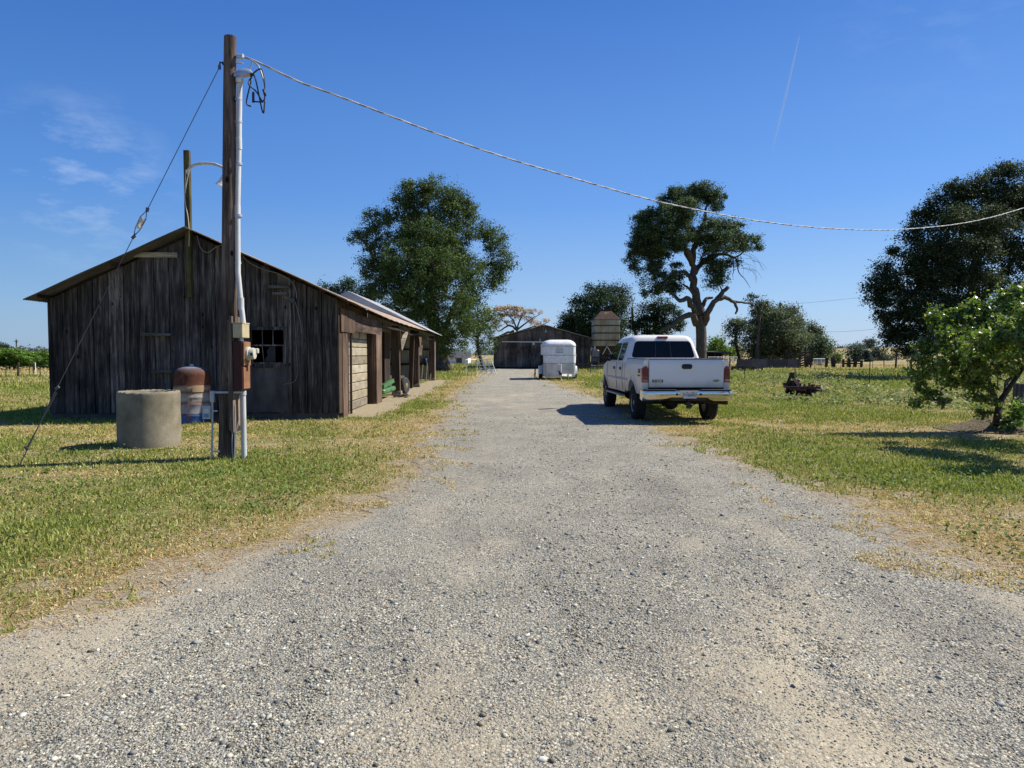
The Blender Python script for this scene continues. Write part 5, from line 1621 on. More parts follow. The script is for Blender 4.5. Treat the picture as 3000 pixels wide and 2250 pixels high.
def side(mb, sx, y0, y1, ztop, inset=.0):
    ys_ = [y0]
    while ys_[-1] < y1 - 1e-6:
        y = ys_[-1]; step = .08
        for ya, _ in AX:
            if abs(abs(y - ya) - AR) < .12: step = .018
            elif abs(y - ya) < AR: step = .04
        ys_.append(min(y1, y + step))
    rows = []
    for y in ys_:
        zl = zlow(y); zt = ztop(y)
        row = []
        for k in range(15):
            z = zl + (zt - zl) * k / 14
            fl = 0
            for ya, za in AX:
                q = math.hypot(y - ya, z - za)
                fl = max(fl, .03 * max(0, 1 - (q - AR) / .10) if q < AR + .10 else 0)
            tp = 1 - .10 * max(0, (y - 5.0)) ** 1.5
            row.append((sx * ((hw(z) - inset) * (1 if y < 5 else tp) + fl), y, z))
        rows.append(row)
    lip = [[(sx * (abs(r_[0][0]) - .12), r_[0][1], r_[0][2] + .0) for r_ in rows], [r_[0] for r_ in rows]]
    if sx > 0: rows = [list(reversed(r_)) for r_ in rows]
    mb.grid(rows); mb.grid(lip)


# bed
bed_top = lambda y: 1.47
mb = MB()
for sx in (-1, 1):
    side(mb, sx, .0, 2.06, bed_top)
    mb.span(sx * .94, sx * .80, .0, 2.06, 1.44, 1.468)
    mb.span(sx * .80, sx * .775, .03, 2.06, .86, 1.46)
    # rear corner post faces (beside tailgate)
    ol = [(sx * .875, 0, z) for z in (.70, 1.45)] + [(sx * hw(z), 0, z) for z in (1.465, 1.40, 1.30, 1.15, 1.0, .80, .70)]
    mb.prism(ol if sx > 0 else list(reversed(ol)), (0, .02, 0))
mb.span(-.79, .79, 2.02, 2.06, .86, 1.46)
bed = mb.build("bed", M["truck_white"], truck, smooth=True, angle=35)
mb = MB(); mb.span(-.775, .775, .02, 2.02, .83, .86); mb.build("bed_liner", M["black_trim"], bed)
for sx in (-1, 1):
    mb = MB(); mb.span(sx * .955, sx * .79, -.012, 2.05, 1.469, 1.487, .008); mb.build("rail_cap", M["black_trim"], bed)
# wheel wells
for ya, za in AX:
    for sx in (-1, 1):
        mb = MB(); rows = []
        for k in range(13):
            a = math.pi * k / 12
            rows.append([(sx * .97, ya + .55 * math.cos(a), za + .54 * math.sin(a)), (sx * .62, ya + .55 * math.cos(a), za + .54 * math.sin(a))])
        mb.grid(rows)
        mb.add([(sx * .62, ya + .55 * math.cos(math.pi * k / 12), za + .54 * math.sin(math.pi * k / 12)) for k in range(13)], [tuple(range(13))])
        mb.build("wheel_well", M["underside"], truck)
# tailgate
mb = MB()
prof = [(.82, -.01), (.835, -.035), (.98, -.045), (1.01, -.040), (1.33, -.050), (1.36, -.045), (1.43, -.04), (1.462, -.02), (1.468, .0)]
rows = [[(x, y, z) for x in (-.865, -.855, -.5, 0, .5, .855, .865)] for z, y in prof]
for r_ in rows: r_[0] = (r_[0][0], .0, r_[0][2]); r_[-1] = (r_[-1][0], .0, r_[-1][2])
mb.grid(rows); mb.span(-.86, .86, .0, .05, .82, 1.466)
tg = mb.build("tailgate", M["truck_white"], truck, smooth=True, angle=35)
mb = MB(); mb.span(-.865, .865, -.03, .06, 1.469, 1.488, .008); mb.build("tailgate_cap", M["black_trim"], tg)


def rrect(cx, cz, w_, h_, r_, y, n=6):
    o = []
    for sx, sz_, a0 in ((1, 1, 0), (-1, 1, 90), (-1, -1, 180), (1, -1, 270)):
        for k in range(n + 1):
            a = R(a0 + 90 * k / n)
            o.append((cx + sx * (w_ / 2 - r_) + r_ * math.cos(a), y, cz + sz_ * (h_ / 2 - r_) + r_ * math.sin(a)))
    return list(reversed(o))


mb = MB(); mb.prism(rrect(.005, 1.305, .245, .115, .05, -.058), (0, .02, 0)); hnd = mb.build("tailgate_handle", M["black_trim"], tg)
mb = MB(); mb.prism(rrect(.005, 1.315, .19, .05, .02, -.075), (0, .016, 0)); mb.build("handle_lever", M["black_metal"], hnd)


def text(body, name, size, loc, rot, mat, parent, ex=.002, sx=1.0, bold=0.0):
    cu = bpy.data.curves.new(name, "FONT")
    cu.body = body; cu.size = size; cu.extrude = ex; cu.align_x = "CENTER"; cu.align_y = "CENTER"; cu.offset = bold
    o = bpy.data.objects.new(name, cu); COL.objects.link(o)
    bpy.context.view_layer.update()
    me = bpy.data.meshes.new_from_object(o.evaluated_get(bpy.context.evaluated_depsgraph_get()))
    bpy.data.objects.remove(o); bpy.data.curves.remove(cu)
    me.name = name; me.materials.clear(); me.materials.append(mat)
    o = bpy.data.objects.new(name, me); COL.objects.link(o)
    o.parent = parent; o.location = loc; o.rotation_euler = rot; o.scale = (sx, 1, 1)
    return o


RB = (math.pi / 2, 0, 0)
mb = MB(); mb.prism(rrect(-.665, .975, .245, .058, .012, -.056), (0, .012, 0)); bd = mb.build("model_badge", M["black_trim"], tg)
text("F-250", "lettering", .062, (-.665, -.058, .975), RB, M["white_metal"], bd, .001, 1.35, .001)
mb = MB(); mb.prism(rrect(-.60, .933, .12, .022, .006, -.055), (0, .012, 0)); bd2 = mb.build("model_badge", M["chrome"], tg)
text("SUPER DUTY", "lettering", .018, (-.60, -.057, .933), RB, M["dark_red_lens"], bd2, .001)


def oval(cx, cz, a, b_, y): return list(reversed([(cx + a * math.cos(k * math.pi / 16), y, cz + b_ * math.sin(k * math.pi / 16)) for k in range(32)]))


mb = MB(); mb.prism(oval(.68, .98, .078, .034, -.058), (0, .014, 0)); em = mb.build("oval_emblem", M["chrome"], tg)
mb = MB(); mb.prism(oval(.68, .98, .068, .027, -.061), (0, .004, 0)); mb.build("emblem_field", plain("emblem_blue", (.012, .03, .07), .3), em)
text("Ford", "lettering", .046, (.68, -.063, .98), RB, M["white_metal"], em, .0008, 1.1)
# lamps
for sx in (-1, 1):
    mb = MB(); x0, x1 = sx * .878, sx * 1.012
    o = [(x0, -.03, .94), (x1, -.012, .94), (sx * 1.018, -.012, 1.10), (sx * 1.005, -.012, 1.27), (sx * .985, -.015, 1.305), (sx * .91, -.03, 1.315), (x0, -.034, 1.25)]
    mb.prism(o if sx > 0 else list(reversed(o)), (0, .05, 0)); mb.span(sx * .98, sx * 1.016, .0, .10, .945, 1.28, .01)
    tl = mb.build("tail_lamp", M["red_lens"], truck)
    mb = MB(); mb.span(sx * .885, sx * 1.0, -.040, -.02, .955, 1.005, .006); mb.build("reverse_lens", M["clear_lens"], tl)
    mb = MB(); mb.span(sx * .885, sx * .998, -.040, -.02, 1.10, 1.26, .006); mb.build("inner_lens", M["dark_red_lens"], tl)
# cab: lower part
mb = MB()


def cab_top(y):
    if y < 4.85: return 1.37
    return float(np.interp(y, [4.85, 5.0, 5.6, 5.95, 6.1], [1.37, 1.345, 1.27, 1.20, 1.10]))


for sx in (-1, 1): side(mb, sx, 2.10, 6.05, cab_top)
rows = []
for k in range(13):
    y = 4.80 + 1.25 * k / 12
    z = cab_top(y); e = hw(z) * (1 - .10 * max(0, y - 5) ** 1.5)
    rows.append([(x * e, y, z + .07 * (1 - abs(x) ** 2.5)) for x in (-1, -.8, -.5, 0, .5, .8, 1)])
mb.grid(rows)
e = hw(1.1) * (1 - .10 * 1.05 ** 1.5)
mb.prism([(-e, 6.05, .62), (e, 6.05, .62), (e, 6.05, 1.15), (-e, 6.05, 1.15)], (0, .05, 0))
mb.add([(-hw(z), 2.10, z) for z in (.7, 1.0, 1.2, 1.36)] + [(hw(z), 2.10, z) for z in (1.36, 1.2, 1.0, .7)], [tuple(range(8))])
# greenhouse loft
RINGS = [(1.33, 2.10, 4.98, .985, .05), (1.40, 2.10, 4.92, .975, .06), (1.45, 2.11, 4.86, .962, .08), (1.90, 2.21, 4.20, .825, .13), (1.985, 2.235, 4.08, .79, .16), (2.045, 2.28, 3.98, .74, .18), (2.078, 2.36, 3.86, .65, .2), (2.09, 2.5, 3.7, .5, .2)]


def ring(z, yr, yf, h_, r_):
    o = []
    for sx, sy, a0 in ((1, 1, 0), (-1, 1, 90), (-1, -1, 180), (1, -1, 270)):
        cx, cy = sx * (h_ - r_), (yf - r_ if sy > 0 else yr + r_)
        for k in range(6):
            a = R(a0 + 90 * k / 5); o.append((cx + r_ * math.cos(a), cy + r_ * math.sin(a), z))
    return o + [o[0]]


rr_ = [ring(*q) for q in RINGS]
mb.grid(rr_)
mb.add(rr_[-1][:-1], [tuple(range(len(rr_[-1]) - 1))])
cabo = mb.build("cab", M["truck_white"], truck, smooth=True, angle=40)


def rp_(z, i): return float(np.interp(z, [q[0] for q in RINGS], [q[i] for q in RINGS]))


def pane(name, pts2, face, mat, parent, lift=.005):
    """pts2 = (s, z) outline; face 'rear': s is x as a fraction, 'left'/'right': s is y"""
    out = []
    for s_, z in pts2:
        if face == "rear": out.append((s_ * rp_(z, 3), rp_(z, 1) - lift, z))
        elif face == "front": out.append((s_ * rp_(z, 3), rp_(z, 2) + lift, z))
        else: out.append(((-1 if face == "left" else 1) * (rp_(z, 3) + lift), s_, z))
    mb = MB(); n_ = Vector((0, .02, 0)) if face == "rear" else Vector((0, -.02, 0)) if face == "front" else Vector((.02 if face == "left" else -.02, 0, 0))
    mb.prism(out, n_ * .2)
    return mb.build(name, mat, parent)


def rr2(s0, s1, z0, z1, r_s, r_z, n=6):
    o = []
    for sx, sz_, a0 in ((1, 1, 0), (-1, 1, 90), (-1, -1, 180), (1, -1, 270)):
        for k in range(n + 1):
            a = R(a0 + 90 * k / n)
            o.append(((s1 - r_s if sx > 0 else s0 + r_s) + r_s * math.cos(a), (z1 - r_z if sz_ > 0 else z0 + r_z) + r_z * math.sin(a)))
    return list(reversed(o))


rw = pane("rear_window", rr2(-.875, .875, 1.495, 1.925, .09, .08), "rear", M["tint_glass"], truck, .006)
for x in (-.22, .22):
    pane("slider_seal", [(x - .012, 1.51), (x - .012, 1.91), (x + .012, 1.91), (x + .012, 1.51)], "rear", M["black_trim"], rw, .009)
seal = []
for face in ("left", "right"):
    pane("side_window", rr2(2.52, 3.22, 1.42, 1.90, .09, .07), face, M["side_glass"], truck)
    fw = [(3.36, 1.42), (3.36, 1.86), (3.42, 1.90), (4.05, 1.90), (4.14, 1.885), (4.62, 1.48), (4.64, 1.42)]
    pane("side_window", fw, face, M["side_glass"], truck)
    sg = -1 if face == "left" else 1
    for y in (2.42, 3.29, 4.72):      # door shut lines
        mb = MB()
        for z0, z1 in ((.66, .8), (.8, 1.0), (1.0, 1.15), (1.15, 1.3), (1.3, 1.37)):
            a = (sg * (hw(z0) + .002), y, z0); c_ = (sg * (hw(z1) + .002), y, z1)
            mb.beam(a, c_, .012, .004, (0, 1, 0))
        mb.build("door_seam", M["black_trim"], truck)
    for y in (2.62, 3.52):
        mb = MB(); mb.span(sg * 1.005, sg * 1.032, y - .0, y + .16, 1.19, 1.235, .01); mb.span(sg * 1.008, sg * 1.018, y - .03, y + .19, 1.17, 1.255, .008); mb.build("door_handle", M["black_trim"], truck)
    mb = MB(); mb.span(sg * 1.008, sg * 1.028, 1.72, 2.05, .93, .985, .008); mb.span(sg * 1.008, sg * 1.028, 2.12, 4.5, .93, .985, .008); mb.build("side_moulding", plain("greyed_moulding", (.46, .47, .49), .5), truck)
    # tow mirror
    mb = MB(); mb.box((sg * 1.42, 4.42, 1.50), (.24, .15, .46), None, .05); mm_ = mb.build("mirror", M["black_trim"], truck)
    mb = MB(); mb.span(sg * 1.325, sg * 1.515, 4.335, 4.343, 1.38, 1.68, .003); mb.build("mirror_glass", M["side_glass"], mm_)
    mb = MB(); mb.beam((sg * .96, 4.50, 1.53), (sg * 1.32, 4.44, 1.56), .05, .06); mb.beam((sg * .96, 4.50, 1.42), (sg * 1.32, 4.44, 1.42), .05, .06); mb.span(sg * .94, sg * 1.0, 4.42, 4.62, 1.38, 1.60, .02); mb.build("mirror_arm", M["black_trim"], mm_)
    # running board
    mb = MB(); mb.span(sg * .93, sg * 1.10, 2.35, 4.45, .50, .545, .018); rb = mb.build("running_board", M["galv"], truck)
    mb = MB(); mb.span(sg * .94, sg * 1.09, 2.36, 4.44, .546, .552); mb.build("step_pad", M["black_trim"], rb)
    mb = MB()
    for y in (2.7, 3.9): mb.beam((sg * 1.0, y, .50), (sg * .7, y, .62), .05, .05)
    mb.build("board_bracket", M["underside"], rb)
    # flap edge trim on the bed's rear-side text
mb = MB(); mb.span(-.14, .14, 2.20, 2.32, 1.99, 2.05, .015); mb.build("brake_lamp", M["red_lens"], truck)
# sagging weather strip along roof edge
RL = (math.pi / 2, 0, -math.pi / 2)
text("FX4", "bed_lettering", .15, (-1.0145, .33, 1.19), RL, plain("decal_red_black", (.13, .012, .014), .5), truck, .001, 1.0, .004)
text("OFF ROAD", "bed_lettering", .055, (-1.0155, .33, 1.09), RL, plain("decal_grey", (.06, .06, .065), .5), truck, .001, 1.05, .001)
# bumper
mb = MB()
prof = [(-.13, .76), (-.20, .765), (-.235, .75), (-.245, .70), (-.24, .62), (-.215, .55), (-.17, .525)]
rows = []
xs_ = [-1.03, -1.02, -.98, -.9, -.6, -.40, .40, .6, .9, .98, 1.02, 1.03]
for y, z in prof:
    rows.append([(x, y + (0 if abs(x) < .85 else .10 * ((abs(x) - .85) / .18) ** 2), z if abs(x) > .41 else max(z, .60)) for x in xs_])
mb.grid([list(reversed(r_)) for r_ in rows])
for sx in (-1, 1):
    mb.add([(sx * 1.03, y + .10, z) for y, z in prof] + [(sx * 1.02, .18, .56), (sx * 1.02, .18, .75)], [tuple(range(len(prof) + 2))])
bp = mb.build("rear_bumper", M["chrome"], truck, smooth=True, angle=50)
mb = MB(); mb.span(-1.0, -.28, -.225, -.02, .768, .79, .008); mb.span(.28, 1.0, -.225, -.02, .768, .79, .008); mb.span(-.28, .28, -.15, -.02, .766, .785, .006); mb.build("step_pad", M["black_trim"], bp)
mb = MB(); o = [(-.42, -.20, .60), (-.34, -.21, .655), (.34, -.21, .655), (.42, -.20, .60), (.40, -.19, .535), (-.40, -.19, .535)]
mb.prism(list(reversed(o)), (0, .06, 0)); mb.build("bumper_valance", M["black_trim"], bp)
mb = MB(); mb.span(-.20, .20, -.252, -.245, .64, .77, .003); lpn = mb.build("plate_recess", M["chrome"], bp)
m_pl = nmat("licence_plate", [(.3, (.56, .58, .62)), (.7, (.68, .70, .72))], 4, rough=.4, bmp=0)
mb = MB(); mb.prism(rrect(.02, .665, .305, .152, .014, -.266), (0, .004, 0)); pl = mb.build("number_plate", m_pl, truck)
text("7Y56957", "lettering", .094, (.02, -.268, .66), RB, plain("plate_blue", (.02, .035, .10), .5), pl, .001, .92, .0015)
for a, bb in ((-.06, -.02), (.065, .12)):
    mb = MB(); mb.span(a, bb, -.2695, -.2665, .724, .737); mb.build("plate_sticker", M["dark_red_lens"], pl)
for x in (-.27, .27):
    mb = MB(); mb.lathe([(.028, 0), (.028, -.012), (.0, -.013)], (x, -.243, .68), (0, 1, 0), 14); mb.build("bumper_plug", M["black_trim"], bp)
# underbody
mb = MB(); mb.span(-.45, -.35, -.05, 5.9, .55, .72); mb.span(.35, .45, -.05, 5.9, .55, .72); mb.span(-.6, .6, -.02, .1, .52, .66); mb.span(-.9, .9, 2.2, 4.9, .58, .66); mb.span(-.6, .6, 2.3, 3.4, .42, .6, .05); mb.span(-.85, .85, .3, 2.0, .74, .82)
mb.build("chassis", M["underside"], truck)
for ya, _ in AX:
    mb = MB(); mb.tube([(-.86, ya, .42), (.86, ya, .42)], .055, 12); mb.lathe([(.05, -.2), (.15, -.13), (.19, 0), (.15, .13), (.05, .2)], (-.05 if ya < 2 else -.25, ya, .42), (0, 1, 0), 18)
    for sx in (-.42, .42): mb.beam((sx, ya - .6, .56), (sx, ya, .47), .07, .05); mb.beam((sx, ya, .47), (sx, ya + .6, .56), .07, .05); mb.tube([(sx * .8, ya + .05, .40), (sx * .7, ya - .12, .70)], .035, 8)
    mb.build("axle", M["underside"], truck, smooth=True, angle=40)
mb = MB(); mb.tube([(.25, .8, .55), (.40, .45, .50), (.60, .22, .485), (.82, .12, .475), (1.0, .06, .47)], .042, 14, False); mb.tube([(.80, .13, .475), (1.0, .06, .47)], .048, 14, False)
mb.build("exhaust_pipe", M["soot_steel"], truck, smooth=True)
mb = MB(); mb.span(-.04, .04, -.28, .0, .43, .50); mb.tube([(.06, -.28, .40), (.10, -.1, .42), (.3, -.05, .48)], .012, 6); mb.lathe([(.02, .43), (.02, .50), (.03, .52), (.033, .545), (.02, .57), (0, .575)], (0, -.24, .0), (0, 0, 1), 14); mb.span(-.05, .05, -.28, -.2, .36, .43, .01)
mb.build("tow_hitch", M["soot_steel"], truck)
# wheels
for ya, za in AX:
    for sx in (-1, 1):
        xw = sx * .87
        mb = MB(); mb.lathe([(.22, -.10), (.25, -.135), (.33, -.145), (.38, -.13), (.405, -.10), (.41, -.03), (.41, .03), (.405, .10), (.38, .13), (.33, .145), (.25, .135), (.22, .10)], (xw, ya, .405), (1, 0, 0), 44)
        for k in range(44):
            a = 2 * math.pi * k / 44
            for row, (dx, da) in enumerate(((-.085, 0), (.085, .07), (-.03, .035), (.03, .1))):
                q = a + da
                mt = Matrix.Rotation(q, 3, 'X')
                mb.box(Vector((xw + dx, ya, .405)) + mt @ Vector((0, 0, .412)), (.05, .035, .014), mt)
        ty = mb.build("wheel", M["tyre"], truck, smooth=True, angle=35)
        mb = MB(); mb.lathe([(.225, -.11 * sx), (.232, .10 * sx), (.225, .125 * sx), (.205, .11 * sx), (.19, .03 * sx), (.06, .05 * sx), (.055, .10 * sx), (.0, .105 * sx)], (xw, ya, .405), (1, 0, 0), 32)
        for k in range(8):
            mt = Matrix.Rotation(2 * math.pi * k / 8, 3, 'X')
            mb.box(Vector((xw + sx * .065, ya, .405)) + mt @ Vector((0, 0, .135)), (.035, .05, .16), mt, .01)
        mb.build("rim", M["rim"], ty, smooth=True, angle=35)
        mb = MB(); mb.lathe([(.19, .034 * sx), (.0, .036 * sx)], (xw, ya, .405), (1, 0, 0), 24, False); mb.build("brake_disc", M["underside"], ty)
# roof seam bumps and clips
mb = MB()
for x in (-.45, -.2, .12, .38): mb.span(x - .05, x + .05, 2.40, 2.46, 2.082, 2.094, .006)
mb.build("roof_clip", M["truck_white"], truck)
for sx in (-1, 1):
    mb = MB(); mb.span(sx * .55, sx * .90, 6.06, 6.12, .85, 1.08, .02); mb.build("headlight", M["clear_lens"], truck)
mb = MB(); mb.span(-.5, .5, 6.08, 6.13, .82, 1.10, .02); mb.build("grille", M["chrome"], truck)
mb = MB(); mb.span(-.98, .98, 6.0, 6.22, .52, .76, .05); mb.build("front_bumper", M["chrome"], truck)
pane("windscreen", [(-.88, 1.44), (.88, 1.44), (.86, 1.93), (-.86, 1.93)], "front", M["tint_glass"], truck)
# front seats and dash seen as silhouettes are hidden by tint

# ------------------------------------------------------------------ horse trailer
TD = 43.2
tb = Vector((P(1640, 1100, TD).x, TD, 0))
tr = thing("horse_trailer", "white rounded horse trailer parked nose towards us on the gravel's edge", "horse trailer", tb, R(.6))


def tring(z, h_, y0, y1, r_):
    o = []
    for sx, sy, a0 in ((1, 1, 0), (-1, 1, 90), (-1, -1, 180), (1, -1, 270)):
        cx, cy = sx * (h_ - r_), (y1 - r_ if sy > 0 else y0 + r_)
        for k in range(7):
            a = R(a0 + 15 * k); o.append((cx + r_ * math.cos(a), cy + r_ * math.sin(a), z))
    return o + [o[0]]


H = .985
mb = MB(); mb.grid([tring(.30, H - .02, .02, 3.6, .16), tring(1.02, H - .01, .0, 3.6, .22)])
mb.build("lower_panel", nmat("bare_aluminium", [(.3, (.36, .35, .34)), (.55, (.52, .51, .50)), (.75, (.66, .66, .66))], 2.5, (1, 1, 1), rough=.35, metal=.55, bmp=.05), tr, smooth=True, angle=50)
mb = MB(); mb.grid([tring(1.02, H, -.01, 3.6, .22), tring(1.50, H + .01, -.01, 3.6, .24)]); mb.grid([tring(1.50, H, .0, 3.6, .24), tring(2.06, H, .0, 3.6, .26)])
bd_ = mb.build("body_panel", M["white_metal"], tr, smooth=True, angle=30)
mb = MB(); mb.grid([tring(2.06, H + .015, -.015, 3.62, .27), tring(2.09, H + .02, -.02, 3.62, .28), tring(2.22, H - .02, .02, 3.6, .3), tring(2.34, H - .12, .12, 3.5, .32), tring(2.42, H - .26, .28, 3.34, .34), tring(2.45, H - .42, .45, 3.15, .3)])
q = tring(2.45, H - .42, .45, 3.15, .3)[:-1]; mb.add(q, [tuple(range(len(q)))])
mb.build("roof", M["white_metal"], tr, smooth=True, angle=60)
mb = MB()
for z in (1.02, 1.50, 2.055): mb.grid([tring(z - .009, H + .019, -.019, 3.6, .24), tring(z + .009, H + .019, -.019, 3.6, .24)])
mb.build("seam_trim", plain("dark_seam", (.10, .105, .11), .5), tr)
# emblem: outline of a running horse over a dark nameplate
mb = MB()
hz = [(-.20, 1.80), (-.15, 1.86), (-.19, 1.93), (-.13, 1.96), (-.06, 1.90), (.04, 1.89), (.12, 1.91), (.20, 1.87), (.22, 1.80)]
mb.tube([Vector((x - .03, -.015, z + .0)) for x, z in smooth_path([(x, z, 0) for x, z in hz], 1) and [(v_[0], v_[1]) for v_ in hz]], .008, 5)
for a in (((-.15, 1.86), (-.10, 1.80), (-.16, 1.73)), ((-.05, 1.83), (.02, 1.80), (.10, 1.83)), ((.10, 1.83), (.16, 1.77), (.13, 1.72)), ((-.06, 1.82), (-.02, 1.76), (-.1, 1.74))):
    mb.tube([Vector((x - .03, -.015, z)) for x, z in a], .007, 5)
for k in range(9): mb.span(-.215 + k * .046, -.178 + k * .046, -.013, -.006, 1.665 - .004 * (k % 2), 1.70 + .004 * (k % 3 == 0))
mb.build("horse_emblem", plain("dark_decal", (.09, .10, .10), .6), bd_)
for sx in (-1, 1):
    mb = MB(); rows = []
    for k in range(11):
        a = math.pi * k / 10
        rows.append([(sx * .99, 1.9 - .75 * math.cos(a), .34 + min(.48, .62 * math.sin(a))), (sx * 1.19, 1.9 - .75 * math.cos(a), .34 + min(.48, .62 * math.sin(a)))])
    mb.grid(rows); mb.add([r_[1] for r_ in rows], [tuple(range(11))]); mb.add([(sx * .995, p_[1], p_[2]) for p_ in [r_[1] for r_ in rows]], [tuple(range(11))])
    mb.build("fender", M["white_metal"], tr, smooth=True, angle=40)
    for y in (1.55, 2.35):
        mb = MB(); mb.lathe([(.15, -.08), (.30, -.095), (.33, -.06), (.335, 0), (.33, .06), (.30, .095), (.15, .08)], (sx * 1.07, y, .33), (1, 0, 0), 26); wh_ = mb.build("wheel", M["tyre"], tr, smooth=True, angle=40)
        mb = MB(); mb.lathe([(.18, .075 * sx), (.05, .09 * sx), (0, .09 * sx)], (sx * 1.07, y, .33), (1, 0, 0), 18); mb.build("rim", M["rim"], wh_)
mb = MB(); mb.lathe([(.14, -.08), (.29, -.09), (.33, -.05), (.33, .05), (.29, .09), (.14, .08)], (-1.09, .75, 1.20), (1, 0, 0), 26); mb.build("spare_wheel", M["tyre"], tr, smooth=True, angle=40)
mb = MB(); mb.span(-.95, .95, -.02, .04, .20, .29); mb.beam((-.75, .1, .27), (0, -1.25, .34), .08, .12); mb.beam((.75, .1, .27), (0, -1.25, .34), .08, .12); mb.span(-.08, .5, -.60, -.5, .26, .42); mb.span(-.9, .9, .0, 3.5, .18, .28)
tgx = mb.build("drawbar", plain("drawbar_white", (.66, .65, .60), .5), tr)
mb = MB(); mb.tube([(.0, -1.05, .0), (.0, -1.05, .98)], .035, 10); mb.tube([(-.01, -1.05, .96), (-.20, -1.05, .98)], .018, 8); mb.box((0, -1.05, .03), (.2, .2, .03)); mb.build("jack_stand", M["white_metal"], tr)
mb = MB(); mb.box((-.06, -1.2, .42), (.16, .3, .18), None, .04); mb.tube(smooth_path([(0, -1.1, .35), (.08, -1.15, .18), (.16, -.9, .22), (.1, -.5, .3)], 4), .018, 6); mb.tube([(-.1, -1.1, .4), (-.12, -1.0, .56)], .05, 8); mb.build("coupler", M["soot_steel"], tr)
mb = MB(); mb.box((1.03, .4, 1.50), (.07, .1, .09), None, .02); mb.build("marker_lamp", M["clear_lens"], tr)

# ------------------------------------------------------------------ barn and feed silo beyond
BD = 75.0
bx0, bx1 = P(1446, 1080, BD).x, P(1730, 1080, BD).x
bez_ = EYE + (1036 - 991) / 2080 * BD; brz = EYE + (1036 - 953) / 2080 * BD; bxr = P(1597, 1000, BD).x
barn = thing("barn", "low grey plank barn with shallow gable roof behind the horse trailer", "barn", (bx0, BD, 0))
mb = MB()
k = 0; x = bx0
while x < bx1 - .02:
    x1 = min(bx1, x + .28)
    zf = lambda q: bez_ + (brz - bez_) * ((q - bx0) / (bxr - bx0) if q < bxr else (bx1 - q) / (bx1 - bxr)) - .12
    g = rs_.uniform(.65, 1.5); mb.tint(g, g * .97, g * .96)
    y = BD + rs_.uniform(-.01, .01)
    ol = [(x + .008, y, .18), (x1 - .008, y, .18), (x1 - .008, y, zf(x1))] + ([(bxr, y, zf(bxr))] if x < bxr < x1 else []) + [(x + .008, y, zf(x))]
    mb.prism(ol, (0, .03, 0)); x = x1
mb.tint(.2); mb.prism([(bx0 + .03, BD + .05, .0), (bx1 - .03, BD + .05, .0), (bx1 - .03, BD + .05, bez_ - .16), (bxr, BD + .05, brz - .2), (bx0 + .03, BD + .05, bez_ - .16)], (0, .02, 0))
mb.span(bx0, bx1, BD - .02, BD + .04, -.05, .17)
mb.build("front_wall", wood("barn_boards", (.045, .040, .036), (.115, .10, .09), (.20, .18, .165), knots=False), barn, world=True)
mb = MB(); mb.tint(.7); mb.span(bx0, bx0 + .03, BD + .06, BD + 14, 0, bez_ - .15); mb.span(bx1 - .03, bx1, BD + .06, BD + 14, 0, bez_ - .15); mb.build("side_wall", M["wall_wood"], barn, world=True)
for sg, xe in ((-1, bx0 - .35), (1, bx1 + .12)):
    ze = bez_ - .02
    mb = MB(); rows = []
    for j in range(2):
        y = BD - .35 + j * 14.8
        rows.append([(bxr + (xe - bxr) * i / 8, y, brz + .04 + (ze - brz) * i / 8 + .02 * math.sin(i * 2.1)) for i in range(9)])
    low = [[(p_[0], p_[1], p_[2] - .06) for p_ in r_] for r_ in rows]
    mb.grid(rows); mb.grid([list(reversed(r_)) for r_ in low]); mb.grid([rows[0], low[0]]); mb.grid([[rows[0][-1], rows[1][-1]], [low[0][-1], low[1][-1]]])
    mb.build("barn_roof", M["zinc_iron"] if sg > 0 else M["rusty_iron"], barn, world=True)
U = lambda px, py: P(px, py, BD)
mb = MB(); a = U(1470, 1001); c_ = U(1594, 1003); mb.beam((a.x, BD - .09, a.z), (c_.x + 3, BD - .09, c_.z), .10, .10); mb.build("door_track", M["galv"], barn, world=True)
mb = MB(); mb.tint(1.25)
a = U(1548, 1004); c_ = U(1640, 1074)
for k in range(12): g = rs_.uniform(.8, 1.6); mb.tint(g, g * .97, g * .95); mb.span(a.x + k * .27, a.x + k * .27 + .262, BD - .07, BD - .045, c_.z, a.z)
bdr = mb.build("sliding_door", M["wall_wood"], barn, world=True)
mb = MB(); mb.tint(1.8)
for z in (U(0, 1011).z, U(0, 1042).z): mb.span(a.x, a.x + 3.24, BD - .10, BD - .072, z - .07, z + .07)
mb.build("door_brace", M["wall_wood"], bdr)
for o_ in bdr.children: o_.location = (0, 0, 0)
mb = MB(); a = U(1513, 1030); mb.prism([(a.x - .45, BD - .03, a.z), (a.x, BD - .03, a.z - .5), (a.x + .45, BD - .03, a.z), (a.x, BD - .03, a.z + .5)], (0, .015, 0)); mb.build("diamond_patch", plain("brown_patch", (.075, .045, .032), .9), barn, world=True)
mb = MB(); a = U(1599, 968); mb.lathe([(.03, .18), (.05, .12), (.14, -.08), (.15, -.10), (.02, -.05)], (a.x, BD - .22, a.z - .1), (0, 0, 1), 14); mb.tube([(a.x, BD, a.z + .18), (a.x, BD - .22, a.z + .16), (a.x, BD - .22, a.z + .05)], .02, 6); mb.build("barn_lamp", plain("pale_lamp", (.55, .55, .53), .4), barn, world=True)
mb = MB(); a = U(1582, 996); mb.span(a.x - .03, a.x + .03, BD - .05, BD - .03, a.z - .18, a.z + .15); a = U(1563, 1007); mb.span(a.x - .09, a.x + .09, BD - .17, BD - .14, a.z - .12, a.z + .12); mb.build("track_fitting", M["white_metal"], barn, world=True)

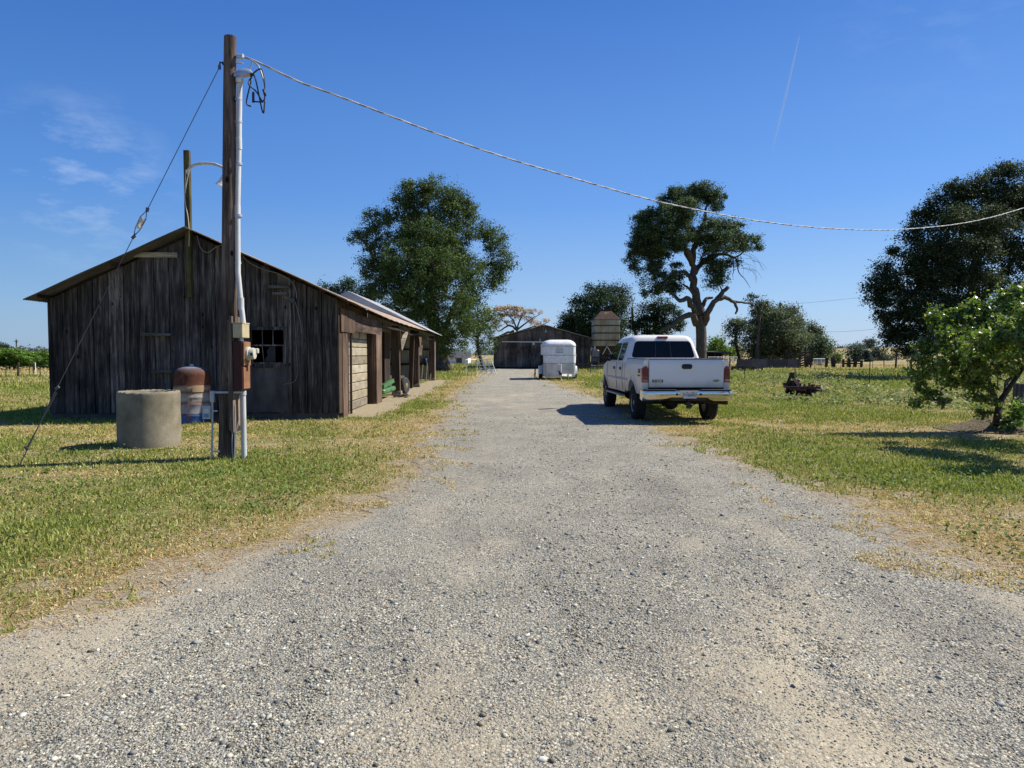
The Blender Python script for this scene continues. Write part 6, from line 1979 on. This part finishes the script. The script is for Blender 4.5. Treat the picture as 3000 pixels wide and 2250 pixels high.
# silo
SD = 72.0
s0, s1_ = P(1741, 1040, SD).x, P(1816, 1040, SD).x
zs_ = lambda py: EYE + (1036 - py) / 2080 * SD
silo = thing("feed_silo", "square rusty cream feed silo with hopper bottom beside the barn", "silo", ((s0 + s1_) / 2, SD, 0))
hw2 = (s1_ - s0) / 2
m, nt, b = new_mat("stained_cream_sheet")
v = coords(nt, (1.2, 1.2, .35)); f = noise(nt, v, 1.6, 7, .65)
c = ramp(nt, [(.3, (.13, .085, .045)), (.45, (.28, .225, .135)), (.6, (.37, .33, .24)), (.75, (.42, .38, .30))], f).outputs[0]
nt.links.new(mixc(nt, ramp(nt, [(.6, 0.0), (.75, .7)], noise(nt, coords(nt, (2, 2, .25)), 2, 5)).outputs[0], c, (.20, .105, .045)), b.inputs["Base Color"]); b.inputs["Roughness"].default_value = .65
mb = MB()
for k, (p0, p1) in enumerate(((936, 954), (954, 976), (976, 997), (997, 1014))):
    z1, z0 = zs_(p0), zs_(p1)
    mb.tint(1); mb.box((0, hw2, (z0 + z1) / 2), (2 * hw2, 2 * hw2, z1 - z0 - .03), None, .03)
mb.build("silo_wall", m, silo)
mb = MB()
for p_ in (954, 976, 997): mb.box((0, hw2, zs_(p_)), (2 * hw2 + .12, 2 * hw2 + .12, .09))
mb.build("silo_band", M["soot_steel"], silo)
mb = MB(); z0, z1 = zs_(936), zs_(908); q = hw2 + .06; t_ = hw2 * .36
mb.add([(-q, -.06, z0), (q, -.06, z0), (q, 2 * hw2 + .06, z0), (-q, 2 * hw2 + .06, z0), (-t_, hw2 - t_, z1), (t_, hw2 - t_, z1), (t_, hw2 + t_, z1), (-t_, hw2 + t_, z1)], [(0, 1, 5, 4), (1, 2, 6, 5), (2, 3, 7, 6), (3, 0, 4, 7), (4, 5, 6, 7), (3, 2, 1, 0)])
mb.box((0, hw2, z1 + .06), (t_ * 2 + .1, t_ * 2 + .1, .1))
mb.build("silo_roof", nmat("rust_roof", [(.35, (.035, .022, .017)), (.58, (.07, .042, .03)), (.72, (.26, .15, .07))], 1.0, rough=.8, bmp=.1), silo)
mb = MB(); z0, z1 = zs_(1014), 1.0; t_ = .25
mb.add([(-hw2 + .02, .02, z0), (hw2 - .02, .02, z0), (hw2 - .02, 2 * hw2 - .02, z0), (-hw2 + .02, 2 * hw2 - .02, z0), (-t_, hw2 - t_, z1), (t_, hw2 - t_, z1), (t_, hw2 + t_, z1), (-t_, hw2 + t_, z1)], [(4, 5, 1, 0), (5, 6, 2, 1), (6, 7, 3, 2), (7, 4, 0, 3), (7, 6, 5, 4)])
mb.build("hopper", M["soot_steel"], silo)
for x in (-hw2 + .06, hw2 - .06):
    for y in (.06, 2 * hw2 - .06):
        mb = MB(); mb.beam((x, y, 0), (x, y, zs_(1014)), .12, .12); mb.build("leg", M["galv"], silo)
mb = MB(); zt_ = zs_(1014)
for x in (-.55, .55): mb.beam((0, -.02, zt_), (x, -.02, zt_ - 1.0), .06, .06, (0, 1, 0))
mb.build("strut", M["galv"], silo)
for i, (px, D_) in enumerate(((1710, 70), (1676, 71))):
    pass

# low rails, posts and weeds between barn and silo
rl = thing("plank_fence", "broken low plank rail with leaning posts before the silo legs", "fence", (P(1700, 1085, 66).x, 66, 0))
for px in (1695, 1722, 1748, 1775):
    mb = MB(); x = P(px, 1085, 66).x; mb.tint(rs_.uniform(.7, 1.2)); mb.beam((x, 66, 0), (x + rs_.uniform(-.1, .1), 66, 1.1), .10, .10)
    mb.build("post", M["old_wood"], rl, world=True)
mb = MB(); a = P(1690, 1075, 66); c_ = P(1790, 1070, 66)
for z in (.35, .62): mb.tint(1.2); mb.beam((a.x, 65.93, z), (c_.x, 65.93, z + .08), .04, .14)
mb.build("rail", M["old_wood"], rl, world=True)

# ------------------------------------------------------------------ left: gate panel, mesh fence, white house
GD = 55.0
gcx = P(1412, 1097, GD)
gt = thing("tube_gate", "pale tubular metal gate panel leaning slanted beside the drive near the barn", "gate", (gcx.x, GD, 0))
TL, TR, BR, BL = [P(*q, GD) for q in ((1396, 1053), (1438, 1051), (1454, 1095), (1413, 1097))]
TL.y += .25; TR.y += .25
mb = MB()
mb.tube([BL, TL, TR, BR, BL], .030, 8)
for k in range(1, 5):
    t_ = k / 5; mb.tube([TL.lerp(BL, t_), TR.lerp(BR, t_)], .024, 8)
for t_ in (.31, .36, .66, .71): mb.tube([TL.lerp(TR, t_), BL.lerp(BR, t_)], .018, 6)
mb.build("gate_frame", M["gate_metal"], gt, world=True)


def wire_fence(name, label, cat, posts, h, wires, pmat, post_w=.06, mesh=None, top=None, group=None, taper=None):
    t = thing(name, label, cat, posts[0], 0, group)
    for i, p in enumerate(posts):
        mb = MB(); p = Vector(p); hh = h[i] if isinstance(h, list) else h; lean = Vector((rs_.uniform(-.05, .05), rs_.uniform(-.05, .05), 0)) * hh
        ww = post_w[i] if isinstance(post_w, list) else post_w
        mb.tint(rs_.uniform(.7, 1.3))
        if ww < .05:      # steel T-post
            mb.span(p.x - ww / 2, p.x + ww / 2, p.y - .005, p.y + .005, -.1, hh); mb.span(p.x - .005, p.x + .005, p.y, p.y + ww * .8, -.1, hh)
        else: mb.tube([p - Vector((0, 0, .1)), p + lean + Vector((0, 0, hh))], [ww / 2, ww / 2 * .85], 8)
        mb.build("post", pmat, t, world=True)
    mb = MB()
    for z in wires:
        for a, c_ in zip(posts, posts[1:]):
            a, c_ = Vector(a), Vector(c_)
            pts = [a.lerp(c_, i / 5) + Vector((0, 0, z - .05 * math.sin(math.pi * i / 5))) for i in range(6)]
            mb.tube(pts, .004 + .00012 * a.y, 4, False)
    if wires: mb.build("wire", M["wire"], t, world=True)
    if mesh:
        mb = MB()
        for a, c_ in zip(posts, posts[1:]):
            a, c_ = Vector(a), Vector(c_); L = (c_ - a).length; n = int(L / mesh)
            for i in range(n):
                for sg in (1, -1):
                    q0 = a.lerp(c_, i / n); q1 = a.lerp(c_, min(1, max(0, (i + sg * top / mesh * .5) / n)))
                    mb.tube([q0 + Vector((0, 0, .05)), q1 + Vector((0, 0, top))], .006, 3, False)
        mb.build("mesh_netting", M["wire"], t, world=True)
    return t


cl_ = wire_fence("chain_link_fence", "short chain link fence with a pale top rail joining the tilted gate panel", "fence", [(P(1366, 1095, 56).x, 56, 0), (P(1397, 1095, 56.5).x, 56.5, 0)], 1.15, [], M["gate_metal"], .055, .12, 1.1)
mb = MB(); mb.tube([Vector((P(1366, 1095, 56).x, 56, 1.13)), Vector((P(1397, 1095, 56.5).x, 56.5, 1.13))], .025, 8); mb.build("top_rail", M["gate_metal"], cl_, world=True)
wire_fence("wire_fence", "thin wire fence with leaning stakes under the big oak before the white house", "fence", [(P(1278, 1085, 62).x, 62, 0), (P(1310, 1085, 61).x, 61, 0), (P(1345, 1092, 58).x, 58, 0), (P(1366, 1095, 56.2).x, 56.2, 0)], 1.0, [.5, .95], M["black_metal"], .045)
WH = 112
hx0, hx1 = P(1240, 1050, WH).x, P(1371, 1050, WH).x
ho = thing("white_house", "long low white building with dark roof glimpsed beneath the big oak", "house", (hx0, WH, 0))
zh = lambda py: EYE + (1036 - py) / 2080 * WH
mb = MB(); mb.span(hx0, hx1, WH, WH + 7, -.1, zh(1046)); mb.build("wall", plain("white_render", (.72, .73, .74), .8), ho, world=True)
mb = MB(); mb.add([(hx0 - .3, WH - .4, zh(1046)), (hx1 + .2, WH - .4, zh(1046)), (hx1 + .2, WH + 3.5, zh(1029)), (hx0 - .3, WH + 3.5, zh(1029)), (hx1 + .2, WH + 7.4, zh(1046)), (hx0 - .3, WH + 7.4, zh(1046))], [(0, 1, 2, 3), (3, 2, 4, 5), (0, 3, 5), (1, 4, 2), (0, 5, 4, 1)]); mb.build("roof", plain("dark_shingle", (.05, .055, .06), .9), ho, world=True)
a = P(1345, 1056, WH).x; mb = MB(); mb.span(a - .45, a + .45, WH - .05, WH - .01, .1, zh(1049)); mb.build("door", plain("dark_door", (.05, .055, .06), .6), ho, world=True)

# ------------------------------------------------------------------ left fence and far pole
fp = [(P(px, 1105, 48).x, 48, 0) for px in (-160, -60, 18, 53, 87, 118, 175, 260)]
wire_fence("wire_fence", "low wire fence with one thick brown post before the left orchard", "fence", fp, [.85, .9, .85, 1.02, 1.05, .8, .9, .9], [.35, .8], M["dark_bark"], [.04, .04, .045, .15, .04, .045, .04, .04])
for i, (px, lab, c_) in enumerate(((97, "thin dark stake in the tan grass behind the left fence", M["dark_bark"]), (104, "thin white stake in the tan grass behind the left fence", M["white_metal"]))):
    b_ = P(px, 1098, 52); mb = MB(); mb.beam((0, 0, -.05), (.05 * (1 - i), 0, .85 + .1 * i), .05, .05)
    o = mb.build("stake", c_); o.location = (b_.x, 52, 0); tag(o, lab, "stake")
dp = P(49, 1040, 150)
up = thing("utility_pole", "tiny distant utility pole with crossarm above the left orchard", "utility pole", (dp.x, 150, 0))
mb = MB(); mb.tube([Vector((0, 0, 0)), Vector((0, 0, 4.6))], .13, 8); mb.build("pole_shaft", M["old_wood"], up)
mb = MB(); mb.span(-.45, .45, -.06, .06, 4.15, 4.27); mb.build("crossarm", M["old_wood"], up)

# ------------------------------------------------------------------ right field: T-posts, harrow, corral
tp_ = [(P(2548, 1100, 33.6).x, 33.6, 0), (P(2329, 1100, 39.6).x, 39.6, 0), (P(2181, 1100, 45).x, 45, 0), (12.9, 52.5, 0), (11.6, 60, 0)]
wire_fence("wire_fence", "rusty steel post and wire fence crossing the right field behind the harrow", "fence", [(18.35, 26.8, 0)] + tp_, [1.25, 1.26, 1.1, .95, .95, .95], [.55, .85], plain("rusty_post", (.075, .05, .04), .8), .045)
wire_fence("wire_fence", "thin wire fence among weeds between the trailer and the silo", "fence", [(P(1730, 1095, 57).x, 57, 0), (P(1775, 1095, 56).x, 56, 0), (P(1830, 1095, 55).x, 55, 0)], .95, [.45, .8], M["black_metal"], .045)
mk = P(1567, 1105, 47); mb = MB(); mb.beam((0, 0, 0), (.02, 0, .62), .08, .08); o = mb.build("stake", M["side_wood"]); o.location = (mk.x, 47, 0); tag(o, "short brown stake in the grass just left of the horse trailer", "stake")

HD = 26.9
hb = P(2350, 1160, HD)
hr = thing("disc_harrow", "rusty old disc harrow with hitch tower lying in the right field grass", "disc harrow", (hb.x, HD, 0), R(-12))
mb = MB(); mb.beam((-.62, -.22, .32), (.62, -.12, .30), .10, .09); mb.beam((-.62, .28, .34), (.55, .28, .32), .10, .09)
for x in (-.6, -.2, .2, .55): mb.beam((x, -.28, .33), (x, .34, .35), .07, .07)
mb.beam((-.5, -.3, .26), (.1, -.32, .24), .03, .08); mb.beam((.1, -.25, .36), (.62, -.2, .42), .05, .03)
for k in range(16): mb.box((rs_.uniform(-.62, .4), rs_.uniform(-.25, .3), rs_.uniform(.36, .46)), (rs_.uniform(.04, .12), rs_.uniform(.04, .1), rs_.uniform(.03, .1)), Matrix.Rotation(rs_.uniform(0, 3), 3, 'Z'))
mb.build("frame", M["rusty_steel"], hr)
mb = MB(); mb.beam((-.58, 0, .36), (-.40, .02, .80), .10, .05, (0, 1, 0)); mb.beam((-.12, 0, .36), (-.36, .02, .74), .10, .05, (0, 1, 0)); mb.span(-.46, -.30, -.03, .04, .70, .88); mb.prism([(-.55, .06, .36), (-.15, .06, .36), (-.28, .06, .58), (-.46, .06, .58)], (0, .03, 0))
mb.build("hitch_tower", M["soot_steel"], hr)
mb = MB()
for k in range(26): mb.box((rs_.uniform(-.6, .55), rs_.uniform(-.2, .3), rs_.uniform(.08, .34)), (rs_.uniform(.05, .3), rs_.uniform(.03, .2), rs_.uniform(.04, .16)), Matrix.Rotation(rs_.uniform(-.5, .5), 3, 'Y') @ Matrix.Rotation(rs_.uniform(0, 3), 3, 'Z'))
mb.build("gang_parts", M["soot_steel"], hr)
mb = MB(); mb.beam((-.33, -.05, .66), (-.13, -.06, .38), .09, .02, (0, 1, 0)); mb.build("pale_brace", nmat("faded_pink_steel", [(.3, (.24, .15, .13)), (.7, (.33, .23, .20))], 6), hr)
mb = MB(); mb.lathe([(.0, -.05), (.05, -.04), (.06, 0), (.05, .04), (0, .05)], (-.10, .2, .58), (0, 1, .3), 14); mb.tube([(-.1, .2, .58), (-.08, .22, .35)], .02, 6); mb.build("red_cap", plain("faded_red", (.32, .10, .09), .6), hr)
disc_pts = [(-.55, -.1, 1, 0), (-.38, -.1, 1, 0), (-.21, -.09, 1, 0), (-.04, -.08, 1, 0), (.13, -.06, 1, 0), (.30, -.05, 1, 0), (.68, -.02, 1, 1), (.50, .22, 1, 1), (.38, .32, 1, 1)]
for (x, y, sx, big) in disc_pts:
    mb = MB(); r_ = .22 if big else .20
    mb.lathe([(r_, 0), (r_ * .98, .012), (r_ * .7, .035), (r_ * .3, .055), (.03, .06), (.03, .10), (0, .10)], (x, y, r_ - .02), (1, -.35, .0), 26, False)
    mb.lathe([(r_, 0), (r_ * .98, .006), (r_ * .7, .029), (r_ * .3, .049), (0, .054)], (x, y, r_ - .02), (1, -.35, .0), 26, False)
    mb.build("disc", plain("worn_disc_steel", (.20, .185, .165) if big else (.03, .026, .024), .55, .3), hr, smooth=True, angle=40)
mb = MB(); mb.tube([Vector((-.6, -.1, .19)), Vector((.70, -.02, .2))], .03, 8); mb.build("disc_axle", M["rusty_steel"], hr)
mb = MB(); mb.box((.66, -.17, .22), (.04, .12, .12), None, .01); mb.tube([(.44, -.22, .27), (.62, -.2, .32)], .03, 8); mb.build("bearing", nmat("tan_rust", [(.3, (.22, .13, .08)), (.7, (.36, .26, .18))], 8), hr)

# corral
CD = 78
cz = lambda py, D_=CD: EYE + (1036 - py) / 2080 * D_
xA, xB = P(2162, 1060, CD).x, P(2345, 1060, CD).x
cw = thing("corral_wall", "long low grey board corral wall below the grey green trees", "wall", (xA, CD, 0))
mb = MB(); x = xA
while x < xB:
    g = rs_.uniform(.6, 1.1); mb.tint(g, g * 1.02, g * 1.06); w_ = rs_.uniform(.9, 2.4); mb.span(x, min(xB, x + w_) - .02, CD, CD + .05, .0, cz(1052) + rs_.uniform(-.02, .02)); x += w_
mb.build("board_panel", nmat("grey_board", [(.3, (.055, .055, .058)), (.7, (.10, .10, .102))], 2, (1, 1, 3), tint=True), cw, world=True)
for k in range(15):
    mb = MB(); x = xA + (xB - xA) * k / 14; mb.tint(rs_.uniform(.6, 1)); mb.beam((x, CD + .13, 0), (x, CD + .13, cz(1050)), .12, .12)
    mb.build("post", M["old_wood"], cw, world=True)
mb = MB(); mb.tint(.6); mb.span(xA, xB, CD + .2, CD + .3, cz(1047), cz(1044.5)); mb.build("top_rail", M["old_wood"], cw, world=True)
sh = thing("open_shelter", "low dark open sided shelter with flat roof right of the gnarled oak", "shelter", (P(2072, 1060, 84).x, 84, 0))
x0, x1 = P(2066, 1060, 84).x, P(2142, 1060, 84).x
mb = MB(); mb.tint(.5); mb.add([(x0, 83.6, cz(1030, 84)), (x1, 83.6, cz(1033, 84)), (x1, 88, cz(1028, 84)), (x0, 88, cz(1026, 84))], [(0, 1, 2, 3)]); mb.add([(x0, 83.6, cz(1033, 84)), (x1, 83.6, cz(1036, 84)), (x1, 88, cz(1031, 84)), (x0, 88, cz(1029, 84))], [(3, 2, 1, 0)]); mb.add([(x0, 83.6, cz(1033, 84)), (x1, 83.6, cz(1036, 84)), (x1, 83.6, cz(1033, 84)), (x0, 83.6, cz(1030, 84))], [(0, 1, 2, 3)])
mb.build("roof", plain("dark_roof", (.045, .038, .036), .8), sh, world=True)
for k in range(4):
    mb = MB(); x = x0 + .2 + (x1 - x0 - .4) * k / 3; mb.span(x - .06, x + .06, 83.8, 83.92, 0, cz(1034.5, 84)); mb.build("post", M["old_wood"], sh, world=True)
mb = MB(); mb.tint(.45); mb.span(x0 + .1, x1 - .1, 87.6, 87.7, 0, cz(1030, 84)); mb.build("rear_wall", M["side_wood"], sh, world=True)
pf = thing("pipe_fence", "pale horizontal pipe fence rails in front of the open shelter", "fence", (P(2070, 1060, 79).x, 79, 0))
mb = MB()
for py in (1046, 1052, 1057): mb.tube([P(2075, py, 79), P(2162, py, 79)], .035, 6)
mb.build("rail", M["gate_metal"], pf, world=True)
for px in (2076, 2104, 2132, 2160):
    mb = MB(); a = P(px, 1060, 79); mb.tube([Vector((a.x, 79.05, 0)), Vector((a.x, 79.05, cz(1044, 79)))], .045, 6)
    mb.build("post", M["gate_metal"], pf, world=True)
wt_ = thing("feed_trough", "long low grey wooden trough on the grass before the corral wall", "trough", (P(2150, 1070, 66).x, 66, 0))
x0, x1 = P(2149, 1070, 66).x, P(2236, 1070, 66).x
mb = MB(); mb.tint(.8, .9, 1.0); mb.span(x0, x1, 66, 66.06, .02, .42); mb.span(x0, x1, 66.8, 66.86, .02, .42); mb.span(x0, x0 + .06, 66.06, 66.8, .02, .42); mb.span(x1 - .06, x1, 66.06, 66.8, .02, .42); mb.span(x0 + .06, x1 - .06, 66.06, 66.8, .10, .14)
mb.build("trough_body", M["old_wood"], wt_, world=True)
# stock chute, gate, rail pens
sc_ = thing("stock_chute", "slatted wooden loading chute at the end of the corral wall", "chute", (P(2345, 1068, 80).x, 80, 0))
x0, x1 = P(2343, 1060, 80).x, P(2376, 1060, 80).x
mb = MB()
for k in range(6):
    z = .25 + k * .33; mb.tint(rs_.uniform(.7, 1.3)); mb.beam((x0, 80, z * .75), (x1, 80, z + .2 + .05 * k), .05, .17)
mb.build("slat_side", M["side_wood_y"], sc_, world=True)
for x in (x0, (x0 + x1) / 2, x1):
    mb = MB(); mb.tint(.7); mb.span(x - .08, x + .08, 80.04, 80.18, 0, 2.3 if x > x0 else 1.4); mb.build("post", M["old_wood"], sc_, world=True)
pg = thing("pipe_gate", "pale grey pipe gate between the loading chute and corral posts", "gate", (P(2382, 1065, 80).x, 80, 0))
mb = MB(); a, c_ = P(2383, 1051, 80), P(2416, 1066, 80)
mb.tube([Vector((a.x, 80, c_.z)), Vector((a.x, 80, a.z)), Vector((c_.x, 80, a.z)), Vector((c_.x, 80, c_.z)), Vector((a.x, 80, c_.z))], .04, 6)
for t_ in (.25, .5, .75): mb.tube([Vector((a.x, 80, a.z + (c_.z - a.z) * t_)), Vector((c_.x, 80, a.z + (c_.z - a.z) * t_))], .03, 6)
for t_ in (.35, .7): mb.tube([Vector((a.x + (c_.x - a.x) * t_, 80, a.z)), Vector((a.x + (c_.x - a.x) * t_, 80, c_.z))], .03, 6)
mb.build("gate_frame", M["gate_metal"], pg, world=True)
rf = thing("rail_fence", "old dark wooden rail fence with uneven thick posts beyond the field", "fence", (P(2422, 1070, 82).x, 82, 0))
for k, (px, t0, w_) in enumerate(((2420, 1049, .25), (2442, 1047, .35), (2470, 1052, .2), (2484, 1049, .22), (2490, 1052, .2), (2504, 1054, .3), (2523, 1056, .22), (2364, 1045, .3))):
    a = P(px, 1070, 82); mb = MB(); mb.tint(.5); mb.beam((a.x, 82, 0), (a.x + rs_.uniform(-.15, .15), 82, cz(t0, 82)), w_, w_); mb.build("post", M["old_wood"], rf, world=True)
for (p0, p1, y0, y1) in ((2442, 2524, 1058, 1059), (2442, 2504, 1063, 1064), (2470, 2524, 1066, 1065)):
    a, c_ = P(p0, y0, 81.8), P(p1, y1, 81.8); mb = MB(); mb.tint(.7); mb.beam(a, c_, .12, .14); mb.build("rail", M["old_wood"], rf, world=True)
wire_fence("wire_fence", "far wire fence with tilted thin posts in the tan grass under the oak", "fence", [(P(px, 1070, D_).x, D_, 0) for px, D_ in ((2524, 82), (2556, 80), (2590, 78), (2624, 76), (2660, 76), (2700, 75), (2760, 75))], [1.1, 1.1, 1.2, 1.9, 1.2, 1.2, 1.2], [.4, .7, 1.0], M["dark_bark"], [.1, .06, .1, .22, .06, .12, .1])
# utility pole behind the trees and its lines
q = P(2283, 1050, 110)
u2 = thing("utility_pole", "dark utility pole whose top shows above the grey green trees", "utility pole", (q.x, 110, 0))
zt2 = EYE + (1036 - 888) / 2080 * 110
mb = MB(); mb.tube([Vector((0, 0, 0)), Vector((0, 0, zt2))], .19, 10); mb.build("pole_shaft", M["old_wood"], u2)
mb = MB(); mb.tube([Vector((.12, 0, zt2)), Vector((.12, 0, zt2 + .35))], .05, 6); mb.tube([Vector((-.12, 0, zt2 - .2)), Vector((-.12, 0, zt2 + .15))], .05, 6); mb.build("insulator", M["porcelain"], u2)
for lab, pts in (("thin high power line from the far pole towards the big right oak", [(2290, 893), (2400, 884), (2525, 871), (2640, 858)]), ("lower thin power line between the slender tree and the big right oak", [(2300, 962), (2410, 971), (2480, 971), (2570, 963), (2660, 950)]), ("thin power line crossing left from behind the gnarled oak's trunk", [(2030, 994), (2080, 988), (2130, 982), (2290, 968)])):
    mb = MB(); pw = [P(*p_, 110) for p_ in pts]; mb.tube(smooth_path(pw, 8), .022, 4, False)
    o = mb.build("power_line", plain("far_wire", (.16, .18, .21), .6), loc=pw[0]); tag(o, lab, "power line")
# white shapes far off: parked trailers beyond the field
fb = P(2688, 1060, 190); mb = MB(); mb.span(-1.6, 1.6, 0, 2.2, .5, 1.55, .1); mb.span(-1.2, .9, .05, 2.1, 1.56, 2.0, .15)
vh = thing("parked_van", "tiny pale vehicle glimpsed in the tan grass beyond the right fence", "vehicle", (fb.x, 190, 0))
mb.build("body", M["white_metal"], vh)
for x in (-1.0, 1.0):
    mb = MB(); mb.lathe([(.2, -.1), (.33, -.1), (.33, .1), (.2, .1)], (x, .1, .33), (0, 1, 0), 16); mb.build("wheel", M["tyre"], vh)

# straw mound and grey post at the fruit tree
mo = G(2918, 1258)
rows = []
for i in range(9):
    r_ = .95 * i / 8
    row = []
    for k in range(33):
        a = 2 * math.pi * k / 32
        z = .26 * math.exp(-(r_ / .62) ** 2) - .012 + .02 * math.sin(a * 5 + i) * (1 - i / 8)
        row.append((mo.x + r_ * 1.25 * math.cos(a), mo.y + r_ * math.sin(a), z))
    rows.append(row)
mb = MB(); mb.grid(rows)
dm = mb.build("dirt_mound", nmat("dry_soil", [(.3, (.05, .04, .024)), (.7, (.15, .12, .072))], 9, rough=1, bmp=.6, dist=.03), smooth=True, loc=mo)
tag(dm, "low mound of dry soil and straw around the fruit tree's trunk", "mound")
n = 900
a = rng.uniform(0, 6.28, n); r_ = rng.uniform(.1, 1.5, n)
cx, cy = mo.x + r_ * 1.3 * np.cos(a), mo.y + r_ * np.sin(a)
cz_ = .26 * np.exp(-(r_ / .62) ** 2) + .01 + rng.uniform(0, .03, n)
th = a + rng.normal(size=n) * .9; L = rng.uniform(.06, .22, n)
dx, dy = np.cos(th) * L, np.sin(th) * L; wx, wy = -np.sin(th) * .004, np.cos(th) * .004
V = np.stack([np.stack([cx - wx, cy - wy, cz_], -1), np.stack([cx + wx, cy + wy, cz_], -1), np.stack([cx + dx, cy + dy, np.maximum(.015, .26 * np.exp(-((r_ + L * np.cos(th - a)) / .62) ** 2) + .02)], -1)], 1).reshape(-1, 3)
tag(np_mesh("straw", V, np.arange(n * 3).reshape(-1, 3), 3, M["straw"], np.repeat(np.array([(.36, .24, .12)]) * rng.uniform(.6, 1.4, (n, 1)), 3, 0)), kind="stuff")
gpst = P(2984, 1140, 22); mb = MB(); mb.tint(1.6); mb.box((0, 0, .32), (.24, .2, .72), Matrix.Rotation(.03, 3, 'Y'), .02); o = mb.build("stump_post", M["old_wood"]); o.location = (gpst.x, 22, 0); tag(o, "squat grey wooden post in the grass behind the fruit tree's fork", "post")

# contrail high in the sky
CDI = 4200
mb = MB(); mb.tube([P(2342, 105, CDI), P(2325, 180, CDI), P(2302, 280, CDI), P(2280, 370, CDI), P(2262, 440, CDI)], [2.2, 4.5, 6.0, 5.0, 1.5], 10, False)
m, nt, b = new_mat("contrail_vapour")
tr_ = nt.nodes.new("ShaderNodeBsdfTransparent"); mx = nt.nodes.new("ShaderNodeMixShader"); mx.inputs[0].default_value = .20
b.inputs["Base Color"].default_value = (.9, .9, .9, 1); b.inputs["Roughness"].default_value = 1; b.inputs["Specular IOR Level"].default_value = 0
nt.links.new(tr_.outputs[0], mx.inputs[1]); nt.links.new(b.outputs[0], mx.inputs[2]); nt.links.new(mx.outputs[0], nt.nodes["Material Output"].inputs["Surface"])
ct = mb.build("contrail", m, loc=P(2302, 280, CDI), smooth=True)
tag(ct, "faint white contrail slanting down the sky on the right", "contrail", kind="stuff")
